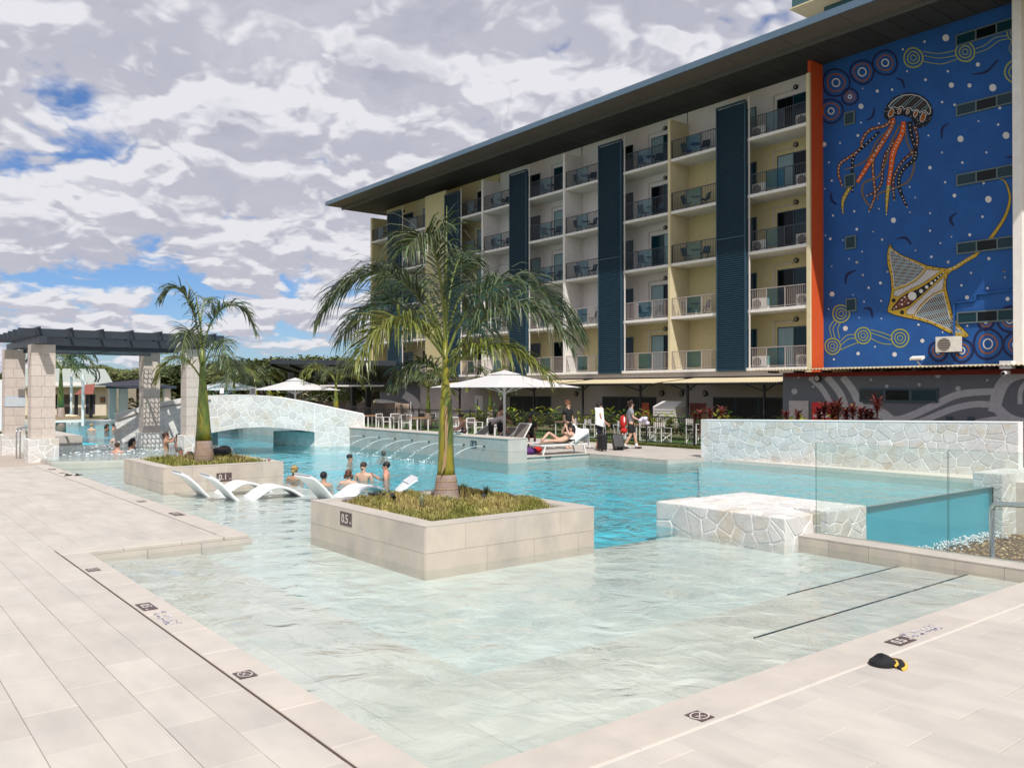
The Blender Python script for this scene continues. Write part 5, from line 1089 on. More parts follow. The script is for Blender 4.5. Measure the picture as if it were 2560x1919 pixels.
# condenser unit, floodlight and pipes on the mural wall
def condenser(loc, label, grp=None, s=1.0, rz=0.0):
    e = empty('air_conditioner', loc, rz, label, 'air conditioner', grp); w, d, h = .85 * s, .32 * s, .62 * s
    MB().box(-d, -w / 2, 0.04, 0, w / 2, h).build('casing', M('ac_casing', (.68, .65, .60), .5), e, world=False)
    MB().tube([(-d - .001, .1 * s, h * .52), (-d - .02, .1 * s, h * .52)], .24 * s, 20).build('fan_grille', M('ac_grille', (.12, .10, .09), .5, .3, 60), e, world=False)
    b = MB()
    for k in range(5): b.box(-d - .028, .1 * s - .23 * s, h * .52 + (k - 2) * .09 * s - .006, -d - .021, .1 * s + .23 * s, h * .52 + (k - 2) * .09 * s + .006)
    b.build('guard', m_pipe, e, world=False, kind='stuff'); MB().box(-d + .02, -w / 2 + .05, 0, -.02, -w / 2 + .12, .04).box(-d + .02, w / 2 - .12, 0, -.02, w / 2 - .05, .04).build('feet', m_black, e, world=False); return e
c = at_x(2378, 882, XM); condenser((XM - .05, c.y, c.z), 'white air conditioner on the blue mural wall near the orange rings', s=1.15)
for bi in (0,):
    for fi, z in enumerate(FZ):
        condenser((XF + .75, 24.45, z), 'white air conditioner at the right of the %s floor balcony beside the orange fin' % ORD[fi], 'balcony air conditioners'); condenser((XF + .75, 27.1, z), 'white air conditioner at the left of the %s floor balcony beside the orange fin' % ORD[fi], 'balcony air conditioners')
pp_ = [at_x(*q, XM - .05) for q in ((2385, 888), (2385, 757), (2438, 750), (2440, 735), (2549, 723))]; b = MB()
for q, r in zip(pp_, pp_[1:]): b.bar(q, r, .07)
b.build('painted_pipe', MATS['mural_blue'], ht)
# ================================================================ annex
XA = 33.3; ya1 = at_x(1957, 1000, XA).y
an = empty('annex_building', (XA + 2, 18, 0), label='low grey annex with pale painted waves and corrugated roof below the mural', cat='building')
MB().box(XA, 6.0, -.4, 38.5, ya1, 2.98).build('wall', M('annex_slate', (0.15, 0.155, 0.175), .85, .06, 3), an)
b = MB(); y0, y1 = 5.0, at_x(1884, 926, 32.5).y; n = int((y1 - y0) / .08); v = []
for i in range(n + 1):
    y = y0 + (y1 - y0) * i / n; dz = .02 if i % 2 else -.02; v += [(32.5, y, 3.10 + dz), (39.2, y, 3.28 + dz), (32.5, y, 3.075 + dz), (39.2, y, 3.25 + dz)]
b.add(v, [f for i in range(n) for f in ((4 * i, 4 * i + 4, 4 * i + 5, 4 * i + 1), (4 * i + 2, 4 * i + 3, 4 * i + 7, 4 * i + 6), (4 * i, 4 * i + 2, 4 * i + 6, 4 * i + 4))]); b.build('corrugated_roof', m_corr, an)
MB().box(XA - .01, 6, 2.78, XA - .002, ya1 - .1, 2.97).build('red_band', M('dark_red', (.22, .02, .012), .7), an)
y = 7.0
while y < y1: box_part('rafter', m_black, an, 32.62, y, 2.96, XA, y + .12, 3.04); y += 1.3
p = Paint(XA - .004)
for c, w in (([(2025, 942), (2052, 968), (2072, 1000), (2085, 1040)], 14), ([(2067, 942), (2095, 975), (2112, 1010), (2122, 1045)], 17), ([(2106, 942), (2130, 972), (2148, 1010), (2150, 1035)], [16, 18, 20, 24]),
             ([(2085, 1066), (2120, 1042), (2165, 1026), (2205, 1034), (2235, 1050), (2275, 1040), (2330, 1015), (2400, 985), (2490, 978)], [10, 26, 30, 26, 20, 18, 18, 18, 16]),
             ([(2250, 1066), (2310, 1050), (2380, 1022), (2440, 1010), (2500, 1014)], 16), ([(2400, 1072), (2450, 1055), (2510, 1048), (2560, 1066)], 16), ([(2485, 1030), (2495, 985), (2515, 950), (2550, 935), (2590, 930)], [30, 32, 30, 24, 24]), ([(2550, 1010), (2552, 975), (2570, 955), (2600, 950)], 12), ([(2475, 1000), (2520, 1045), (2570, 1060)], 26)): p.stroke(c, w)
for (x, y, r) in ((1986, 978, 7.5), (2033, 966, 3.2), (2177, 949, 3.4), (2217, 965, 4.5), (2298, 961, 4), (2395, 971, 6.5), (2344, 938, 7), (2468, 950, 3.4), (2263, 936, 3.2), (1996, 943, 3)): p.disc(x, y, r)
p.build('painted_waves', M('wave_paint', (.46, .45, .47), .85), an)
def annex_rect(px0, py0, px1, py1, x0, x1): a = at_x(px0, py0, XA); c = at_x(px1, py1, XA); return (x0, c.y, c.z, x1, a.y, a.z)
a = annex_rect(2150, 970, 2346, 1006, XA - .06, XA - .005); f = MB().box(*a).build('window', m_frame, an); w = (a[4] - a[1])
for k, mm in enumerate((m_teal_pane, m_pane, m_curtd)): box_part('pane', mm, f, XA - .066, a[1] + w * k / 3 + .06, a[2] + .08, XA - .061, a[1] + w * (k + 1) / 3 - .06, a[5] - .08)
a = annex_rect(1974, 1001, 2023, 1120, XA - .05, XA - .005); dd = MB().box(*a).build('door', M('annex_door', (.50, .45, .46), .6), an); c = at_x(1998, 1028, XA); MB().box(XA - .056, c.y - .17, c.z - .03, XA - .051, c.y + .17, c.z + .03).build('door_sign', m_black, dd)
a = annex_rect(2040, 1005, 2092, 1060, XA - .32, XA - .055); fc = empty('fire_hose_cabinet', (XA - .2, (a[1] + a[4]) / 2, a[2] - .9), label='red fire hose cabinet on the annex wall behind red plants', cat='cabinet'); MB().box(a[0], a[1], a[2] - .9, a[3] + .05, a[4], a[5]).build('box', M('fire_red', (.30, .008, .008), .45), fc)
text_part('FIRE', .26, M('fire_letter', (.6, .55, .56), .6), fc, V((XA - .325, (a[1] + a[4]) / 2, at_x(2060, 1030, XA - .3).z)) - fc.location, (pi / 2, 0, -pi / 2), bold=.006); text_part('HOSE REEL', .17, MATS['fire_letter'], fc, V((XA - .325, (a[1] + a[4]) / 2, at_x(2060, 1040, XA - .3).z)) - fc.location, (pi / 2, 0, -pi / 2), bold=.004)
for i, (x, y) in enumerate(((2044, 946), )):
    c = at_x(x, y, XA - .05); lo = MB().tube([(XA, c.y, c.z), (XA - .1, c.y, c.z)], .16, 16).build('bulkhead_light', m_black, an); MB().tube([(XA - .1, c.y, c.z), (XA - .12, c.y, c.z)], .11, 14).build('diffuser', MATS['bulk_lens'], lo)
for (x, y) in ((2374, 1047), (2427, 1048)): c = at_x(x, y, XA - .02); box_part('louvre_vent', m_frame, an, XA - .03, c.y - .12, c.z - .1, XA - .002, c.y + .12, c.z + .1)
def camera_light(px, py, X, label, nm, kind):
    c = at_x(px, py, X); e = empty(nm, c, label=label, cat=kind)
    if kind == 'floodlight':
        MB().tube([c - Z_ * .32 + X_ * .3, c - Z_ * .12], .03, 8).build('arm', m_pipe, e); MB().obox(c, (.14, 0, .05), (0, .26, 0), (-.02, 0, .05)).build('housing', m_white, e); MB().obox(c - V((.02, 0, .06)), (.11, 0, .04), (0, .22, 0), (-.005, 0, .012)).build('face', m_black, e)
    else:
        MB().box(c.x - .15, c.y - .2, c.z + .05, c.x + .2, c.y + .2, c.z + .33).build('junction_box', m_white, e); MB().tube([c + V((.1, 0, -.08)), c + V((-.22, .05, -.12))], .08, 12).build('camera_body', m_white, e); MB().tube([c + V((-.22, .05, -.12)), c + V((-.24, .053, -.123))], .06, 12).build('lens', m_black, e)
camera_light(2293, 895, 36.5, 'white floodlight standing on the corrugated annex roof', 'floodlight', 'floodlight')
camera_light(2518, 925, 32.7, 'white security camera under the annex eave at right', 'security_camera', 'camera')
# ================================================================ pool fence
fx = 25.85
fe = empty('pool_fence', (fx, 34, 0), label='long black bar pool fence in front of the leafy hedge', cat='fence')
y = 16.4; k = 0
while y < 53:
    MB().box(fx - .03, y - .03, 0, fx + .03, y + .03, 1.2).build('post', m_black, fe)
    y2 = y + 2.45
    MB().box(fx - .015, y + .03, 1.10, fx + .015, y2 - .03, 1.14).build('rail', m_black, fe); MB().box(fx - .015, y + .03, .10, fx + .015, y2 - .03, .14).build('rail', m_black, fe)
    b = MB(); t = y + .11
    while t < y2 - .05: b.box(fx - .008, t - .008, .14, fx + .008, t + .008, 1.10); t += .1
    b.build('bars', m_black, fe, kind='stuff'); y = y2
# ================================================================ leafy plants
def leaf(b, p, d, L, w, droop, seg=3):
    """a blade starting at p along d, bending down"""
    d = V(d).normalized(); s = d.cross(Z_); s = s.normalized() if s.length > 1e-3 else V((1, 0, 0)); pts = [V(p)]; dd = d.copy()
    for i in range(seg): pts.append(pts[-1] + dd * (L / seg)); dd = (dd - Z_ * droop).normalized()
    ws = [w * .45, w, w * .8, 0.0] if seg == 3 else [w * .5, w, 0.0]
    vs = []
    for q, x in zip(pts[:-1], ws): vs += [q - s * x / 2, q + s * x / 2]
    vs.append(pts[-1]); m = len(pts) - 1
    b.add(vs, [(2 * i, 2 * i + 1, 2 * i + 3, 2 * i + 2) for i in range(m - 1)] + [(2 * m - 2, 2 * m - 1, 2 * m)])
m_var = M('variegated_leaf', (0.13, 0.20, 0.02), .4, .3, 5, rnd=.45, col2=(0.42, 0.38, 0.045), c2scale=9, c2=(.42, .6), transl=.25, spec=.5)
m_grn = M('glossy_green_leaf', (0.05, 0.115, 0.018), .35, .3, 5, rnd=.4, transl=.25, spec=.5)
m_cord = M('cordyline_leaf', (0.13, 0.018, 0.028), .35, .3, 5, rnd=.45, col2=(.26, .10, .05), c2scale=9, transl=.25, spec=.5)
def bush(seed, nst, h, L, w, droop):
    rr = random.Random(seed); b = MB()
    for i in range(nst):
        a = rr.uniform(0, 2 * pi); r = rr.uniform(0, .35); x, y = cos(a) * r, sin(a) * r; lean = rr.uniform(.05, .55); hh = h * rr.uniform(.45, 1)
        for k in range(7):
            t = .25 + .75 * k / 6; p = V((x + cos(a) * lean * hh * t, y + sin(a) * lean * hh * t, hh * t)); az = a + (1 if k % 2 else -1) * rr.uniform(.5, 1.5); leaf(b, p, (cos(az), sin(az), rr.uniform(.25, 1.0)), L * rr.uniform(.7, 1.2), w, droop)
    return b.mesh('foliage')
bm = [bush(i, 9, 1.15, .55, .11, .33) for i in range(3)]; bg_ = [bush(10 + i, 8, 1.3, .5, .10, .4) for i in range(2)]
for m in bm: m.materials.append(m_var)
for m in bg_: m.materials.append(m_grn)
rr = random.Random(21); y = 18.6; i = 0
while y < 41.5:
    var = rr.random() < .68; o = bpy.data.objects.new('leafy_plant', (rr.choice(bm) if var else rr.choice(bg_))); COL.objects.link(o); o.location = (rr.uniform(29.2, 30.0), y, .0); o.rotation_euler = (0, 0, rr.uniform(0, 6)); s = rr.uniform(.85, 1.18); o.scale = (s * 1.1, s * 1.1, s)
    tag(o, 'yellow variegated leafy plant in the bed behind the black fence' if var else 'plain green leafy plant in the bed behind the black fence', 'plant', 'variegated plants behind the fence' if var else 'green plants behind the fence'); y += rr.uniform(.55, .85)
cm = []
for i in range(3):
    b = MB(); rr = random.Random(60 + i); b.tube([(0, 0, -.6), (0, 0, .1)], .025, 6)
    for k in range(26): a = k * 2.4; t = k / 26; leaf(b, (0, 0, .02 + .28 * t), (cos(a), sin(a), .4 + 1.3 * t), rr.uniform(.34, .5), .085, .42)
    m = b.mesh('foliage'); m.materials.append(m_cord); cm.append(m)
rr = random.Random(9)
for i, (px_, py_, s) in enumerate([(1965, 1050, .8), (1995, 1052, .85), (2048, 1050, 1.0), (2062, 1040, 1.1), (2082, 1048, 1.1), (2095, 1035, 1.1), (2115, 1050, 1.0), (2132, 1044, 1.0), (2152, 1050, .95), (2166, 1050, .9), (2178, 1052, .8), (2193, 1030, 1.15), (1750, 1048, .85), (1775, 1046, .9), (1805, 1042, .95), (1738, 1050, .7)]):
    p = at_x(px_, py_, 25.4); o = bpy.data.objects.new('cordyline', cm[i % 3]); COL.objects.link(o); o.location = (p.x, p.y, p.z - .05); o.rotation_euler = (0, 0, rr.uniform(0, 6)); o.scale = (s, s, s)
    if i == 11: tag(o, 'tallest dark red cordyline standing right of the others above the stone wall', 'plant', 'red cordylines')
    elif i > 11: tag(o, 'dark red cordyline left of the annex near the fence end', 'plant', 'red cordylines by the fence')
    else: tag(o, 'dark red cordyline in the clump in front of the red fire cabinet', 'plant', 'red cordylines behind the stone wall')
gl = []
b = MB(); rr = random.Random(5)
for k in range(9): a = k * 2.4; leaf(b, (0, 0, 0), (cos(a), sin(a), 1.2), .42, .09, .3)
gm = b.mesh('foliage'); gm.materials.append(M('pale_leaf', (.26, .30, .12), .5, .2, 5, transl=.2))
for i, px_ in enumerate((2248, 2292, 2332, 2365, 2432)):
    p = at_x(px_, 1068, 25.2); o = bpy.data.objects.new('young_plant', gm); COL.objects.link(o); o.location = (p.x, p.y, p.z - .1); s = rr.uniform(.6, .9); o.scale = (s, s, s * .8); o.rotation_euler = (0, 0, i); tag(o, 'pale green young plant peeking over the long stone wall', 'plant', 'young plants behind the stone wall')
MB().box(24.0, 4.0, -.4, 33.0, 17.6, .35).build('planting_bed', m_soil, None)['kind'] = 'structure'
# clumps of border grass along the fence
b = MB(); rr = random.Random(12)
for k in range(260): a = rr.uniform(0, 6.3); leaf(b, (rr.gauss(0, .07), rr.gauss(0, .07), 0), (cos(a) * .8, sin(a) * .8, rr.uniform(.5, 1.4)), rr.uniform(.12, .22), .012, .4)
bgm = b.mesh('blades'); bgm.materials.append(M('border_grass', (.17, .18, .05), .7, .3, 5, transl=.2))
y = 18.4; i = 0
while y < 27:
    o = bpy.data.objects.new('grass_clump', bgm); COL.objects.link(o); o.location = (25.45 + rr.uniform(-.05, .05), y, 0); o.rotation_euler = (0, 0, rr.uniform(0, 6)); s = rr.uniform(.9, 1.3); o.scale = (s, s, s * .9); tag(o, 'small round grass clump edging the deck along the black fence', 'grass', 'grass clumps along the fence'); y += rr.uniform(.3, .45)

# ================================================================ furniture
m_sling = M('taupe_sling', (.155, .135, .12), .8, .08, 30); m_sling2 = M('light_sling', (.50, .46, .42), .8, .05, 30); m_teak = M('teak', (.36, .19, .09), .55, .2, 6, stretch=(1, 12, 1))
def deck_chair(tall=False):
    e = empty('director_chair'); h = .62 if tall else .42; f = MB(); w, d, t = .26, .24, .035
    for x in (-w, w):
        for y in (-d, d): MB().box(x - t / 2, y - t / 2, 0, x + t / 2, y + t / 2, (h + .46) if y == d else h + .2).build('leg', m_white, e, world=False)
        MB().box(x - .03, -d - .03, h + .2, x + .03, d, h + .225).build('armrest', m_white, e, world=False); MB().box(x - t / 2 + .002, -d, .05, x + t / 2 - .002, d, .05 + t).build('side_rail', m_white, e, world=False)
    for y in (-d, d): MB().bar((-w, y, .1), (w, y, h - .02), .03).bar((w, y + .032, .1), (-w, y + .032, h - .02), .03).build('cross_brace', m_white, e, world=False)
    MB().box(-w, -d, h - .015, w, d, h).build('seat', m_sling2, e, world=False); MB().box(-w, d + .02, h + .24, w, d + .032, h + .44).build('backrest', m_sling2, e, world=False); return e
def arm_chair():
    e = empty('outdoor_chair'); w, d, t, h = .28, .26, .045, .42
    for x in (-w, w):
        for y in (-d, d): MB().box(x - t / 2, y - t / 2, 0, x + t / 2, y + t / 2, .84 if y == d else .64).build('leg', m_white, e, world=False)
        MB().box(x - .035, -d - .03, .64, x + .035, d + .02, .665).build('armrest', m_white, e, world=False)
    MB().box(-w, -d, h - .04, w, -d + .04, h).box(-w, d - .04, h - .04, w, d, h).build('seat_frame', m_white, e, world=False); MB().box(-w + .02, -d, h, w - .02, d, h + .02).build('seat', m_sling, e, world=False); MB().box(-w, d - .01, .5, w, d + .01, .82).build('backrest', m_sling, e, world=False); MB().box(-w, d - .02, .82, w, d + .02, .86).build('top_rail', m_white, e, world=False); return e
def table(top_r=(.45, .4), h=.73):
    e = empty('outdoor_table'); a, c = top_r; 
    for i in range(5): MB().box(-a + 2 * a * i / 5 + .004, -c, h - .03, -a + 2 * a * (i + 1) / 5 - .004, c, h).build('slat', m_teak, e, world=False)
    MB().box(-a + .05, -c + .05, h - .07, a - .05, c - .05, h - .031).build('apron', m_white, e, world=False)
    for x in (-a + .08, a - .08):
        for y in (-c + .08, c - .08): MB().box(x - .025, y - .025, 0, x + .025, y + .025, h - .07).build('leg', m_white, e, world=False)
    return e
dc = deck_chair(); dt = deck_chair(True); ac = arm_chair(); tb = table()
used = set()
def place(proto, loc, rz, label, cat, grp):
    o = proto if id(proto) not in used else copy_tree(proto); used.add(id(proto)); o.location = loc; o.rotation_euler = (0, 0, rz); tag(o, label, cat, grp); return o
def gz(px, py): p = at_z(px, py, 0); return (p.x, p.y, 0)
G1 = 'chairs in front of the fence near the bridge'
place(ac, (24.9, 46.9, 0), 2.6, 'white framed chair nearest the bridge in front of the fence', 'chair', G1); place(ac, gz(957, 1071), .4, 'white framed chair second from the bridge turned to the wall', 'chair', G1); place(ac, gz(992, 1071), -.2, 'white framed chair third from the bridge, its back to the pool', 'chair', G1)
place(ac, (25.1, 41.2, 0), 2.9, 'white framed chair fourth from the bridge close to the fence', 'chair', G1); place(ac, gz(1028, 1068), 1.7, 'white framed chair fifth from the bridge beside the far palm', 'chair', G1); place(ac, gz(1047, 1068), 3.4, 'white framed chair left of the far palm trunk facing the fence', 'chair', G1); place(ac, gz(1090, 1069), .3, 'white framed chair right behind the near palm trunk', 'chair', G1)
place(tb, (24.8, 44.6, 0), .1, 'slatted wooden table among the chairs nearest the bridge', 'table', 'wooden tables'); place(tb, (24.9, 39.4, 0), .1, 'slatted wooden table by the far palm trunk', 'table', 'wooden tables'); place(tb, (24.6, 34.6, 0), .1, 'slatted wooden table left of the parasol pole', 'table', 'wooden tables'); place(tb, (27.3, 30.2, 0), .1, 'slatted wooden table behind the fence right of the parasol pole', 'table', 'wooden tables'); place(tb, (27.2, 25.6, 0), .1, 'slatted wooden table behind the fence by the walking man', 'table', 'wooden tables'); place(tb, (27.4, 21.0, 0), .1, 'slatted wooden table behind the fence near the stone wall', 'table', 'wooden tables')
place(ac, (24.4, 33.6, 0), .2, 'white framed chair left of the parasol pole', 'chair', 'chairs by the parasol'); place(ac, (24.9, 32.6, 0), .1, 'white framed chair right behind the shirtless man', 'chair', 'chairs by the parasol'); place(ac, (24.4, 35.6, 0), 3.0, 'white framed chair left of the seated child', 'chair', 'chairs by the parasol')
G2 = 'director chairs behind the fence'
for (x, y, r, l) in ((27.0, 29.2, .1, 'white director chair behind the fence beside the seated person'), (27.2, 28.3, .3, 'white director chair behind the fence left of the man in black'), (27.0, 26.0, .0, 'white director chair behind the fence left of the towel man'), (27.3, 25.0, .2, 'white director chair behind the fence between the two walking men'), (27.0, 23.9, -.2, 'white director chair behind the fence behind the suitcases')): place(dc, (x, y, 0), r, l, 'chair', G2)
for (x, y, r, l) in ((27.1, 22.3, .1, 'tall white director chair behind the fence, nearest the grey shirt man'), (27.0, 21.4, .0, 'tall white director chair behind the fence, second from the stone wall'), (27.2, 20.4, .3, 'tall white director chair behind the fence, nearest the stone wall')): place(dt, (x, y, 0), r, l, 'chair', 'tall director chairs behind the fence')
# deck loungers: along +X, head at +X
def lounger(back):
    e = empty('sun_lounger'); L, w, h, hx = 2.0, .33, .36, .62
    MB().box(0, -w, h - .045, L, -w + .04, h).box(0, w - .04, h - .045, L, w, h).box(0, -w + .04, h - .045, .04, w - .04, h).box(L - .04, -w + .04, h - .045, L, w - .04, h).build('frame', m_white, e, world=False)
    for (x, dx) in ((.18, -.1), (L - .18, .1)):
        for y in (-w + .02, w - .02): MB().bar((x, y, h - .04), (x + dx, y, 0), .04).build('leg', m_white, e, world=False)
    MB().box(.03, -w + .042, h - .006, L * hx, w - .042, h + .006).build('seat_sling', m_sling, e, world=False)
    c, s = cos(back), sin(back); X0 = L * hx; Lb = L * .40
    MB().add([(X0, -w + .03, h), (X0, w - .03, h), (X0 + c * Lb, w - .03, h + s * Lb), (X0 + c * Lb, -w + .03, h + s * Lb), (X0, -w + .03, h - .012), (X0, w - .03, h - .012), (X0 + c * Lb + s * .012, w - .03, h + s * Lb - .012), (X0 + c * Lb + s * .012, -w + .03, h + s * Lb - .012)], [(0, 1, 2, 3), (7, 6, 5, 4), (0, 3, 7, 4), (1, 5, 6, 2), (3, 2, 6, 7)]).build('back_sling', m_sling, e, world=False)
    f = MB()
    for y in (-w + .015, w - .015): f.bar((X0, y, h), (X0 + c * Lb, y, h + s * Lb), .035)
    f.bar((X0 + c * Lb, -w, h + s * Lb), (X0 + c * Lb, w, h + s * Lb), .03); f.build('back_frame', m_white, e, world=False); return e
GL = 'sun loungers on the far deck'
lg = lounger(radians(28)); lg.location = (18.72, 22.25, 0); lg.rotation_euler = (0, 0, -.08); tag(lg, 'white framed sun lounger carrying the sunbathing woman and a white towel', 'sun lounger', GL)
l2 = lounger(radians(55)); l2.location = (17.65, 23.55, 0); l2.rotation_euler = (0, 0, .0); tag(l2, 'white framed sun lounger with raised back behind the end of the fountain wall', 'sun lounger', GL)
l3 = lounger(radians(35)); l3.location = (18.0, 24.9, 0); l3.rotation_euler = (0, 0, .0); tag(l3, 'dark sling sun lounger under the parasol right of its pole', 'sun lounger', GL)
l4 = lounger(radians(20)); l4.location = (17.8, 28.2, 0.05); tag(l4, 'flat dark sling sun lounger behind the fountain wall left of the child', 'sun lounger', GL)
l5 = lounger(radians(30)); l5.location = (18.2, 26.6, 0.05); tag(l5, 'dark sling sun lounger behind the man in the blue tank top', 'sun lounger', GL)
m_towel = M('white_towel', (.80, .80, .80), .9, .05, 20, .2, 80)
def sheet(name, f, nu, nv, mat, label=None, cat=None, parent=None, th=.01, world=True):
    b = MB(); P = [[V(f(i / nu, j / nv)) for j in range(nv + 1)] for i in range(nu + 1)]; n = (nu + 1) * (nv + 1); vs = [P[i][j] for i in range(nu + 1) for j in range(nv + 1)]; N_ = []
    for i in range(nu + 1):
        for j in range(nv + 1):
            a = P[min(i + 1, nu)][j] - P[max(i - 1, 0)][j]; c = P[i][min(j + 1, nv)] - P[i][max(j - 1, 0)]; q = a.cross(c); N_.append(q.normalized() if q.length else Z_)
    vs2 = [v - m * th for v, m in zip(vs, N_)]; fs = []
    for i in range(nu):
        for j in range(nv): a = i * (nv + 1) + j; c = a + nv + 1; fs += [(a, c, c + 1, a + 1), (n + a, n + a + 1, n + c + 1, n + c)]
    ed = [i * (nv + 1) for i in range(nu + 1)] + [nu * (nv + 1) + j for j in range(1, nv + 1)] + [i * (nv + 1) + nv for i in range(nu - 1, -1, -1)] + [j for j in range(nv - 1, 0, -1)]
    for a, c in zip(ed, ed[1:] + ed[:1]): fs.append((a, n + a, n + c, c))
    b.add(vs + vs2, fs); o = b.build(name, mat, parent, smooth=True, world=world)
    if label: tag(o, label, cat)
    return o
def tw(u, v):   # drapes over the head end of the lounger
    x = 20.05 + .62 * min(v, .55) / .55; z = .50 + .36 * min(v, .55) / .55
    if v > .55: x = 20.67 + .10 * (v - .55) / .45; z = .86 - .62 * (v - .55) / .45 * (1 - .35 * u)
    y = 21.62 + .8 * u; 
    if u < .12: z -= .28 * (1 - u / .12) * .6; y = 21.72
    return (x, y + .02 * sin(9 * v), z + .012 * sin(14 * u + 6 * v))
sheet('towel', tw, 14, 16, m_towel, 'white towel hung over the head of the sunbather\'s lounger', 'towel')
tw2 = lambda u, v: (16.64 - .012 * sin(12 * u) - (.0 if v > .3 else 0), 24.25 + .30 * u + .1 * v * v, .70 - .42 * max(0, v - .3) / .7 * (1 - .5 * abs(u - .5)) + .012 * sin(7 * v)) if v > .3 else (16.64 + .5 * (1 - v / .3), 24.25 + .3 * u, .70 + .02 * sin(8 * u))
sheet('towel', tw2, 10, 14, M('teal_towel', (.10, .21, .22), .9, .25, 6, col2=(.45, .52, .55), c2scale=6), 'teal patterned towel hanging over the fountain wall', 'towel')
# in-water loungers: S-shaped white shells, along +X
m_shell = M('white_shell', (.80, .80, .80), .35, .02, 8, spec=.5)
def s_lounger(loc, rz, label, sc=1.0):
    prof = [(0, .60), (.12, .54), (.26, .43), (.40, .29), (.52, .15), (.62, .05), (.72, .0), (.84, .02), (.98, .10), (1.14, .20), (1.30, .28), (1.46, .305), (1.62, .28), (1.80, .21), (1.96, .11), (2.10, .02)]
    e = empty('pool_lounger', loc, rz, label, 'pool lounger', 'white in-pool loungers'); b = MB(); w = .36; th = .055; vs = []
    sp = []
    for i in range(len(prof) - 1):
        p0, p1, p2, p3 = [V(prof[max(0, min(len(prof) - 1, k))]) for k in (i - 1, i, i + 1, i + 2)]
        for t in (0, .33, .66): sp.append(.5 * (2 * p1 + (p2 - p0) * t + (2 * p0 - 5 * p1 + 4 * p2 - p3) * t * t + (3 * p1 - p0 - 3 * p2 + p3) * t ** 3))
    sp.append(V(prof[-1])); n = len(sp)
    for i, p in enumerate(sp):
        t = (sp[min(i + 1, n - 1)] - sp[max(i - 1, 0)]).normalized(); nn = V((-t.y, t.x)); q = p - nn * th
        vs += [(p.x * sc, -w, p.y * sc), (p.x * sc, w, p.y * sc), (q.x * sc, w, q.y * sc), (q.x * sc, -w, q.y * sc)]
    fs = [f for i in range(n - 1) for f in ((4 * i, 4 * i + 4, 4 * i + 5, 4 * i + 1), (4 * i + 2, 4 * i + 6, 4 * i + 7, 4 * i + 3), (4 * i + 1, 4 * i + 5, 4 * i + 6, 4 * i + 2), (4 * i, 4 * i + 3, 4 * i + 7, 4 * i + 4))] + [(0, 1, 2, 3), (4 * n - 1, 4 * n - 2, 4 * n - 3, 4 * n - 4)]
    b.add(vs, fs); o = b.build('shell', m_shell, e, world=False); 
    for pol in o.data.polygons: pol.use_smooth = True
    bv = o.modifiers.new('bevel', 'BEVEL'); bv.width = .018; bv.segments = 2; bv.limit_method = 'ANGLE'
    # head cushion and side web
    MB().add([(-.015, -w * .98, .608), (-.015, w * .98, .608), (.20, w * .98, .49), (.20, -w * .98, .49), (-.015, -w * .98, .635), (-.015, w * .98, .635), (.205, w * .98, .51), (.205, -w * .98, .51)], [(3, 2, 1, 0), (4, 5, 6, 7), (0, 1, 5, 4), (1, 2, 6, 5), (2, 3, 7, 6), (3, 0, 4, 7)]).build('headrest', M('headrest_grey', (.60, .60, .62), .6), e, world=False)
    return e
s_lounger((5.90, 19.2, -.18), -.02, 'white S-shaped in-water lounger closest to the far planter sign')
s_lounger((6.15, 18.1, -.18), -.05, 'white S-shaped in-water lounger in front of the other by the far planter')
s_lounger((7.72, 16.75, -.18), .05, 'white S-shaped in-water lounger behind the near planter left of the palm')
s_lounger((10.55, 16.9, -.42), pi - .35, 'white in-water lounger back showing left of the near palm trunk')
# balcony furniture
m_navyp = M('navy_plastic', (.012, .05, .085), .4, .1, 8)
def balcony_chair():
    e = empty('balcony_chair')
    for x in (-.2, .2):
        MB().bar((x, -.22, 0), (x, .12, .44), .025).build('leg', m_navyp, e, world=False); MB().bar((x, .22, 0), (x, -.18, .44), .025).build('leg', m_navyp, e, world=False)
    MB().box(-.22, -.22, .43, .22, .2, .455).build('seat', m_navyp, e, world=False); MB().obox((0, .24, .66), (.22, 0, 0), (0, .015, 0), (0, .05, .2)).build('backrest', m_navyp, e, world=False); return e
def balcony_table():
    e = empty('balcony_table'); MB().lathe((0, 0, .68), [(.3, 0), (.3, .025)], 16).build('top', m_navyp, e, world=False); MB().tube([(0, 0, 0), (0, 0, .68)], .03, 8).build('stem', m_pipe, e, world=False); MB().lathe((0, 0, 0), [(.2, 0), (.2, .015), (.03, .03)], 14).build('base', m_navyp, e, world=False); return e
bc, bt = balcony_chair(), balcony_table(); rr = random.Random(31)
for bi in (1, 2, 3, 4, 5, 6, 8):
    y0, y1, kd, _c = BAYS[bi]; ym = (y0 + y1) / 2 + (.1 if kd == 'R' else .35)
    for fi in (1, 2, 3, 4):
        z = FZ[fi]; dd = f'on {ORD[fi]} floor balcony {BDESC[bi]}'
        place(bt, (XF + .62, ym, z), 0, 'small round table ' + dd, 'table', 'balcony tables'); place(bc, (XF + .6, ym + .62, z), -pi / 2 + rr.uniform(-.5, .5) + pi, 'navy chair left of table ' + dd, 'chair', 'balcony chairs'); place(bc, (XF + .62, ym - .62, z), pi / 2 + rr.uniform(-.5, .5) + pi, 'navy chair right of table ' + dd, 'chair', 'balcony chairs')
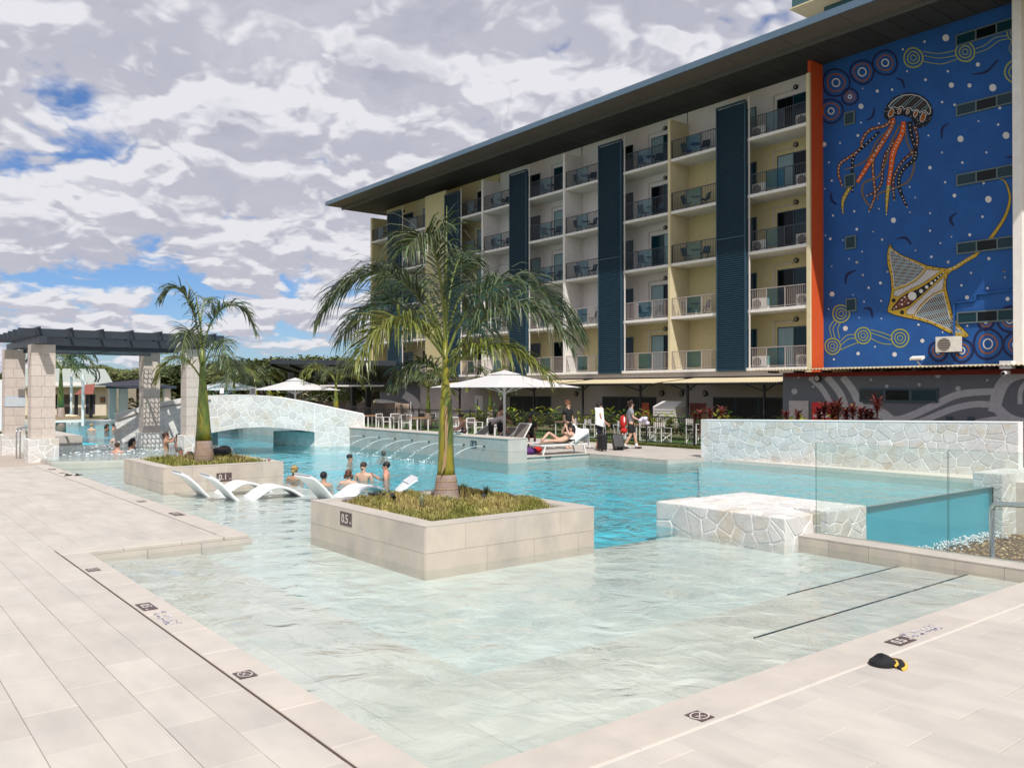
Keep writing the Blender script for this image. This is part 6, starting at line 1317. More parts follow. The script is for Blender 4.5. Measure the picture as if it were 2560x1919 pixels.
# ================================================================ parasols
m_canvas = M('white_canvas', (.78, .76, .76), .9, .04, 6, transl=.35)
def parasol(loc, label, W=3.9, ztop=2.87, zrim=2.3, rz=0.0, simple=False):
    e = empty('parasol', loc, rz, label, 'parasol', 'white square parasols'); h = W / 2; b = MB(); n = 6; N8 = 8
    rim = [(-h, -h), (0, -h), (h, -h), (h, 0), (h, h), (0, h), (-h, h), (-h, 0)]; vs = [(0, 0, ztop)]
    for k in range(1, n + 1):
        t = k / n
        for i, (x, y) in enumerate(rim):
            sag = -.05 * sin(pi * t) - (.06 * t * t if i % 2 else 0); vs.append((x * t * (1 - (.03 * t if i % 2 else 0)), y * t * (1 - (.03 * t if i % 2 else 0)), ztop + (zrim - ztop) * (t ** 1.05) + sag * .9 + (.06 if i % 2 and k == n else 0)))
    fs = [(0, 1 + i, 1 + (i + 1) % 8) for i in range(8)] + [(1 + (k - 1) * 8 + i, 1 + k * 8 + i, 1 + k * 8 + (i + 1) % 8, 1 + (k - 1) * 8 + (i + 1) % 8) for k in range(1, n) for i in range(8)]
    b.add(vs, fs); b.build('canopy', m_canvas, e, world=False)
    MB().add([(-h * .22, -h * .22, ztop - .10), (h * .22, -h * .22, ztop - .10), (h * .22, h * .22, ztop - .10), (-h * .22, h * .22, ztop - .10), (0, 0, ztop + .06)], [(0, 1, 4), (1, 2, 4), (2, 3, 4), (3, 0, 4)]).build('vent_cap', m_canvas, e, world=False)
    MB().tube([(0, 0, 0), (0, 0, ztop - .05)], .045, 10).build('pole', m_pipe, e, world=False)
    for (x, y) in rim:
        MB().bar((0, 0, ztop - .10), (x * .97, y * .97, zrim - .02), .025).build('rib', m_pipe, e, world=False); MB().bar((0, 0, zrim - .22), (x * .5, y * .5, (ztop + zrim) / 2 - .06), .02).build('strut', m_pipe, e, world=False)
    MB().lathe((0, 0, zrim - .27), [(.06, 0), (.075, .05), (.06, .1)], 10).build('hub', m_pipe, e, world=False)
    MB().box(-.35, -.35, 0, .35, .35, .06).build('base', m_black, e, world=False); return e
parasol((19.05, 24.4, 0), 'white square parasol over the loungers on the far deck, right of the near palm')
c = at_d(738, 1000, 45); parasol((c.x, c.y, 0), 'large white square parasol behind the right half of the stone bridge', 3.5, 2.8, 2.2)
c = at_d(566, 1000, 47); parasol((c.x, c.y, 0), 'white square parasol behind the crown of the stone bridge, beside the far planter palm', 3.5, 2.78, 2.2)
# ================================================================ palms
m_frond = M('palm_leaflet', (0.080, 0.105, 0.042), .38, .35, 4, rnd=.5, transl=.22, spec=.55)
m_frondy = M('palm_leaflet_yellow', (0.17, 0.185, 0.035), .36, .35, 4, rnd=.45, transl=.28, spec=.55)  # yellower green leaflets for some of the fronds
m_rach = M('palm_rachis', (0.17, 0.20, 0.045), .5, .2, 5)
m_shaft = M('palm_crownshaft', (0.105, 0.15, 0.03), .35, .25, 3, col2=(.27, .23, .02), c2scale=3.5, c2=(.48, .62), stretch=(1.5, 1.5, .35), spec=.5)
m_trunk = M('palm_trunk', (0.30, 0.215, 0.165), .85, .18, 9, .3, 40, col2=(.34, .27, .25), c2scale=2.5)
m_trring = M('palm_trunk_scar', (0.36, 0.25, 0.14), .85, .2, 9)
def bez(P, t): a, b, c, d = P; s = 1 - t; return a * s ** 3 + b * 3 * s * s * t + c * 3 * s * t * t + d * t ** 3
def frond(P, LL, n, seed, mat, parent, start=.22, wid=.034, droop=.75, lift=.25, rr0=.022):
    """feather frond: rachis along a Bezier and hanging leaflets on both sides"""
    rr = random.Random(seed); P = [V(p) for p in P]; pts = [bez(P, k / 18) for k in range(19)]
    ro = MB().tube(pts, [rr0 * (1 - .8 * k / 18) + .002 for k in range(19)], 6).build('frond', m_rach, parent, smooth=True)
    b = MB()
    for k in range(n):
        t = start + (1 - start) * k / (n - 1); p = bez(P, t); tg = (bez(P, min(1, t + .02)) - bez(P, max(0, t - .02))).normalized(); side = tg.cross(Z_)
        side = side.normalized() if side.length > .15 else (V((cos(seed), sin(seed), 0)) - tg * tg.dot(V((cos(seed), sin(seed), 0)))).normalized()
        upv = side.cross(tg).normalized(); prof = sin(pi * (.22 + .70 * (t - start) / (1 - start))) ** .6
        for sgn in (-1, 1):
            L = LL * prof * (rr.uniform(.72, 1.18) if rr.random() > .06 else rr.uniform(.3, .6)); fan = .55 + .9 * (t - start) / (1 - start)
            d = (side * sgn * rr.uniform(.75, 1.0) + tg * fan * rr.uniform(.8, 1.2) + upv * (lift + rr.uniform(-.55, .55)) + V((rr.uniform(-.18, .18), rr.uniform(-.18, .18), 0))).normalized(); w = wid * (.75 + .4 * prof) * rr.uniform(.8, 1.2)
            q = [p]; dd = d.copy(); g = droop * rr.uniform(.45, 1.45)
            for i in range(4): q.append(q[-1] + dd * (L / 4)); dd = (dd - Z_ * g * (.30 + .18 * i)).normalized()
            ws = [w * .5, w, w * .9, w * .55]; s0 = d.cross(Z_); s0 = s0.normalized() if s0.length > .1 else side; s0 = (s0 * .75 + upv * rr.uniform(-.6, .6)).normalized()
            vs = []
            for a, x in zip(q[:-1], ws): vs += [a - s0 * x / 2, a + s0 * x / 2]
            vs.append(q[-1]); b.add(vs, [(0, 1, 3, 2), (2, 3, 5, 4), (4, 5, 7, 6), (6, 7, 8)])
    b.build('leaflets', mat, ro, kind='stuff'); return ro
def trunk_parts(e, base, prof_t, prof_s, lean=(0, 0), n=20, rings=()):
    bx, by, bz = base
    f = lambda z: (bx + lean[0] * (z - bz), by + lean[1] * (z - bz), z)
    MB().tube([f(z) for z, r in prof_t], [r for z, r in prof_t], n).build('trunk', m_trunk, e, smooth=True)
    for (z, r) in rings: MB().tube([f(z - .006), f(z + .006)], [r + .004, r + .003], n).build('leaf_scar', m_trring, e, smooth=True)
    MB().tube([f(z) for z, r in prof_s], [r for z, r in prof_s], n).build('crownshaft', m_shaft, e, smooth=True)
# near palm
PB = V((7.66, 11.31, .40)); e = empty('royal_palm', PB, label='large royal palm with green crownshaft in the near planter', cat='palm tree'); dep = 13.62
trunk_parts(e, PB, [(.36, .215), (.47, .212), (.50, .205), (.66, .185), (.80, .165), (.86, .155)], [(.83, .150), (.95, .138), (1.2, .122), (1.5, .118), (1.75, .110), (1.95, .098), (2.15, .078), (2.35, .06), (2.62, .045), (3.0, .035)], lean=(-.008, .004), rings=((.49, .206), (.64, .188), (.76, .171)))
MB().add([PB + V((-.115, -.12, 1.55)), PB + V((-.075, -.135, 1.55)), PB + V((-.12, -.165, .62)), PB + V((-.19, -.13, .47)), PB + V((-.07, -.15, 1.2)), PB + V((-.13, -.15, .9))], [(0, 1, 4, 5), (5, 4, 2, 3)]).build('dry_sheath', M('dry_sheath', (.34, .22, .12), .8, .2, 9), e)
def fp(*pts): return [at_d(x, y, dep + d) for (x, y, d) in pts]
FR = [  # (points as px, py, depth offset), leaflet length, count, yellow-green leaflets
    (fp((1113, 880, 0), (1110, 690, -.1), (1085, 520, -.4), (1015, 625, -1.1)), .92, 92, 0), (fp((1112, 880, 0), (1050, 670, .2), (910, 610, .0), (800, 790, -.2)), .82, 90, 0),
    (fp((1114, 900, 0), (1050, 790, -.6), (960, 760, -1.2), (892, 900, -1.6)), .78, 90, 1), (fp((1112, 905, 0), (1175, 690, .1), (1320, 620, .2), (1452, 835, .1)), .80, 94, 0),
    (fp((1116, 915, 0), (1190, 790, -.4), (1310, 680, -.8), (1420, 850, -1.1)), .76, 90, 0), (fp((1118, 950, 0), (1150, 870, -.5), (1240, 810, -.9), (1375, 945, -1.2)), .62, 76, 1),
    (fp((1112, 880, 0), (1080, 710, .8), (1000, 620, 1.8), (930, 780, 2.2)), .74, 70, 0), (fp((1112, 880, 0), (1135, 700, .8), (1210, 650, 1.9), (1280, 800, 2.3)), .74, 70, 0), (fp((1112, 890, 0), (1040, 750, .5), (930, 700, .9), (850, 850, 1.0)), .72, 70, 0), (fp((1113, 870, 0), (1120, 690, .4), (1150, 590, .8), (1190, 660, 1.2)), .60, 56, 0),
    (fp((1112, 900, 0), (1080, 780, 1.2), (1040, 720, 2.4), (1010, 850, 3.0)), .7, 60, 0), (fp((1114, 900, 0), (1150, 780, 1.2), (1190, 740, 2.2), (1230, 870, 2.8)), .7, 60, 0), (fp((1114, 960, 0), (1085, 900, -.3), (1040, 880, -.6), (985, 960, -.7)), .5, 56, 0)]
for i, (P, LL, n, yel_) in enumerate(FR): frond(P, LL * 1.08, int(n * 1.25), 100 + i, m_frondy if yel_ else m_frond, e, wid=.027, droop=1.15)
MB().tube(fp((1113, 890, 0), (1113, 780, 0), (1115, 660, 0), (1117, 515, 0)), [.035, .028, .02, .004], 8).build('spear_leaf', m_rach, e, smooth=True)
# far planter palm
PB2 = V((7.14, 21.09, .37)); e = empty('royal_palm', PB2, label='royal palm in the far planter before the pergola', cat='palm tree'); dep = 20.95
trunk_parts(e, PB2, [(.33, .235), (.6, .23), (.9, .20), (1.0, .185)], [(.98, .20), (1.3, .165), (1.7, .14), (2.1, .11), (2.45, .085), (2.9, .06), (3.3, .04)], lean=(-.02, .0), rings=((.62, .23), (.8, .21)))
MB().add([PB2 + V((-.16, -.17, 2.0)), PB2 + V((-.25, -.18, 2.25)), PB2 + V((-.2, -.2, 2.1)), PB2 + V((-.1, -.22, 1.5))], [(0, 1, 2, 3)]).build('dry_sheath', MATS['dry_sheath'], e)
FR = [(fp((505, 900, 0), (500, 800, 0), (455, 660, -.2), (402, 748, -.4)), .62, 60, 0), (fp((506, 880, 0), (520, 780, 0), (590, 700, .1), (640, 830, .1)), .66, 64, 0), (fp((505, 940, 0), (490, 820, -.5), (465, 780, -1.2), (452, 900, -1.6)), .66, 60, 0), (fp((504, 950, 0), (470, 880, -.3), (420, 870, -.5), (390, 950, -.6)), .55, 50, 1), (fp((506, 930, 0), (530, 840, -.5), (560, 820, -1.), (575, 930, -1.3)), .62, 56, 0), (fp((507, 950, 0), (540, 880, .3), (580, 880, .6), (615, 950, .8)), .5, 50, 0), (fp((505, 900, 0), (490, 760, .6), (520, 700, 1.4), (545, 790, 2.0)), .5, 44, 0)]
for i, (P, LL, n, yel_) in enumerate(FR): frond(P, LL, n, 200 + i, m_frondy if yel_ else m_frond, e, wid=.030, droop=1.0)
MB().tube(fp((505, 900, 0), (502, 820, 0), (490, 740, 0), (462, 700, 0)), [.03, .025, .015, .004], 6).build('spear_leaf', m_rach, e, smooth=True)
def small_palm(px, py, D, h, label, seed, spread=1.9, nf=11, zb=None):
    c = at_d(px, py, D); zb = 0 if zb is None else zb; base = V((c.x, c.y, zb)); e = empty('royal_palm', base, label=label, cat='palm tree', group='palms behind the pool'); rr = random.Random(seed)
    trunk_parts(e, base, [(zb, .24), (zb + .5, .23), (zb + h * .42, .16)], [(zb + h * .40, .16), (zb + h * .6, .13), (zb + h * .85, .08), (zb + h * 1.05, .045)], n=12)
    T = base + Z_ * h
    for i in range(nf):
        a = i * 2.4 + seed; up = rr.uniform(.5, 1.5) if i % 3 else rr.uniform(1.2, 1.9); s = spread * rr.uniform(.8, 1.1); d = V((cos(a), sin(a), 0))
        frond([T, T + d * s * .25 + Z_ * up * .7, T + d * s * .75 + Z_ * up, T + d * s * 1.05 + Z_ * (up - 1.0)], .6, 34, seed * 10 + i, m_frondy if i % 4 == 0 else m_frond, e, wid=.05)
small_palm(840, 1018, 46, 2.55, 'royal palm behind the right end of the bridge under the dark shelter roof', 3)
small_palm(1070, 1065, 48, 2.2, 'royal palm by the fence left of the near palm trunk', 5)
small_palm(1225, 1040, 52, 2.3, 'royal palm behind the parasol near the hotel wall', 6, 1.5)
small_palm(152, 1000, 42, 3.2, 'royal palm behind the pergola columns at left', 7)
small_palm(585, 1000, 46, 2.6, 'royal palm behind the bridge crown at left', 8, 1.8)
small_palm(640, 1000, 60, 2.6, 'royal palm behind the left parasol in front of the trees', 9, 1.8)

# ================================================================ pergola and spa
m_block = M('limestone_block', (0.56, 0.49, 0.435), .85, .09, 9, .3, 60, rnd=.05); m_joint = M('block_joint', (.33, .28, .25), .9)
m_perg = M('pergola_steel', (0.045, 0.055, 0.07), .45, .08, 4, metal=.3)
pg = empty('pergola', (7.5, 31.5, 0), label='dark steel pergola on four pale stone columns beside the spa', cat='pergola')
def column(x0, y0, x1, y1, zb, z0, z1, base_pad=.09):
    MB().box(x0 + .012, y0 + .012, z0, x1 - .012, y1 - .012, z1 - .004).build('column_core', m_joint, pg)
    n = 9
    for i in range(n):
        za, zb_ = z0 + (z1 - z0) * i / n, z0 + (z1 - z0) * (i + 1) / n; sp = (x0 + (x1 - x0) * (.55 if i % 2 else .42))
        MB().box(x0, y0, za + .004, sp - .003, y1, zb_ - .004).build('stone_block', m_block, pg); MB().box(sp + .003, y0, za + .004, x1, y1, zb_ - .004).build('stone_block', m_block, pg)
    p = base_pad; MB().box(x0 - p, y0 - p, zb, x1 + p, y1 + p, z0 - .001).build('plinth', m_mortar, pg)
    h = z0 - zb
    stone_panel(pg, pl((x0 - p, y0 - p, zb), X_, Z_, -Y_), x1 - x0 + 2 * p, h, .28, int(x0 * 7 + y0), t=.006, name='plinth_stone'); stone_panel(pg, pl((x0 - p, y1 + p, zb), -Y_, Z_, -X_), y1 - y0 + 2 * p, h, .28, int(x0 * 9 + y0), t=.006, name='plinth_stone')
yP = 29.55; x1 = at_y(466, 1000, yP).x; x2 = at_y(515, 1000, yP).x
column(4.76, yP, 5.42, yP + .62, -.5, .70, 3.61); column(x1, yP, x2, yP + .6, -.5, .66, 3.6)
yQ = 33.4; x3 = at_y(359, 1000, yQ).x; x4 = at_y(400, 1000, yQ).x
column(x3, yQ, x4, yQ + .62, -.5, .62, 3.6); column(at_y(12, 1000, yQ).x, yQ, at_y(63, 1000, yQ).x, yQ + .62, -.5, .69, 3.58)
for (x, nm) in ((4.85, 'beam'), (x2 - .35, 'beam')): MB().box(x, 28.9, 3.615, x + .22, 35.0, 3.83).build(nm, m_perg, pg)
for y in (yP + .15, yQ + .15): MB().box(5.08, y, 3.60, x2 - .36, y + .2, 3.82).build('beam', m_perg, pg)
y = 29.2
while y < 34.2: MB().box(4.35, y, 3.84, x2 + .5, y + .07, 4.07).build('rafter', m_perg, pg); y += .95
for k in range(7): x = 4.85 + k * (x2 + .1 - 4.85) / 6; MB().box(x, 29.0, 4.071, x + .07, 34.2, 4.12).build('purlin', m_perg, pg); MB().box(x - .005, 29.14, 3.86, x + .095, 29.199, 4.09).build('cleat', m_perg, pg)
b = MB(); rr = random.Random(15); s = .085; j = 0; yy = yP + .5
while yy < yQ - .3:
    xx = 5.2 + (s * .87 if j % 2 else 0)
    while xx < 9.15:
        o = [(xx + cos(pi / 6 + k * pi / 3) * s, yy + sin(pi / 6 + k * pi / 3) * s) for k in range(6)]; i_ = [(xx + (a[0] - xx) * rr.uniform(.62, .86), yy + (a[1] - yy) * rr.uniform(.62, .86)) for a in o]
        b.add([(a[0], a[1], 3.50) for a in o] + [(a[0], a[1], 3.50) for a in i_], [(k, (k + 1) % 6, 6 + (k + 1) % 6, 6 + k) for k in range(6)]); xx += s * 1.732
    yy += s * 1.5; j += 1
b.build('perforated_panel', m_perg, pg, kind='stuff')
MB().box(5.1, yP + .42, 3.46, 9.25, yP + .46, 3.59).box(5.1, yQ - .25, 3.46, 9.25, yQ - .21, 3.59).box(7.2, yP + .46, 3.46, 7.28, yQ - .25, 3.59).build('panel_frame', m_perg, pg)
p = at_y(40, 1005, yQ - .01); sg = empty('notice_board', p, label='pale notice panel on the leftmost pergola column', cat='sign'); MB().box(p.x - .33, yQ - .02, p.z - .15, p.x + .28, yQ - .003, p.z + .2).build('panel', M('notice_blue', (.45, .52, .58), .5), sg)
b = MB()
for k in range(6): b.box(p.x - .28, yQ - .024, p.z - .1 + k * .045, p.x + .22, yQ - .021, p.z - .085 + k * .045)
b.build('print_lines', m_white, sg, kind='stuff')
# spa
sc_ = V((7.4, 31.6)); SR = 4.1; arc = [(sc_.x + SR * cos(a), sc_.y + SR * sin(a)) for a in [radians(-138 + 276 * k / 40) for k in range(41)]]; arc = [(max(5.02, a), b_) for a, b_ in arc]; arc = [q for q in arc if q[0] > 5.0]
spa = empty('spa', (7.4, 31.6, 0)); tag(spa, kind='structure')
MB().prism(arc, -1.2, -.35).build('spa_floor', m_wet, spa)
b = MB(); n = len(arc); inn = [(sc_.x + (a - sc_.x) * .93, sc_.y + (c - sc_.y) * .93) for a, c in arc]
for i in range(n - 1): q = [arc[i], arc[i + 1], inn[i + 1], inn[i]]; b.prism(q, -.36, .095)
b.build('spa_rim', m_cop, spa)
MB().box(5.0, 29.0, -1.2, 5.12, 34.2, .09).build('spa_side', m_cop, spa)
flat('spa_water', [(5.05, 34.4)] + arc + [(5.05, 34.4)][:0], .115, water_mat('spa_water', 1.6, 1.0, (.86, .96, .96), .42, (.66, .80, .78), dist=.08, stretch=(2, 2, 1)), kind='structure')
b = MB(); rr = random.Random(2)
for k in range(150): a = rr.uniform(0, 6.3); r = 2.9 * sqrt(rr.random()); x, y = 7.2 + cos(a) * r * .8, 31.9 + sin(a) * r; (b.ball((x, y, .12 + rr.uniform(0, .03)), rr.uniform(.02, .06), None, rr.uniform(.01, .03), 6, 4) if x > 5.2 else None)
tag(b.build('spa_foam', MATS['foam'], None, kind='stuff'), 'white bubbling foam on the spa water below the pergola', 'foam')
# overflow down the spa rim
b = MB(); outr = [(sc_.x + (a - sc_.x) * 1.015, sc_.y + (c - sc_.y) * 1.015) for a, c in arc]
for i in range(n - 1):
    if outr[i][0] > 5.0 and outr[i + 1][0] > 5.0 and outr[i][1] < 33: b.add([(*outr[i], WZ), (*outr[i + 1], WZ), (*outr[i + 1], .112), (*outr[i], .112)], [(0, 1, 2, 3)])
tag(b.build('overflow_sheet', glass('overflow', (.9, .96, .95), 1.33, .12, .25, (.7, .75, .72)), None), 'thin sheet of water spilling over the spa rim', 'water')
# spa steps handrails
for i, (px_, py_) in enumerate(((41, 1145), (50, 1145))):
    p = at_z(px_, py_, 0); hr = empty('handrail', p, label=('left steel handrail hoop by the pergola column', 'right steel handrail hoop by the pergola column')[i], cat='handrail', group='handrail hoops')
    pts = [(p.x, p.y, 0), (p.x, p.y, .86)] + [(p.x + .1 * (1 - cos(k * pi / 8)), p.y + .25 * (1 - cos(k * pi / 8)), .86 + .1 * sin(k * pi / 8)) for k in range(1, 5)] + [(p.x + .5, p.y + 1.6, .96), (p.x + .6, p.y + 1.7, .2)]
    MB().tube(pts, .024, 8).build('rail', m_steel, hr, smooth=True)
# terrace behind the spa
tr = MB().box(-13.9, 36.3, -1.3, 7.6, 44.0, .44).build('terrace', m_cop, None); tag(tr, kind='structure')
lw2 = MB().box(1.0, 36.6, .441, 6.0, 39.4, .47).build('lawn', m_grassB, None); tag(lw2, kind='structure')
grass('lawn_grass', 1.0, 36.6, 6.2, 39.4, .47, 3500, .04, .12, m_grassB, 'dark green grass strip on the terrace behind the spa', 8, .02, .02)
MB().box(-13.9, 66.2, -1.3, 13.6, 69.9, .10).build('bank', m_cop, None)['kind'] = 'structure'
# day bed with white posts
db = empty('day_bed', (4.6, 41.5, .44), label='white posted day bed with tan mattress beyond the pergola', cat='day bed')
p0 = at_d(207, 1068, 42); p1 = at_d(178, 1050, 44)
for q, r in ((p0, .07), (p1, .06)): MB().tube([(q.x, q.y, .44), (q.x, q.y, 3.0)], r, 10).build('post', m_white, db)
c = at_d(168, 1058, 42.5)
MB().box(c.x - 1.0, c.y - .6, .62, c.x + .75, c.y + .8, .74).build('frame', m_white, db); MB().box(c.x - .95, c.y - .58, .74, c.x + .7, c.y + .78, .9).build('mattress', M('tan_mattress', (.36, .25, .16), .8), db)
for x in (-.9, .6): MB().box(c.x + x, c.y - .5, .44, c.x + x + .08, c.y - .42, .62).build('leg', m_black, db)
tag(MB().ball((c.x - .1, c.y - .1, .93), .42, .3, .08, 12, 6).ball((c.x + .2, c.y - .2, .92), .3, .2, .06, 10, 6).build('crumpled_towel', M('yellow_towel', (.75, .70, .55), .9, .2, 4, col2=(.75, .55, .08), c2scale=3), None, smooth=True), 'crumpled white and yellow towel on the day bed', 'towel')

# ================================================================ house and far things at left
m_house = M('house_cream', (.66, .58, .46), .85, .05, 2); D0 = 76
hs = empty('low_house', at_d(200, 1036, D0), label='low cream house with pale metal roof beyond the pool at left', cat='house'); hs.location.z = -.03
def hq(nm, mat, px0, py0, px1, py1, d0, th=.1, parent=None):
    """upright rectangle across the view at depth d0"""
    a = at_d(px0, py1, d0); c = at_d(px1, py0, d0); u = V((c.x - a.x, c.y - a.y, 0)); L = u.length; u.normalize(); n = V((-u.y, u.x, 0)); z0, z1 = min(a.z, c.z), max(a.z, c.z)
    return MB().obox((V((a.x, a.y, 0)) + V((c.x, c.y, 0))) / 2 + Z_ * (z0 + z1) / 2 + n * th / 2, u * L / 2, n * th / 2, Z_ * (z1 - z0) / 2).build(nm, mat, parent or hs)
hq('wall', m_house, 20, 962, 266, 1040, D0, 6.0)
a = [at_d(60, 964, D0 - 1.2), at_d(286, 962, D0 - 1.2), at_d(262, 922, D0 + 5), at_d(60, 920, D0 + 5)]; MB().add(a + [q - Z_ * .15 for q in a], [(0, 1, 2, 3), (7, 6, 5, 4), (0, 4, 5, 1), (1, 5, 6, 2), (3, 7, 4, 0)]).build('roof', M('zinc_roof', (.36, .40, .36), .5, .06, 1), hs)
hq('eave_beam', m_white, 130, 955, 215, 964, D0 - 2, .3); hq('door', M('dark_door', (.08, .06, .05), .6), 160, 986, 179, 1036, D0 - .06, .05); hq('door', M('navy_door', (.03, .035, .06), .6), 214, 986, 237, 1034, D0 - .06, .05); hq('window', m_pane, 132, 986, 142, 1020, D0 - .06, .05); f = hq('notice_board', M('picture_frame', (.12, .16, .22), .5), 250, 992, 262, 1006, D0 - .08, .05); hq('panel', M('picture_brown', (.30, .13, .05), .6), 252, 994, 260, 1004, D0 - .14, .05, f)
# ornate red roofed gazebo
gz_ = empty('gazebo', at_d(212, 1035, 68), label='small open gazebo with curved red tiled roof before the cream house', cat='gazebo'); gz_.location.z = 0
for x in (190, 227): q = at_d(x, 1036, 68); MB().box(q.x - .12, q.y - .12, -.03, q.x + .12, q.y + .12, at_d(x, 986, 68).z).build('post', m_black, gz_)
cc = [at_d(186, 986, 67), at_d(232, 985, 67), at_d(228, 986, 70.5), at_d(190, 986, 70.5)]; tp = [at_d(212, 962, 68.4), at_d(238, 958, 68.4), at_d(238, 958, 69), at_d(212, 962, 69)]
b = MB(); b.add(cc + tp, [(0, 1, 5, 4), (1, 2, 6, 5), (2, 3, 7, 6), (3, 0, 4, 7), (4, 5, 6, 7), (3, 2, 1, 0)]); b.build('roof', M('red_tile_roof', (.24, .075, .055), .7, .2, 6), gz_)
for k in range(2): q = at_d(236 + k * 8, 955, 68.6); MB().tube([q, q + V((.15, 0, .35)), q + V((.1, 0, .8)), q + V((-.12, 0, 1.1))], .06, 6).build('finial', m_perg, gz_)
# second pergola with sail
sp2 = empty('far_pergola', at_d(305, 1024, 66), label='far dark canopy on pale stone columns in front of the trees', cat='pergola'); sp2.location.z = 0
for (x0, x1) in ((272, 290), (299, 319), (409, 426)):
    a = at_d(x0, 1030, 64); c = at_d(x1, 1030, 64); zt = at_d(x0, 971, 64).z; w = (c - a).length; MB().box(a.x, a.y - w * .4, -.03, a.x + w * .9, a.y + w * .5, zt).build('column', m_block, sp2)
a = [at_d(225, 958, 60), at_d(345, 957, 60), at_d(430, 968, 64), at_d(345, 945, 70)]; zt = at_d(300, 966, 62).z; MB().add([at_d(232, 962, 62), at_d(345, 970, 62), at_d(440, 970, 64), at_d(440, 966, 70), at_d(345, 948, 74), at_d(270, 956, 72)], [(0, 1, 2, 3, 4, 5)]).build('shade_sail', M('black_sail', (.03, .03, .045), .8), sp2); hq('beam', m_perg, 265, 964, 440, 971, 63.5, .2, sp2)
# dark shelter beside the hotel
sh = empty('dark_shelter', at_d(820, 1010, 62), label='dark open shelter with upswept skillion roof left of the hotel', cat='shelter'); sh.location.z = 0
fa = [at_d(675, 909, 60), at_d(990, 914, 52), at_d(990, 985, 70), at_d(820, 958, 74)]
MB().add(fa + [q + Z_ * .3 for q in fa], [(3, 2, 1, 0), (4, 5, 6, 7), (0, 1, 5, 4), (1, 2, 6, 5), (2, 3, 7, 6), (3, 0, 4, 7)]).build('roof', M('shelter_roof', (.035, .04, .05), .6), sh)
for k in range(7):
    t = k / 6; a = fa[0] + (fa[1] - fa[0]) * t - Z_ * .06; c = fa[3] + (fa[2] - fa[3]) * t - Z_ * .06; MB().bar(a, c, .1, .18).build('rafter', m_black, sh)
for x in (727, 883, 920): q = at_d(x, 1030, 58); MB().box(q.x - .16, q.y - .16, -.03, q.x + .16, q.y + .16, 3.4 if x < 800 else 2.5).build('post', m_black, sh)
hq('beam', m_black, 820, 955, 960, 962, 56, .3, sh); hq('gutter', m_pipe, 800, 962, 960, 966, 55.6, .15, sh)
# brown hoarding
def hoard(u, v): a = at_x(770, 1007, 29.5); c = at_x(1023, 1009, 29.5); y = a.y + (c.y - a.y) * u; return (29.5 + .09 * sin(u * 40 + v * 4) + .05 * sin(u * 97), y, -.03 + v * 1.36 + .03 * sin(u * 23))
hd_ = empty('site_hoarding', (29.5, 55, 0), label='brown fabric covered site fence behind the pool fence', cat='fence'); sheet('fabric', hoard, 60, 6, M('brown_mesh', (.30, .22, .17), .9, .12, 2), parent=hd_)
a = at_x(770, 1007, 29.5).y; c = at_x(1023, 1009, 29.5).y
for k in range(8): MB().tube([(29.62, a + (c - a) * k / 7, -.03), (29.62, a + (c - a) * k / 7, 1.45)], .03, 6).build('post', m_pipe, hd_)
# white picket louvre at far left
wf = empty('white_slat_screen', at_d(-4, 1000, 40), label='white slatted screen at the left edge behind the pergola', cat='screen'); wf.location.z = 0
a = at_d(-60, 1000, 40); c = at_d(3, 1000, 40); z = .4
while z < 2.6: MB().bar((a.x, a.y, z), (c.x, c.y, z), .03, .06).build('slat', m_white, wf); z += .16
MB().tube([(c.x, c.y, 0), (c.x, c.y, 2.7)], .05, 8).build('post', m_white, wf)
# bins and boxes on the far terrace by the hotel: timber gates, air unit
for i, (x0, x1, y0, y1) in enumerate(((1600, 1622, 1006, 1042), (1724, 1764, 1007, 1046))):
    a = at_x(x1, y1, 36.0); c = at_x(x0, y0, 36.0); g = empty('timber_gate', (36, (a.y + c.y) / 2, 0), label=('red brown timber gate panel behind the man in grey', 'dark red timber gate panel left of the annex doors')[i], cat='gate'); n = 5
    for k in range(n): MB().box(36.0, a.y + (c.y - a.y) * k / n + .008, 0, 36.05, a.y + (c.y - a.y) * (k + 1) / n - .008, c.z).build('plank', M('red_timber' + str(i), ((.34, .075, .035), (.10, .022, .016))[i], .7, .15, 5), g)
    MB().box(36.052, a.y, c.z - .35, 36.09, c.y, c.z - .25).build('rail', m_black, g)
c = at_x(1660, 1010, 35.5); bx_ = empty('cooling_unit', (35.5, c.y, 0), label='pale boxy cooling unit with louvres behind the hedge', cat='air conditioner'); MB().box(35.5, c.y - .8, .3, 36.6, c.y + .8, 1.3).build('casing', m_pipe, bx_); MB().add([(35.5, c.y - .8, 1.301), (35.5, c.y + .8, 1.301), (36.2, c.y + .7, 1.6), (36.2, c.y - .7, 1.6), (36.6, c.y + .8, 1.301), (36.6, c.y - .8, 1.301)], [(0, 1, 2, 3), (1, 4, 2), (0, 3, 5), (3, 2, 4, 5)]).build('hood', m_white, bx_)
for k in range(5): MB().box(35.47, c.y - .7, .5 + k * .15, 35.498, c.y + .7, .56 + k * .15).build('louvre', m_white, bx_)
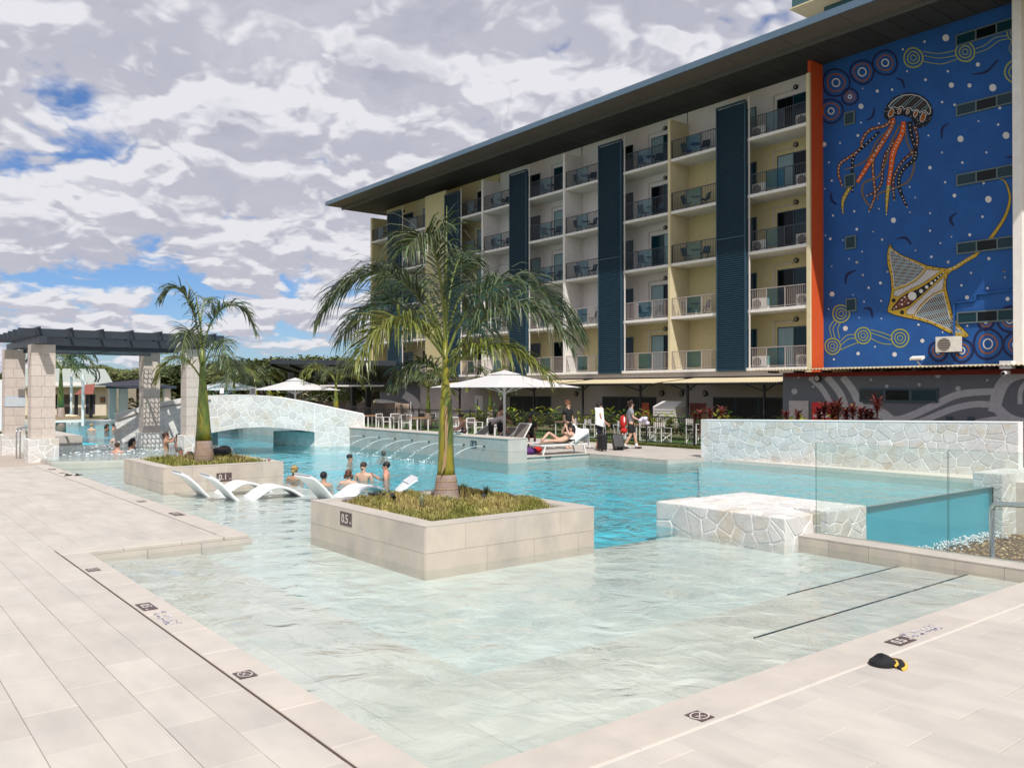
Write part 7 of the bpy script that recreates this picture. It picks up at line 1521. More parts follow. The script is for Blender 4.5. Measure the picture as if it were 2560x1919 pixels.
# ================================================================ trees
m_leafA = M('tree_leaf_dark', (.075, .10, .03), .6, .35, .6, rnd=.55, transl=.15); m_leafB = M('tree_leaf_olive', (.115, .13, .04), .6, .35, .6, rnd=.5, transl=.15); m_leafC = M('tree_leaf_yellow', (.19, .19, .022), .6, .3, .6, rnd=.4, transl=.15)
m_bark = M('bark', (.16, .12, .09), .9, .2, 6)
def tree_mesh(seed, W_, H_, n, s):
    rr = random.Random(seed); cl = [(rr.uniform(-.6, .6) * W_, rr.uniform(-.6, .6) * W_, H_ * rr.uniform(.30, .88), rr.uniform(.26, .5) * W_) for _ in range(13)]; b = MB()
    for i in range(n):
        cx, cy, cz, r = rr.choice(cl); d = V((rr.gauss(0, 1), rr.gauss(0, 1), rr.gauss(0, 1))).normalized() * r * rr.uniform(.55, 1.08); p = V((cx, cy, cz)) + V((d.x, d.y, d.z * .8))
        if p.z < .2: continue
        u = V((rr.gauss(0, 1), rr.gauss(0, 1), rr.gauss(0, .6))).normalized(); w = u.orthogonal().normalized(); k = s * rr.uniform(.5, 1.2); b.add([p - u * k, p + w * k * .45, p + u * k, p - w * k * .45], [(0, 1, 2, 3)])
    t = MB(); t.tube([(0, 0, -.1), (.05, 0, H_ * .3), (.1, .05, H_ * .7)], [.16, .12, .04], 8)
    for k in range(7): c = cl[k]; t.tube([(.04, 0, H_ * (.2 + .05 * k)), (c[0] * .5, c[1] * .5, (c[2] + H_ * .3) / 2 + .2), (c[0], c[1], c[2])], [.07, .05, .02], 6)
    return b.mesh('crown'), t.mesh('trunk', True)
TM = [tree_mesh(400 + i, 2.6, 5.0, 5200, .17) for i in range(3)]; rr = random.Random(44); NM = [('dark green', m_leafA), ('olive green', m_leafB), ('yellow green', m_leafC)]
crowns = {}
NTH = 'first second third fourth fifth sixth seventh eighth ninth tenth eleventh twelfth thirteenth fourteenth fifteenth sixteenth seventeenth eighteenth nineteenth twentieth'.split()
TR = [(15, 90, .95, 1), (70, 96, .95, 0), (130, 92, 1.0, 1), (190, 97, 1.1, 0), (245, 92, 1.15, 1), (300, 95, 1.15, 2), (345, 92, 1.05, 1), (395, 96, 1.15, 0), (440, 100, 1.1, 1), (500, 98, 1.15, 0), (560, 96, 1.15, 1), (610, 100, 1.3, 0), (655, 96, 1.25, 0), (705, 100, 1.3, 1), (750, 98, 1.25, 0), (800, 104, 1.3, 1), (850, 100, 1.15, 0), (895, 90, .9, 0), (930, 86, .95, 0), (965, 92, 1.1, 0)]
for i, (px_, D_, s, k) in enumerate(TR):
    cm_, tm_ = TM[i % 3]; key = (i % 3, k)
    if key not in crowns: m = cm_.copy(); m.materials.clear(); m.materials.append(NM[k][1]); crowns[key] = m
    p = at_d(px_, 1000, D_); e = empty('background_tree', (p.x, p.y, -.03), rr.uniform(0, 6)); tag(e, '%s background tree, %s in the row counted from the left edge' % (NM[k][0], NTH[i]), 'tree', 'background trees')
    o = bpy.data.objects.new('crown', crowns[key]); COL.objects.link(o); o.parent = e; t = bpy.data.objects.new('trunk', tm_); COL.objects.link(t); t.parent = e
    if not tm_.materials: tm_.materials.append(m_bark)
    z = (.9 if k != 2 else .86) * s * D_ / 96; e.scale = (s * 1.35, s * 1.35, z)
# low shrubs below the trees (banana like plants and hedges)
for i, (px_, D_, s, m) in enumerate([(330, 70, 1.3, 1), (350, 72, 1.2, 0), (450, 76, 1.4, 0), (480, 74, 1.4, 1), (540, 70, 1.3, 0), (600, 72, 1.4, 0), (640, 66, 1.4, 1), (690, 68, 1.4, 0), (740, 66, 1.5, 1), (780, 66, 1.6, 0), (815, 70, 1.5, 1), (905, 66, 1.4, 0), (860, 64, 1.2, 1)]):
    p = at_d(px_, 1000, D_); o = bpy.data.objects.new('garden_shrub', (bg_ if m == 0 else bm)[i % 2]); COL.objects.link(o); o.location = (p.x, p.y, .0); o.scale = (s * 1.7, s * 1.7, s * 1.2); o.rotation_euler = (0, 0, i); tag(o, 'broad leaved %s shrub in the garden behind the bridge and parasols' % ('green' if m == 0 else 'yellow green'), 'shrub', 'garden shrubs behind the bridge' if m == 0 else 'yellow garden shrubs behind the bridge')
# ================================================================ people
SKIN = {'fair': M('skin_fair', (.60, .37, .27), .5, .06, 9, spec=.4), 'tan': M('skin_tan', (.46, .25, .165), .5, .06, 9, spec=.4), 'brown': M('skin_brown', (.24, .115, .07), .5, .06, 9, spec=.4), 'pink': M('skin_pink', (.62, .29, .20), .5, .1, 9, spec=.4)}
HAIR = {'black': M('hair_black', (.012, .010, .010), .45, .3, 30, .4, 120), 'brown': M('hair_brown', (.055, .028, .016), .5, .3, 30, .4, 120), 'blonde': M('hair_blonde', (.42, .27, .10), .5, .3, 30, .4, 120), 'ginger': M('hair_ginger', (.17, .065, .025), .5, .3, 30, .4, 120), 'auburn': M('hair_auburn', (.12, .045, .022), .5, .3, 30, .4, 120), 'grey': M('hair_greying', (.10, .085, .075), .5, .3, 30, .4, 120)}
CL = {k: M('cloth_' + k, v, .85, .08, 12, .2, 60) for k, v in dict(black=(.018, .018, .02), grey=(.27, .28, .30), navy=(.016, .020, .04), pinkgrey=(.46, .41, .40), blue=(.015, .10, .20), white=(.78, .78, .78), beige=(.42, .33, .20), red=(.50, .02, .015), dark=(.03, .028, .03), brown=(.14, .08, .05), purple=(.09, .03, .15)).items()}
STAND = dict(pelvis=(0, 0, .96), waist=(0, .01, 1.10), chest=(0, 0, 1.30), neck=(0, -.005, 1.475), jaw=(0, .035, 1.535), head=(0, .015, 1.63), crown=(0, .0, 1.71), shl=(-.185, 0, 1.42), ell=(-.235, -.03, 1.15), wrl=(-.235, .04, .91), shr=(.185, 0, 1.42), elr=(.235, -.03, 1.15), wrr=(.235, .04, .91), hil=(-.095, 0, .92), knl=(-.105, .02, .50), anl=(-.105, -.03, .09), hir=(.095, 0, .92), knr=(.105, .02, .50), anr=(.105, -.03, .09))
def skin_obj(name, verts, edges, radii, mat, parent, root=0, sub=1):
    me = bpy.data.meshes.new(name); me.from_pydata([tuple(v) for v in verts], edges, []); o = link(name, me, mat, parent, world=False)
    o.modifiers.new('skin', 'SKIN').use_smooth_shade = True; sd = me.skin_vertices[0].data
    for i, r in enumerate(radii): sd[i].radius = (r, r) if not isinstance(r, tuple) else r; sd[i].use_root = (i == root)
    s = o.modifiers.new('sub', 'SUBSURF'); s.levels = sub; s.render_levels = sub; return o
def person(loc, rz, label, pose=None, skin='tan', hair=('brown', 'short'), shirt=None, shorts=None, bikini=None, tank=None, shoes=None, glasses=False, hat=None, stache=False, scale=1.0, tilt=None, strap=None, grip=.5):
    J = {k: V(v) for k, v in STAND.items()}
    for k, v in (pose or {}).items(): J[k] = V(v)
    e = empty('person', loc, rz, label, 'person'); e.scale = (scale,) * 3; m = SKIN[skin]
    if tilt: e.rotation_euler = (tilt[0], tilt[1], rz)
    vs, ed, ra, ix = [], [], [], {}
    def add(k, p, r, par=None):
        ix[k] = len(vs); vs.append(V(p)); ra.append(r)
        if par is not None: ed.append((ix[par], ix[k]))
    add('pelvis', J['pelvis'], (.15, .115)); add('waist', J['waist'], (.135, .10), 'pelvis'); add('chest', J['chest'], (.155, .115), 'waist'); add('neck', J['neck'], .062, 'chest'); add('jaw', J['jaw'], (.062, .072), 'neck'); add('head', J['head'], (.076, .092), 'jaw'); add('crown', J['crown'], (.055, .065), 'head')
    hands = {}
    for s in 'lr':
        add('sh' + s, J['sh' + s], .066, 'chest'); mid = (J['sh' + s] + J['el' + s]) / 2; add('ua' + s, mid, .052, 'sh' + s); add('el' + s, J['el' + s], .043, 'ua' + s); add('fa' + s, J['el' + s].lerp(J['wr' + s], .4), .043, 'el' + s); add('wr' + s, J['wr' + s], .029, 'fa' + s)
        d = (J['wr' + s] - J['el' + s]).normalized(); fw = V((0, 1, 0)) - d * d.y; fw = fw.normalized() if fw.length > .2 else V((1, 0, 0)); sd = d.cross(fw).normalized()
        add('pa' + s, J['wr' + s] + d * .055, (.032, .022), 'wr' + s); pal = J['wr' + s] + d * .085; inward = sd * (1 if s == 'l' else -1) * -1
        for fi in range(4):
            off = fw * (.027 - .018 * fi); L = (.072, .08, .075, .06)[fi]; k0 = pal + off; cv = inward * grip
            add(f'f{fi}a' + s, k0, .0095, 'pa' + s); add(f'f{fi}b' + s, k0 + (d + cv * .5).normalized() * L * .5, .009, f'f{fi}a' + s); add(f'f{fi}c' + s, k0 + (d + cv * .5).normalized() * L * .5 + (d * .7 + cv * 1.4).normalized() * L * .5, .0075, f'f{fi}b' + s)
        t0 = J['wr' + s] + d * .04 + fw * .034; add('ta' + s, t0, .0115, 'pa' + s); add('tb' + s, t0 + (d * .7 + fw * .7 + inward * grip * .6).normalized() * .055, .0095, 'ta' + s)
        hands[s] = J['wr' + s] + d * .10
        add('hi' + s, J['hi' + s], .095, 'pelvis'); add('th' + s, J['hi' + s].lerp(J['kn' + s], .45), .078, 'hi' + s); add('kn' + s, J['kn' + s], .054, 'th' + s); add('ca' + s, J['kn' + s].lerp(J['an' + s], .35), .056, 'kn' + s); add('an' + s, J['an' + s], .036, 'ca' + s)
        sh = (J['an' + s] - J['kn' + s]).normalized(); tf = V((0, 1, 0)) - sh * sh.y; tf = tf.normalized() if tf.length > .25 else V((0, 0, 1)); add('to' + s, J['an' + s] + tf * .15 + sh * .045, (.042, .026), 'an' + s)
    body = skin_obj('body', vs, ed, ra, m, e)
    # head frame
    up = (J['crown'] - J['neck']).normalized(); hf = V((0, 1, 0)); hf = J.get('face', J['jaw'] - J['neck'] - up * (J['jaw'] - J['neck']).dot(up)); hf = (hf - up * hf.dot(up)).normalized(); hs_ = hf.cross(up).normalized(); hc = J['head']; rot = Matrix((hs_, hf, up)).transposed()
    def hp(x, y, z): return hc + hs_ * x + hf * y + up * z
    fm = M('feature_dark', (.02, .012, .01), .4)
    if not glasses:
        for x in (-.032, .032): MB().ball(hp(x, .088, .005), .013, .008, .008, 6, 5, rot).build('eye', fm, e, world=False)
    MB().ball(hp(0, .100, -.025), .013, .02, .022, 8, 6, rot).build('nose', m, e, smooth=True, world=False); MB().ball(hp(0, .089, -.065), .024, .008, .007, 8, 5, rot).build('mouth', M('lips', (.32, .11, .09), .5), e, world=False)
    for x in (-.080, .080): MB().ball(hp(x, -.005, -.015), .012, .022, .03, 8, 6, rot).build('ear', m, e, smooth=True, world=False)
    if stache: MB().ball(hp(0, .094, -.052), .034, .01, .01, 8, 5, rot).build('moustache', HAIR[hair[0]], e, world=False)
    if glasses:
        g = MB(); 
        for x in (-.034, .034): g.obox(hp(x, .098, .005), hs_ * .028, hf * .005, up * .018)
        g.obox(hp(0, .1, .012), hs_ * .02, hf * .004, up * .004)
        for x in (-.08, .08): g.obox(hp(x, .045, .012), hs_ * .003, hf * .055, up * .004)
        g.build('sunglasses', m_black, e, world=False)
    hm = HAIR[hair[0]]; b = MB(); rr = random.Random(len(label)); st_ = hair[1]
    b.ball(hp(0, -.018, .035), .088, .102, .088, 12, 9, rot)
    if st_ in ('curly', 'shaggy'):
        for k in range(34): a = rr.uniform(0, 2 * pi); z = rr.uniform(-.05 if st_ == 'curly' else -.10, .11); r = .092 * sqrt(max(0.05, 1 - max(z, 0) ** 2 / .016)); (b.ball(hp(cos(a) * r, sin(a) * r * 1.05 - .02, z + .02), rr.uniform(.022, .036), n=6, m=5) if not (sin(a) > .25 and z < .03) else None)
    if st_ in ('long', 'wet'):
        q = [hp(0, -.075, .03), hp(0, -.105, -.06), hp(0, -.10, -.16), hp(0, -.085, -.25)]; b.tube(q, [.07, .078, .07, .03], 10); b.ball(hp(-.07, -.02, -.05), .03, .05, .09, 8, 6, rot); b.ball(hp(.07, -.02, -.05), .03, .05, .09, 8, 6, rot)
        for k in range(16): x = rr.uniform(-.08, .08); b.tube([hp(x, -.1, -.05), hp(x * 1.1, -.12, -.15), hp(x * 1.2 + rr.uniform(-.02, .02), -.10, -.28)], [.014, .013, .004], 5)
    if st_ == 'bun': b.ball(hp(0, -.11, .05), .05, n=10, m=8); b.tube([hp(0, -.09, .0), hp(0, -.1, -.06), hp(.01, -.095, -.10)], [.06, .045, .015], 8)
    if st_ == 'pony': b.ball(hp(0, -.09, -.02), .05, n=10, m=8); b.ball(hp(-.085, -.04, -.06), .035, .04, .06, 8, 6, rot); b.ball(hp(.09, -.04, -.07), .04, .045, .06, 8, 6, rot)
    b.build('hair', hm, e, smooth=True, world=False)
    if hat == 'cap':
        MB().lathe((0, 0, 0), [(.1, 0), (.103, .03), (.09, .075), (.05, .105), (.01, .115)], 14).build('cap', CL['black'], e, smooth=True, world=False); o = e.children[-1]; o.location = hp(0, -.01, .045); o.rotation_euler = rot.to_euler()
        MB().add([(-.07, .08, .01), (.07, .08, .01), (.055, .17, 0), (0, .19, -.002), (-.055, .17, 0), (-.07, .08, .02), (.07, .08, .02), (.055, .17, .008), (0, .19, .006), (-.055, .17, .008)], [(4, 3, 2, 1, 0), (5, 6, 7, 8, 9), (0, 1, 6, 5), (1, 2, 7, 6), (2, 3, 8, 7), (3, 4, 9, 8), (4, 0, 5, 9)]).build('cap_peak', CL['black'], e, world=False); o = e.children[-1]; o.location = hp(0, -.01, .045); o.rotation_euler = rot.to_euler()
    if hat == 'bucket':
        MB().lathe((0, 0, 0), [(.15, 0), (.145, .008), (.108, .04), (.10, .11), (.085, .125), (.01, .13)], 18).build('hat', CL['brown'], e, smooth=True, world=False); o = e.children[-1]; o.location = hp(0, -.005, .03); o.rotation_euler = rot.to_euler()
    P = lambda *k: [J[i] for i in k]
    if shirt:
        lp = [J['pelvis'].lerp(J['waist'], -.25), J['waist'], J['chest'], J['neck'].lerp(J['chest'], .32)]; v2 = lp + [J['shl'], J['shl'].lerp(J['ell'], .42), J['shl'].lerp(J['ell'], .72), J['shr'], J['shr'].lerp(J['elr'], .42), J['shr'].lerp(J['elr'], .72)]
        skin_obj('shirt', v2, [(0, 1), (1, 2), (2, 3), (2, 4), (4, 5), (5, 6), (2, 7), (7, 8), (8, 9)], [(.185, .145), (.175, .135), (.185, .14), .075, .09, .078, .082, .09, .078, .082], CL[shirt], e)
    if tank: skin_obj('tank_top', [J['pelvis'].lerp(J['waist'], .1), J['waist'], J['chest'], J['chest'].lerp(J['neck'], .55), J['chest'].lerp(J['shl'], .6), J['chest'].lerp(J['shr'], .6)], [(0, 1), (1, 2), (2, 3), (2, 4), (2, 5)], [(.17, .13), (.155, .12), (.168, .125), .07, .07, .07], CL[tank], e)
    if shorts:
        v2 = [J['waist'].lerp(J['pelvis'], .15), J['pelvis']]; e2 = [(0, 1)]; r2 = [(.15, .12), (.17, .135)]
        for s in 'lr': i = len(v2); v2 += [J['hi' + s], J['hi' + s].lerp(J['kn' + s], .5), J['hi' + s].lerp(J['kn' + s], .88)]; e2 += [(1, i), (i, i + 1), (i + 1, i + 2)]; r2 += [.11, .10, .095]
        skin_obj('shorts', v2, e2, r2, CL[shorts], e)
    if bikini:
        c = J['chest']; ax = (J['neck'] - J['waist']).normalized(); fr = V((0, 1, 0)); fr = (fr - ax * fr.dot(ax)); fr = fr.normalized() if fr.length > .2 else Z_; sd = fr.cross(ax).normalized()
        b = MB(); n = 14
        for k in range(n): a0, a1 = 2 * pi * k / n, 2 * pi * (k + 1) / n; q = [c + sd * .166 * cos(a) + fr * .126 * sin(a) + ax * h for a, h in ((a0, -.02), (a1, -.02), (a1, .02), (a0, .02))]; b.add(q, [(0, 1, 2, 3)])
        for x in (-.07, .07): b.ball(c + sd * x + fr * .10, .055, n=8, m=6); b.bar(c + sd * x * 1.35 + ax * .02 - fr * .11, c + sd * x * 1.2 + ax * .17, .022, .01); b.bar(c + sd * x + fr * .11, c + sd * x * 1.2 + ax * .17, .02, .01)
        b.build('swim_top', CL[bikini], e, world=False); p_ = J['pelvis']; b = MB(); b.ball(p_, .165, .125, .10, 12, 8); b.build('swim_bottom', CL[bikini], e, smooth=True, world=False)
    if shoes:
        for s in 'lr':
            a = J['an' + s]; sh = (a - J['kn' + s]).normalized(); MB().ball(a + V((0, .055, -.045)), .052, .145, .042, 10, 6).build('shoe', CL[shoes], e, smooth=True, world=False); MB().tube([a + V((0, 0, -.03)), a - sh * .10], [.046, .048], 10).build('sock', CL['white'], e, smooth=True, world=False)
    if strap: a, c = J['shl'] + V((.06, .10, .04)), J['hir'] + V((.1, .11, .06)); MB().tube([J['shl'] + V((.05, -.12, -.02)), J['shl'] + V((.06, .0, .075)), a, (a + c) / 2 + V((0, .06, 0)), c], .016, 6).build('bag_strap', CL['black'], e, smooth=True, world=False)
    return e
def ang(x, y): return atan2(-x, y)
TOR, TOC = ang(.7826, -.6225), ang(-.6225, -.7826); TOL, AWAY = ang(-.7826, .6225), ang(.6225, .7826)
# walking and standing on the far deck
walk = dict(knl=(-.10, .16, .52), anl=(-.10, .24, .10), knr=(.10, -.02, .50), anr=(.10, -.26, .10), ell=(-.23, -.10, 1.16), wrl=(-.22, -.06, .92), elr=(.22, .06, 1.16), wrr=(.16, .27, 1.06))
person((23.35, 22.25, 0), TOR, 'person in grey tee and black shorts walking with a bag strap across the chest', walk, 'fair', ('brown', 'shaggy'), shirt='grey', shorts='black', shoes='black', glasses=True, strap=True, scale=1.03)
wk2 = dict(knl=(-.10, .08, .50), anl=(-.10, .10, .09), anr=(.10, -.12, .09), ell=(-.24, .04, 1.17), wrl=(-.16, .22, 1.02), elr=(.26, .06, 1.17), wrr=(.26, .26, .98))
person((22.2, 22.75, 0), TOR, 'shirtless person with dark long hair and a white towel over one shoulder', wk2, 'tan', ('black', 'shaggy'), shorts='navy', glasses=True, scale=1.0)
person((21.55, 23.75, 0), ang(.25, -.95), 'person in black tee with ginger curls and sunglasses standing behind the lounger', dict(wrl=(-.27, .10, .92), ell=(-.27, .0, 1.16), elr=(.27, .02, 1.15), wrr=(.29, .12, .92)), 'fair', ('ginger', 'curly'), shirt='black', shorts='black', glasses=True, scale=1.03)
person((20.35, 26.35, 0), ang(.95, -.3), 'shirtless person in a brown hat reaching down under the parasol', dict(elr=(.27, .12, 1.20), wrr=(.27, .30, 1.02), chest=(0, .05, 1.29), neck=(0, .08, 1.46), jaw=(0, .14, 1.51), head=(0, .13, 1.60), crown=(0, .12, 1.68), shl=(-.185, .03, 1.41), shr=(.185, .06, 1.41)), 'tan', ('brown', 'long'), shorts='black', hat='bucket', scale=.98, strap=True)
bend = dict(waist=(0, .10, 1.05), chest=(0, .32, 1.16), neck=(0, .48, 1.18), jaw=(0, .56, 1.13), head=(0, .60, 1.18), crown=(0, .66, 1.24), shl=(-.185, .42, 1.17), shr=(.185, .42, 1.17), ell=(-.20, .50, .92), wrl=(-.14, .60, .72), elr=(.20, .52, .92), wrr=(.14, .62, .70))
person((19.15, 25.35, 0), TOR, 'person in pale grey tee bending over a bag beside the parasol pole', bend, 'tan', ('brown', 'shaggy'), shirt='pinkgrey', shorts='black', scale=1.0)
sit = dict(pelvis=(0, 0, .50), waist=(0, .03, .64), chest=(0, .08, .84), neck=(0, .13, 1.01), jaw=(0, .18, 1.06), head=(0, .17, 1.15), crown=(0, .16, 1.23), shl=(-.185, .09, .95), shr=(.185, .09, .95), ell=(-.24, .20, .72), wrl=(-.14, .40, .68), elr=(.24, .20, .72), wrr=(.14, .40, .68), hil=(-.09, .06, .47), hir=(.09, .06, .47), knl=(-.12, .46, .50), knr=(.12, .46, .50), anl=(-.12, .48, .10), anr=(.12, .48, .10))
person((18.75, 26.45, .05), ang(-.85, .5), 'person in blue tank top and dark cap sitting behind the fountain wall', sit, 'tan', ('black', 'short'), tank='blue', shorts='dark', hat='cap', scale=1.0)
person((18.4, 27.45, .12), ang(.3, -.9), 'small child sitting in front of the blue tank top person', sit, 'fair', ('brown', 'short'), shorts='dark', scale=.72)
person((20.9, 25.2, .0), ang(-.5, -.85), 'dark clothed person sitting hidden behind the raised lounger back', sit, 'brown', ('black', 'short'), shirt='dark', shorts='dark', scale=1.0)
# sunbather on the lounger: built along +X, head at +X
lie = dict(pelvis=(0, 1.22, .46), waist=(0, 1.35, .50), chest=(0, 1.50, .58), neck=(0, 1.62, .73), jaw=(0, 1.61, .80), head=(0, 1.64, .88), crown=(0, 1.68, .96), shl=(-.16, 1.56, .68), shr=(.16, 1.56, .68), ell=(-.20, 1.36, .70), wrl=(-.08, 1.40, .93), elr=(.20, 1.36, .66), wrr=(.10, 1.33, .90), hil=(-.09, 1.14, .45), hir=(.09, 1.14, .45), knl=(-.10, .72, .74), anl=(-.09, .38, .43), knr=(.10, .72, .46), anr=(.10, .30, .44), face=(0, -1, .2))
person((18.62, 22.25, 0), -pi / 2 - .08, 'sunbathing person in a beige swimsuit lying back on the white lounger', lie, 'fair', ('black', 'long'), bikini='beige', scale=1.0, glasses=True)
# bathers: standing in the water, the waterline cutting the body
def bather(x, y, top, rz, label, z=WZ, scale=1.0, **k): return person((x, y, z + top - 1.765 * scale), rz, label, scale=scale, **k)
up_l = dict(ell=(-.36, .06, 1.28), wrl=(-.30, .12, 1.50))
bather(9.45, 21.0, .38, ang(.75, .65), 'bather with blonde bun seen from behind beside the far planter', skin='tan', hair=('blonde', 'bun'), bikini='black')
bather(9.42, 19.25, .35, AWAY, 'bather with wet black hair and black straps raising one hand', pose=up_l, skin='tan', hair=('black', 'short'), bikini='black')
bather(10.12, 19.3, .36, AWAY, 'bather with auburn hair tied low seen from behind', skin='fair', hair=('auburn', 'pony'), pose=dict(ell=(-.30, .05, 1.25), wrl=(-.12, .22, 1.20), elr=(.30, .05, 1.25), wrr=(.12, .22, 1.20)))
bather(10.74, 19.66, .49, ang(-.75, -.66), 'bather with moustache looking towards the camera', skin='fair', hair=('brown', 'short'), stache=True)
bather(11.42, 19.66, .46, TOL, 'short haired bather in profile raising a hand to the others', skin='pink', hair=('black', 'short'), pose=dict(elr=(.22, .14, 1.22), wrr=(.16, .34, 1.36)))
bather(13.2, 25.1, .26, TOR, 'bather in a dark cap with only the head above water', skin='tan', hair=('black', 'short'), hat='cap', glasses=True)
bather(15.5, 26.9, .17, AWAY, 'swimmer whose head just shows near the water jets', skin='pink', hair=('grey', 'short'))
SZ = .115
bather(7.62, 31.2, .33, ang(.6, .8), 'sunburnt bather in the spa seen from behind', SZ, skin='pink', hair=('brown', 'short'))
bather(8.40, 32.3, .40, TOR, 'smiling dark haired bather in a blue swimsuit in the spa', SZ, skin='tan', hair=('black', 'long'), bikini='blue')
bather(9.25, 31.3, .62, ang(.95, -.2), 'spa bather with an arm crooked up to the face', SZ, skin='tan', hair=('brown', 'bun'), pose=dict(elr=(.42, .18, 1.44), wrr=(.18, .24, 1.52), ell=(-.42, .10, 1.42), wrl=(-.2, .2, 1.5)))
bather(9.62, 31.1, .56, TOL, 'dark haired spa bather face to face with another', SZ, skin='brown', hair=('black', 'short'))
bather(9.95, 30.6, .52, TOL, 'long dark haired spa bather beside the right pergola column', SZ, skin='brown', hair=('black', 'long'))
bather(8.32, 26.75, .58, TOR, 'greying bather leaning back behind the far planter', -.1, skin='brown', hair=('grey', 'short'), shirt='white', pose=dict(jaw=(0, .05, 1.55), head=(0, -.01, 1.64), crown=(0, -.05, 1.71)))
person((8.55, 26.95, -.28), TOR, 'person lying back on a floating lounger behind the far planter palm', dict(pelvis=(0, -.62, .28), waist=(0, -.45, .30), chest=(0, -.2, .36), neck=(0, .0, .44), jaw=(0, .06, .50), head=(0, .13, .50), crown=(0, .2, .52), face=(0, 0, 1), shl=(-.18, -.1, .38), shr=(.18, -.1, .38), ell=(-.3, -.35, .3), wrl=(-.3, -.6, .28), elr=(.3, -.35, .3), wrr=(.3, -.6, .28), hil=(-.09, -.7, .27), hir=(.09, -.7, .27), knl=(-.1, -1.1, .3), knr=(.1, -1.1, .3), anl=(-.1, -1.5, .25), anr=(.1, -1.5, .25)), 'brown', ('black', 'short'), shirt='white')
bather(9.35, 38.4, .48, ang(-.2, -.95), 'bather in sunglasses between the terrace and the bridge', .0, skin='fair', hair=('brown', 'short'), glasses=True)
bather(12.3, 52.6, .42, TOR, 'far dark haired bather beyond the left end of the bridge', skin='brown', hair=('black', 'long')); bather(11.7, 53.6, .42, AWAY, 'far bather with a white cap beyond the bridge', skin='fair', hair=('blonde', 'short')); bather(12.75, 53.0, .40, TOL, 'far bather behind the dark haired one, half hidden by the bridge', skin='tan', hair=('black', 'short'))
bather(12.6, 36.5, .28, TOR, 'bather whose dark head shows under the bridge arch', skin='brown', hair=('black', 'short'))
# ================================================================ things people carry or left
def suitcase(loc, rz, tilt, label):
    e = empty('suitcase', loc, rz, label, 'suitcase'); e.rotation_euler = (tilt, 0, rz)
    MB().box(-.20, -.12, .05, .20, .12, .60).build('shell', M('black_shell', (.012, .012, .014), .4, .1, 9), e, world=False); o = e.children[-1]; bv = o.modifiers.new('bevel', 'BEVEL'); bv.width = .03; bv.segments = 3
    for k in range(5): MB().box(-.16 + k * .075, -.128, .10, -.14 + k * .075, -.119, .56).build('rib', MATS['black_shell'], e, world=False)
    for x in (-.15, .15):
        for y in (-.08, .08): MB().tube([(x, y - .015, .028), (x, y + .015, .028)], .028, 10).build('wheel', m_black, e, world=False)
    MB().bar((-.09, .09, .60), (-.09, .09, 1.0), .014).bar((.09, .09, .60), (.09, .09, 1.0), .014).bar((-.1, .09, 1.0), (.1, .09, 1.0), .02).build('handle', m_steel, e, world=False); return e
suitcase((21.82, 22.2, 0), TOR + .3, 0, 'upright black suitcase in front of the towel carrying person'); suitcase((22.55, 22.05, 0.02), TOR - pi / 2 + .2, .55, 'tilted black suitcase pulled along beside the upright one')
def shoulder_towel(u, v):
    fwd = V((.7826, -.6225, 0)); sd = V((-.6225, -.7826, 0)); c = V((22.2, 22.75, 0)) + fwd * (-.17 + .30 * u)
    if v < .25: t = v / .25; return c + sd * (.02 + .25 * t) + Z_ * (1.55 - .06 * t * t)
    t = (v - .25) / .75; return c + sd * (.27 + .035 * sin(7 * u + 3 * t)) + fwd * (.05 * t * u) + Z_ * (1.49 - (.56 + .10 * u) * t)
sheet('towel', shoulder_towel, 8, 22, m_towel, 'white towel over the shoulder of the shirtless walker', 'towel')
ft = V((21.55, 23.75, 0)) + V((.25, -.12, .58)); b = MB(); rr = random.Random(3)
for k in range(7): b.ball(ft + V((rr.uniform(-.06, .06), rr.uniform(-.06, .06), rr.uniform(-.02, .34) - .05)), .09, .07, .13, 8, 6)
tag(b.build('towel', m_towel, None, smooth=True), 'white towel bunched in the hand of the black tee person', 'towel')
b = MB(); q = V((23.35, 22.25, 1.0)) + V((.7826, -.6225, 0)) * .42 + V((-.12, -.16, .05))
for k in range(8): b.ball(q + V((rr.uniform(-.12, .16), rr.uniform(-.14, .08), rr.uniform(-.10, .12))), .09, .08, .07, 8, 6)
tag(b.build('folded_towel', M('lilac_towel', (.62, .58, .70), .9, .12, 9), None, smooth=True), 'white and lilac towels carried in front of the grey tee person', 'towel')
rb = empty('red_bag', (22.95, 22.2, .6), label='red rescue style bag slung behind the grey tee person', cat='bag'); c = V((23.35, 22.25, 0)) - V((.7826, -.6225, 0)) * .30 + V((-.08, -.1, 0))
MB().ball(c + Z_ * 1.02, .13, .13, .25, 12, 9).build('body', CL['red'], rb, smooth=True); MB().ball(c + Z_ * .70 + V((.04, 0, 0)), .14, .12, .12, 12, 8).build('pouch', CL['red'], rb, smooth=True); MB().tube([c + V((0, 0, .64)), c + V((-.08, -.05, .5)), c + V((.02, -.08, .42)), c + V((.1, -.02, .55))], .014, 6).build('cord', m_white, rb, smooth=True); MB().ball(c + V((-.04, -.11, 1.1)), .04, .02, .12, 8, 6).build('patch', CL['white'], rb, smooth=True)
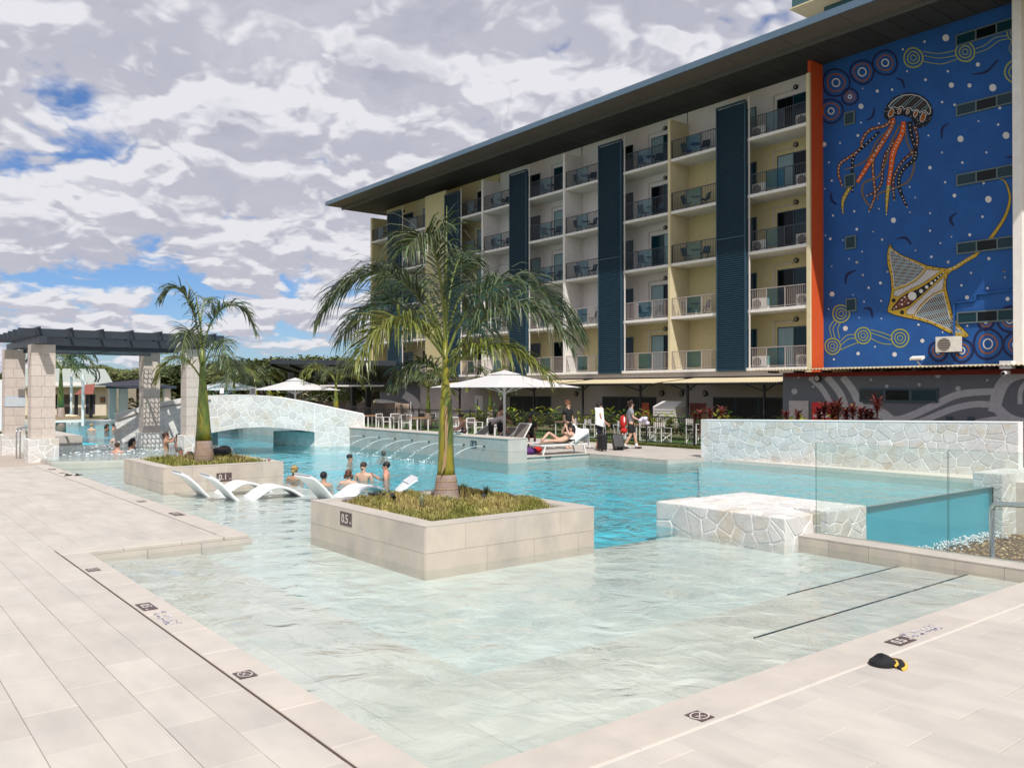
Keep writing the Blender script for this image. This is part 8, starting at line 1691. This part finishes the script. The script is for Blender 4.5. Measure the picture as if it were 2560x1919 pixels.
# bags under the loungers
def soft_bag(loc, mat, s, label, nm='beach_bag'):
    e = empty(nm, loc, 0, label, 'bag'); p = V(loc); MB().ball(p + Z_ * s[2] * .5, s[0], s[1], s[2] * .55, 12, 8).build('body', mat, e, smooth=True); MB().tube([p + V((-s[0] * .5, 0, s[2] * .8)), p + V((-s[0] * .2, 0, s[2] * 1.25)), p + V((s[0] * .2, 0, s[2] * 1.25)), p + V((s[0] * .5, 0, s[2] * .8))], .012, 6).build('handle', mat, e, smooth=True)
soft_bag((18.75, 22.6, 0), CL['purple'], (.32, .2, .22), 'purple bag on the deck under the foot of the lounger'); soft_bag((19.3, 22.9, 0), CL['red'], (.25, .15, .22), 'bright red bag under the sunbather\'s lounger'); soft_bag((18.0, 23.3, 0), CL['black'], (.5, .3, .3), 'big black bag under the raised lounger'); soft_bag((19.75, 25.0, 0.02), M('maroon_cooler', (.16, .03, .03), .6), (.26, .2, .5), 'dark red bag being opened by the bending person'); soft_bag((19.15, 23.5, .36), CL['white'], (.25, .18, .12), 'white bundle on the foot end of the raised lounger', 'bundle')
# cap on the deck
cp_ = empty('cap', (6.62, 3.52, .001), ang(.85, -.5), 'black baseball cap with yellow trim lying on the right deck', 'cap')
m_capb = M('cap_black', (.012, .012, .014), .8, .2, 20, .3, 60); m_capy = M('cap_yellow', (.72, .42, .06), .7, .1, 20)
b = MB(); n = 18; prof = [(1.0, 0), (1.03, .25), (.98, .55), (.80, .85), (.45, .98), (.02, 1.0)]; vs = []
for (r, z) in prof:
    for k in range(n): a = 2 * pi * k / n; dent = .82 + .18 * cos(2 * a + .6) * z - .25 * z * (1 if sin(a) < -.2 else 0) * .6; vs.append((cos(a) * r * .095, sin(a) * r * .105 - .02, z * .085 * dent))
b.add(vs, [(i * n + k, i * n + (k + 1) % n, (i + 1) * n + (k + 1) % n, (i + 1) * n + k) for i in range(len(prof) - 1) for k in range(n)] + [tuple((len(prof) - 1) * n + k for k in range(n))]); b.build('crown', m_capb, cp_, smooth=True, world=False)
def brim(r0, r1, z, mat, nm):
    b = MB(); n = 14; vs = []
    for k in range(n + 1):
        a = radians(18 + 144 * k / n)
        for r, dz in ((r0, 0), (r1, -.012 * 1)): bend = .022 * sin(a) * (r / .19); vs.append((cos(a) * r * .95, sin(a) * (.075 + (r - .095) * 1.0 + .0) + (.0), z + .018 + dz + .020 * abs(cos(a)) * -1 + .012))
    m = len(vs); vs += [(x, y, q - .006) for x, y, q in vs]; fs = [(2 * k, 2 * k + 1, 2 * k + 3, 2 * k + 2) for k in range(n)] + [(m + 2 * k, m + 2 * k + 2, m + 2 * k + 3, m + 2 * k + 1) for k in range(n)] + [(2 * k + 1, m + 2 * k + 1, m + 2 * k + 3, 2 * k + 3) for k in range(n)] + [(2 * k, 2 * k + 2, m + 2 * k + 2, m + 2 * k) for k in range(n)]
    b.add(vs, fs); b.build(nm, mat, cp_, smooth=False, world=False)
brim(.097, .120, .012, m_capy, 'trim'); brim(.1205, .165, .010, m_capb, 'peak'); brim(.1655, .185, .006, m_capy, 'trim')
b = MB(); b.tube([(-.09, .05, .012), (-.105, .0, .014), (-.10, -.05, .016), (-.07, -.09, .016)], .009, 6); b.build('side_trim', m_capy, cp_, smooth=True, world=False)
# sandals on the far deck edge
for i, dx in enumerate((-.13, .13)):
    c = V((4.88 + dx * .8, 24.3 - dx * .6, .003)); e = empty('sandal', c, 2.2, ('left', 'right')[i] + ' black sandal of the pair on the deck edge by the far planter', 'sandal', 'pair of sandals'); MB().ball((0, 0, .012), .055, .14, .014, 12, 6).build('sole', m_black, e, world=False); MB().tube([(-.05, .03, .012), (-.02, .05, .05), (.02, .05, .05), (.05, .03, .012)], .012, 6).build('strap', m_black, e, world=False)
# drinking glasses on the far planter rim
for i, x in enumerate((8.15, 8.38)):
    e = empty('drinking_glass', (x, 20.1, .455), label=('clear tumbler on the far planter rim', 'clear stemmed glass with red drink on the far planter rim')[i], cat='glass'); MB().lathe((x, 20.1, .455), [(.035, 0), (.04, .13)], 14).build('bowl', m_fglass, e)
    if i: MB().lathe((x, 20.1, .47), [(.03, 0), (.034, .05)], 12).build('drink', M('red_drink', (.5, .1, .1), .2), e)
tag(MB().ball((0, 0, 0), .3, .2, .14, 12, 8).ball((.15, .05, .04), .2, .16, .14, 10, 7).build('dark_towel', CL['black'], None, smooth=True), 'black towel heap on the far planter behind the palm', 'towel').location = (8.05, 22.6, .55)
for i, (x, y) in enumerate(((6.85, 12.1), )):
    e = empty('black_bucket', (x, y, .40), label='black pot behind the near palm foot', cat='pot'); MB().lathe((x, y, .38), [(.11, 0), (.14, .16), (.145, .17)], 16).build('pot', m_black, e)
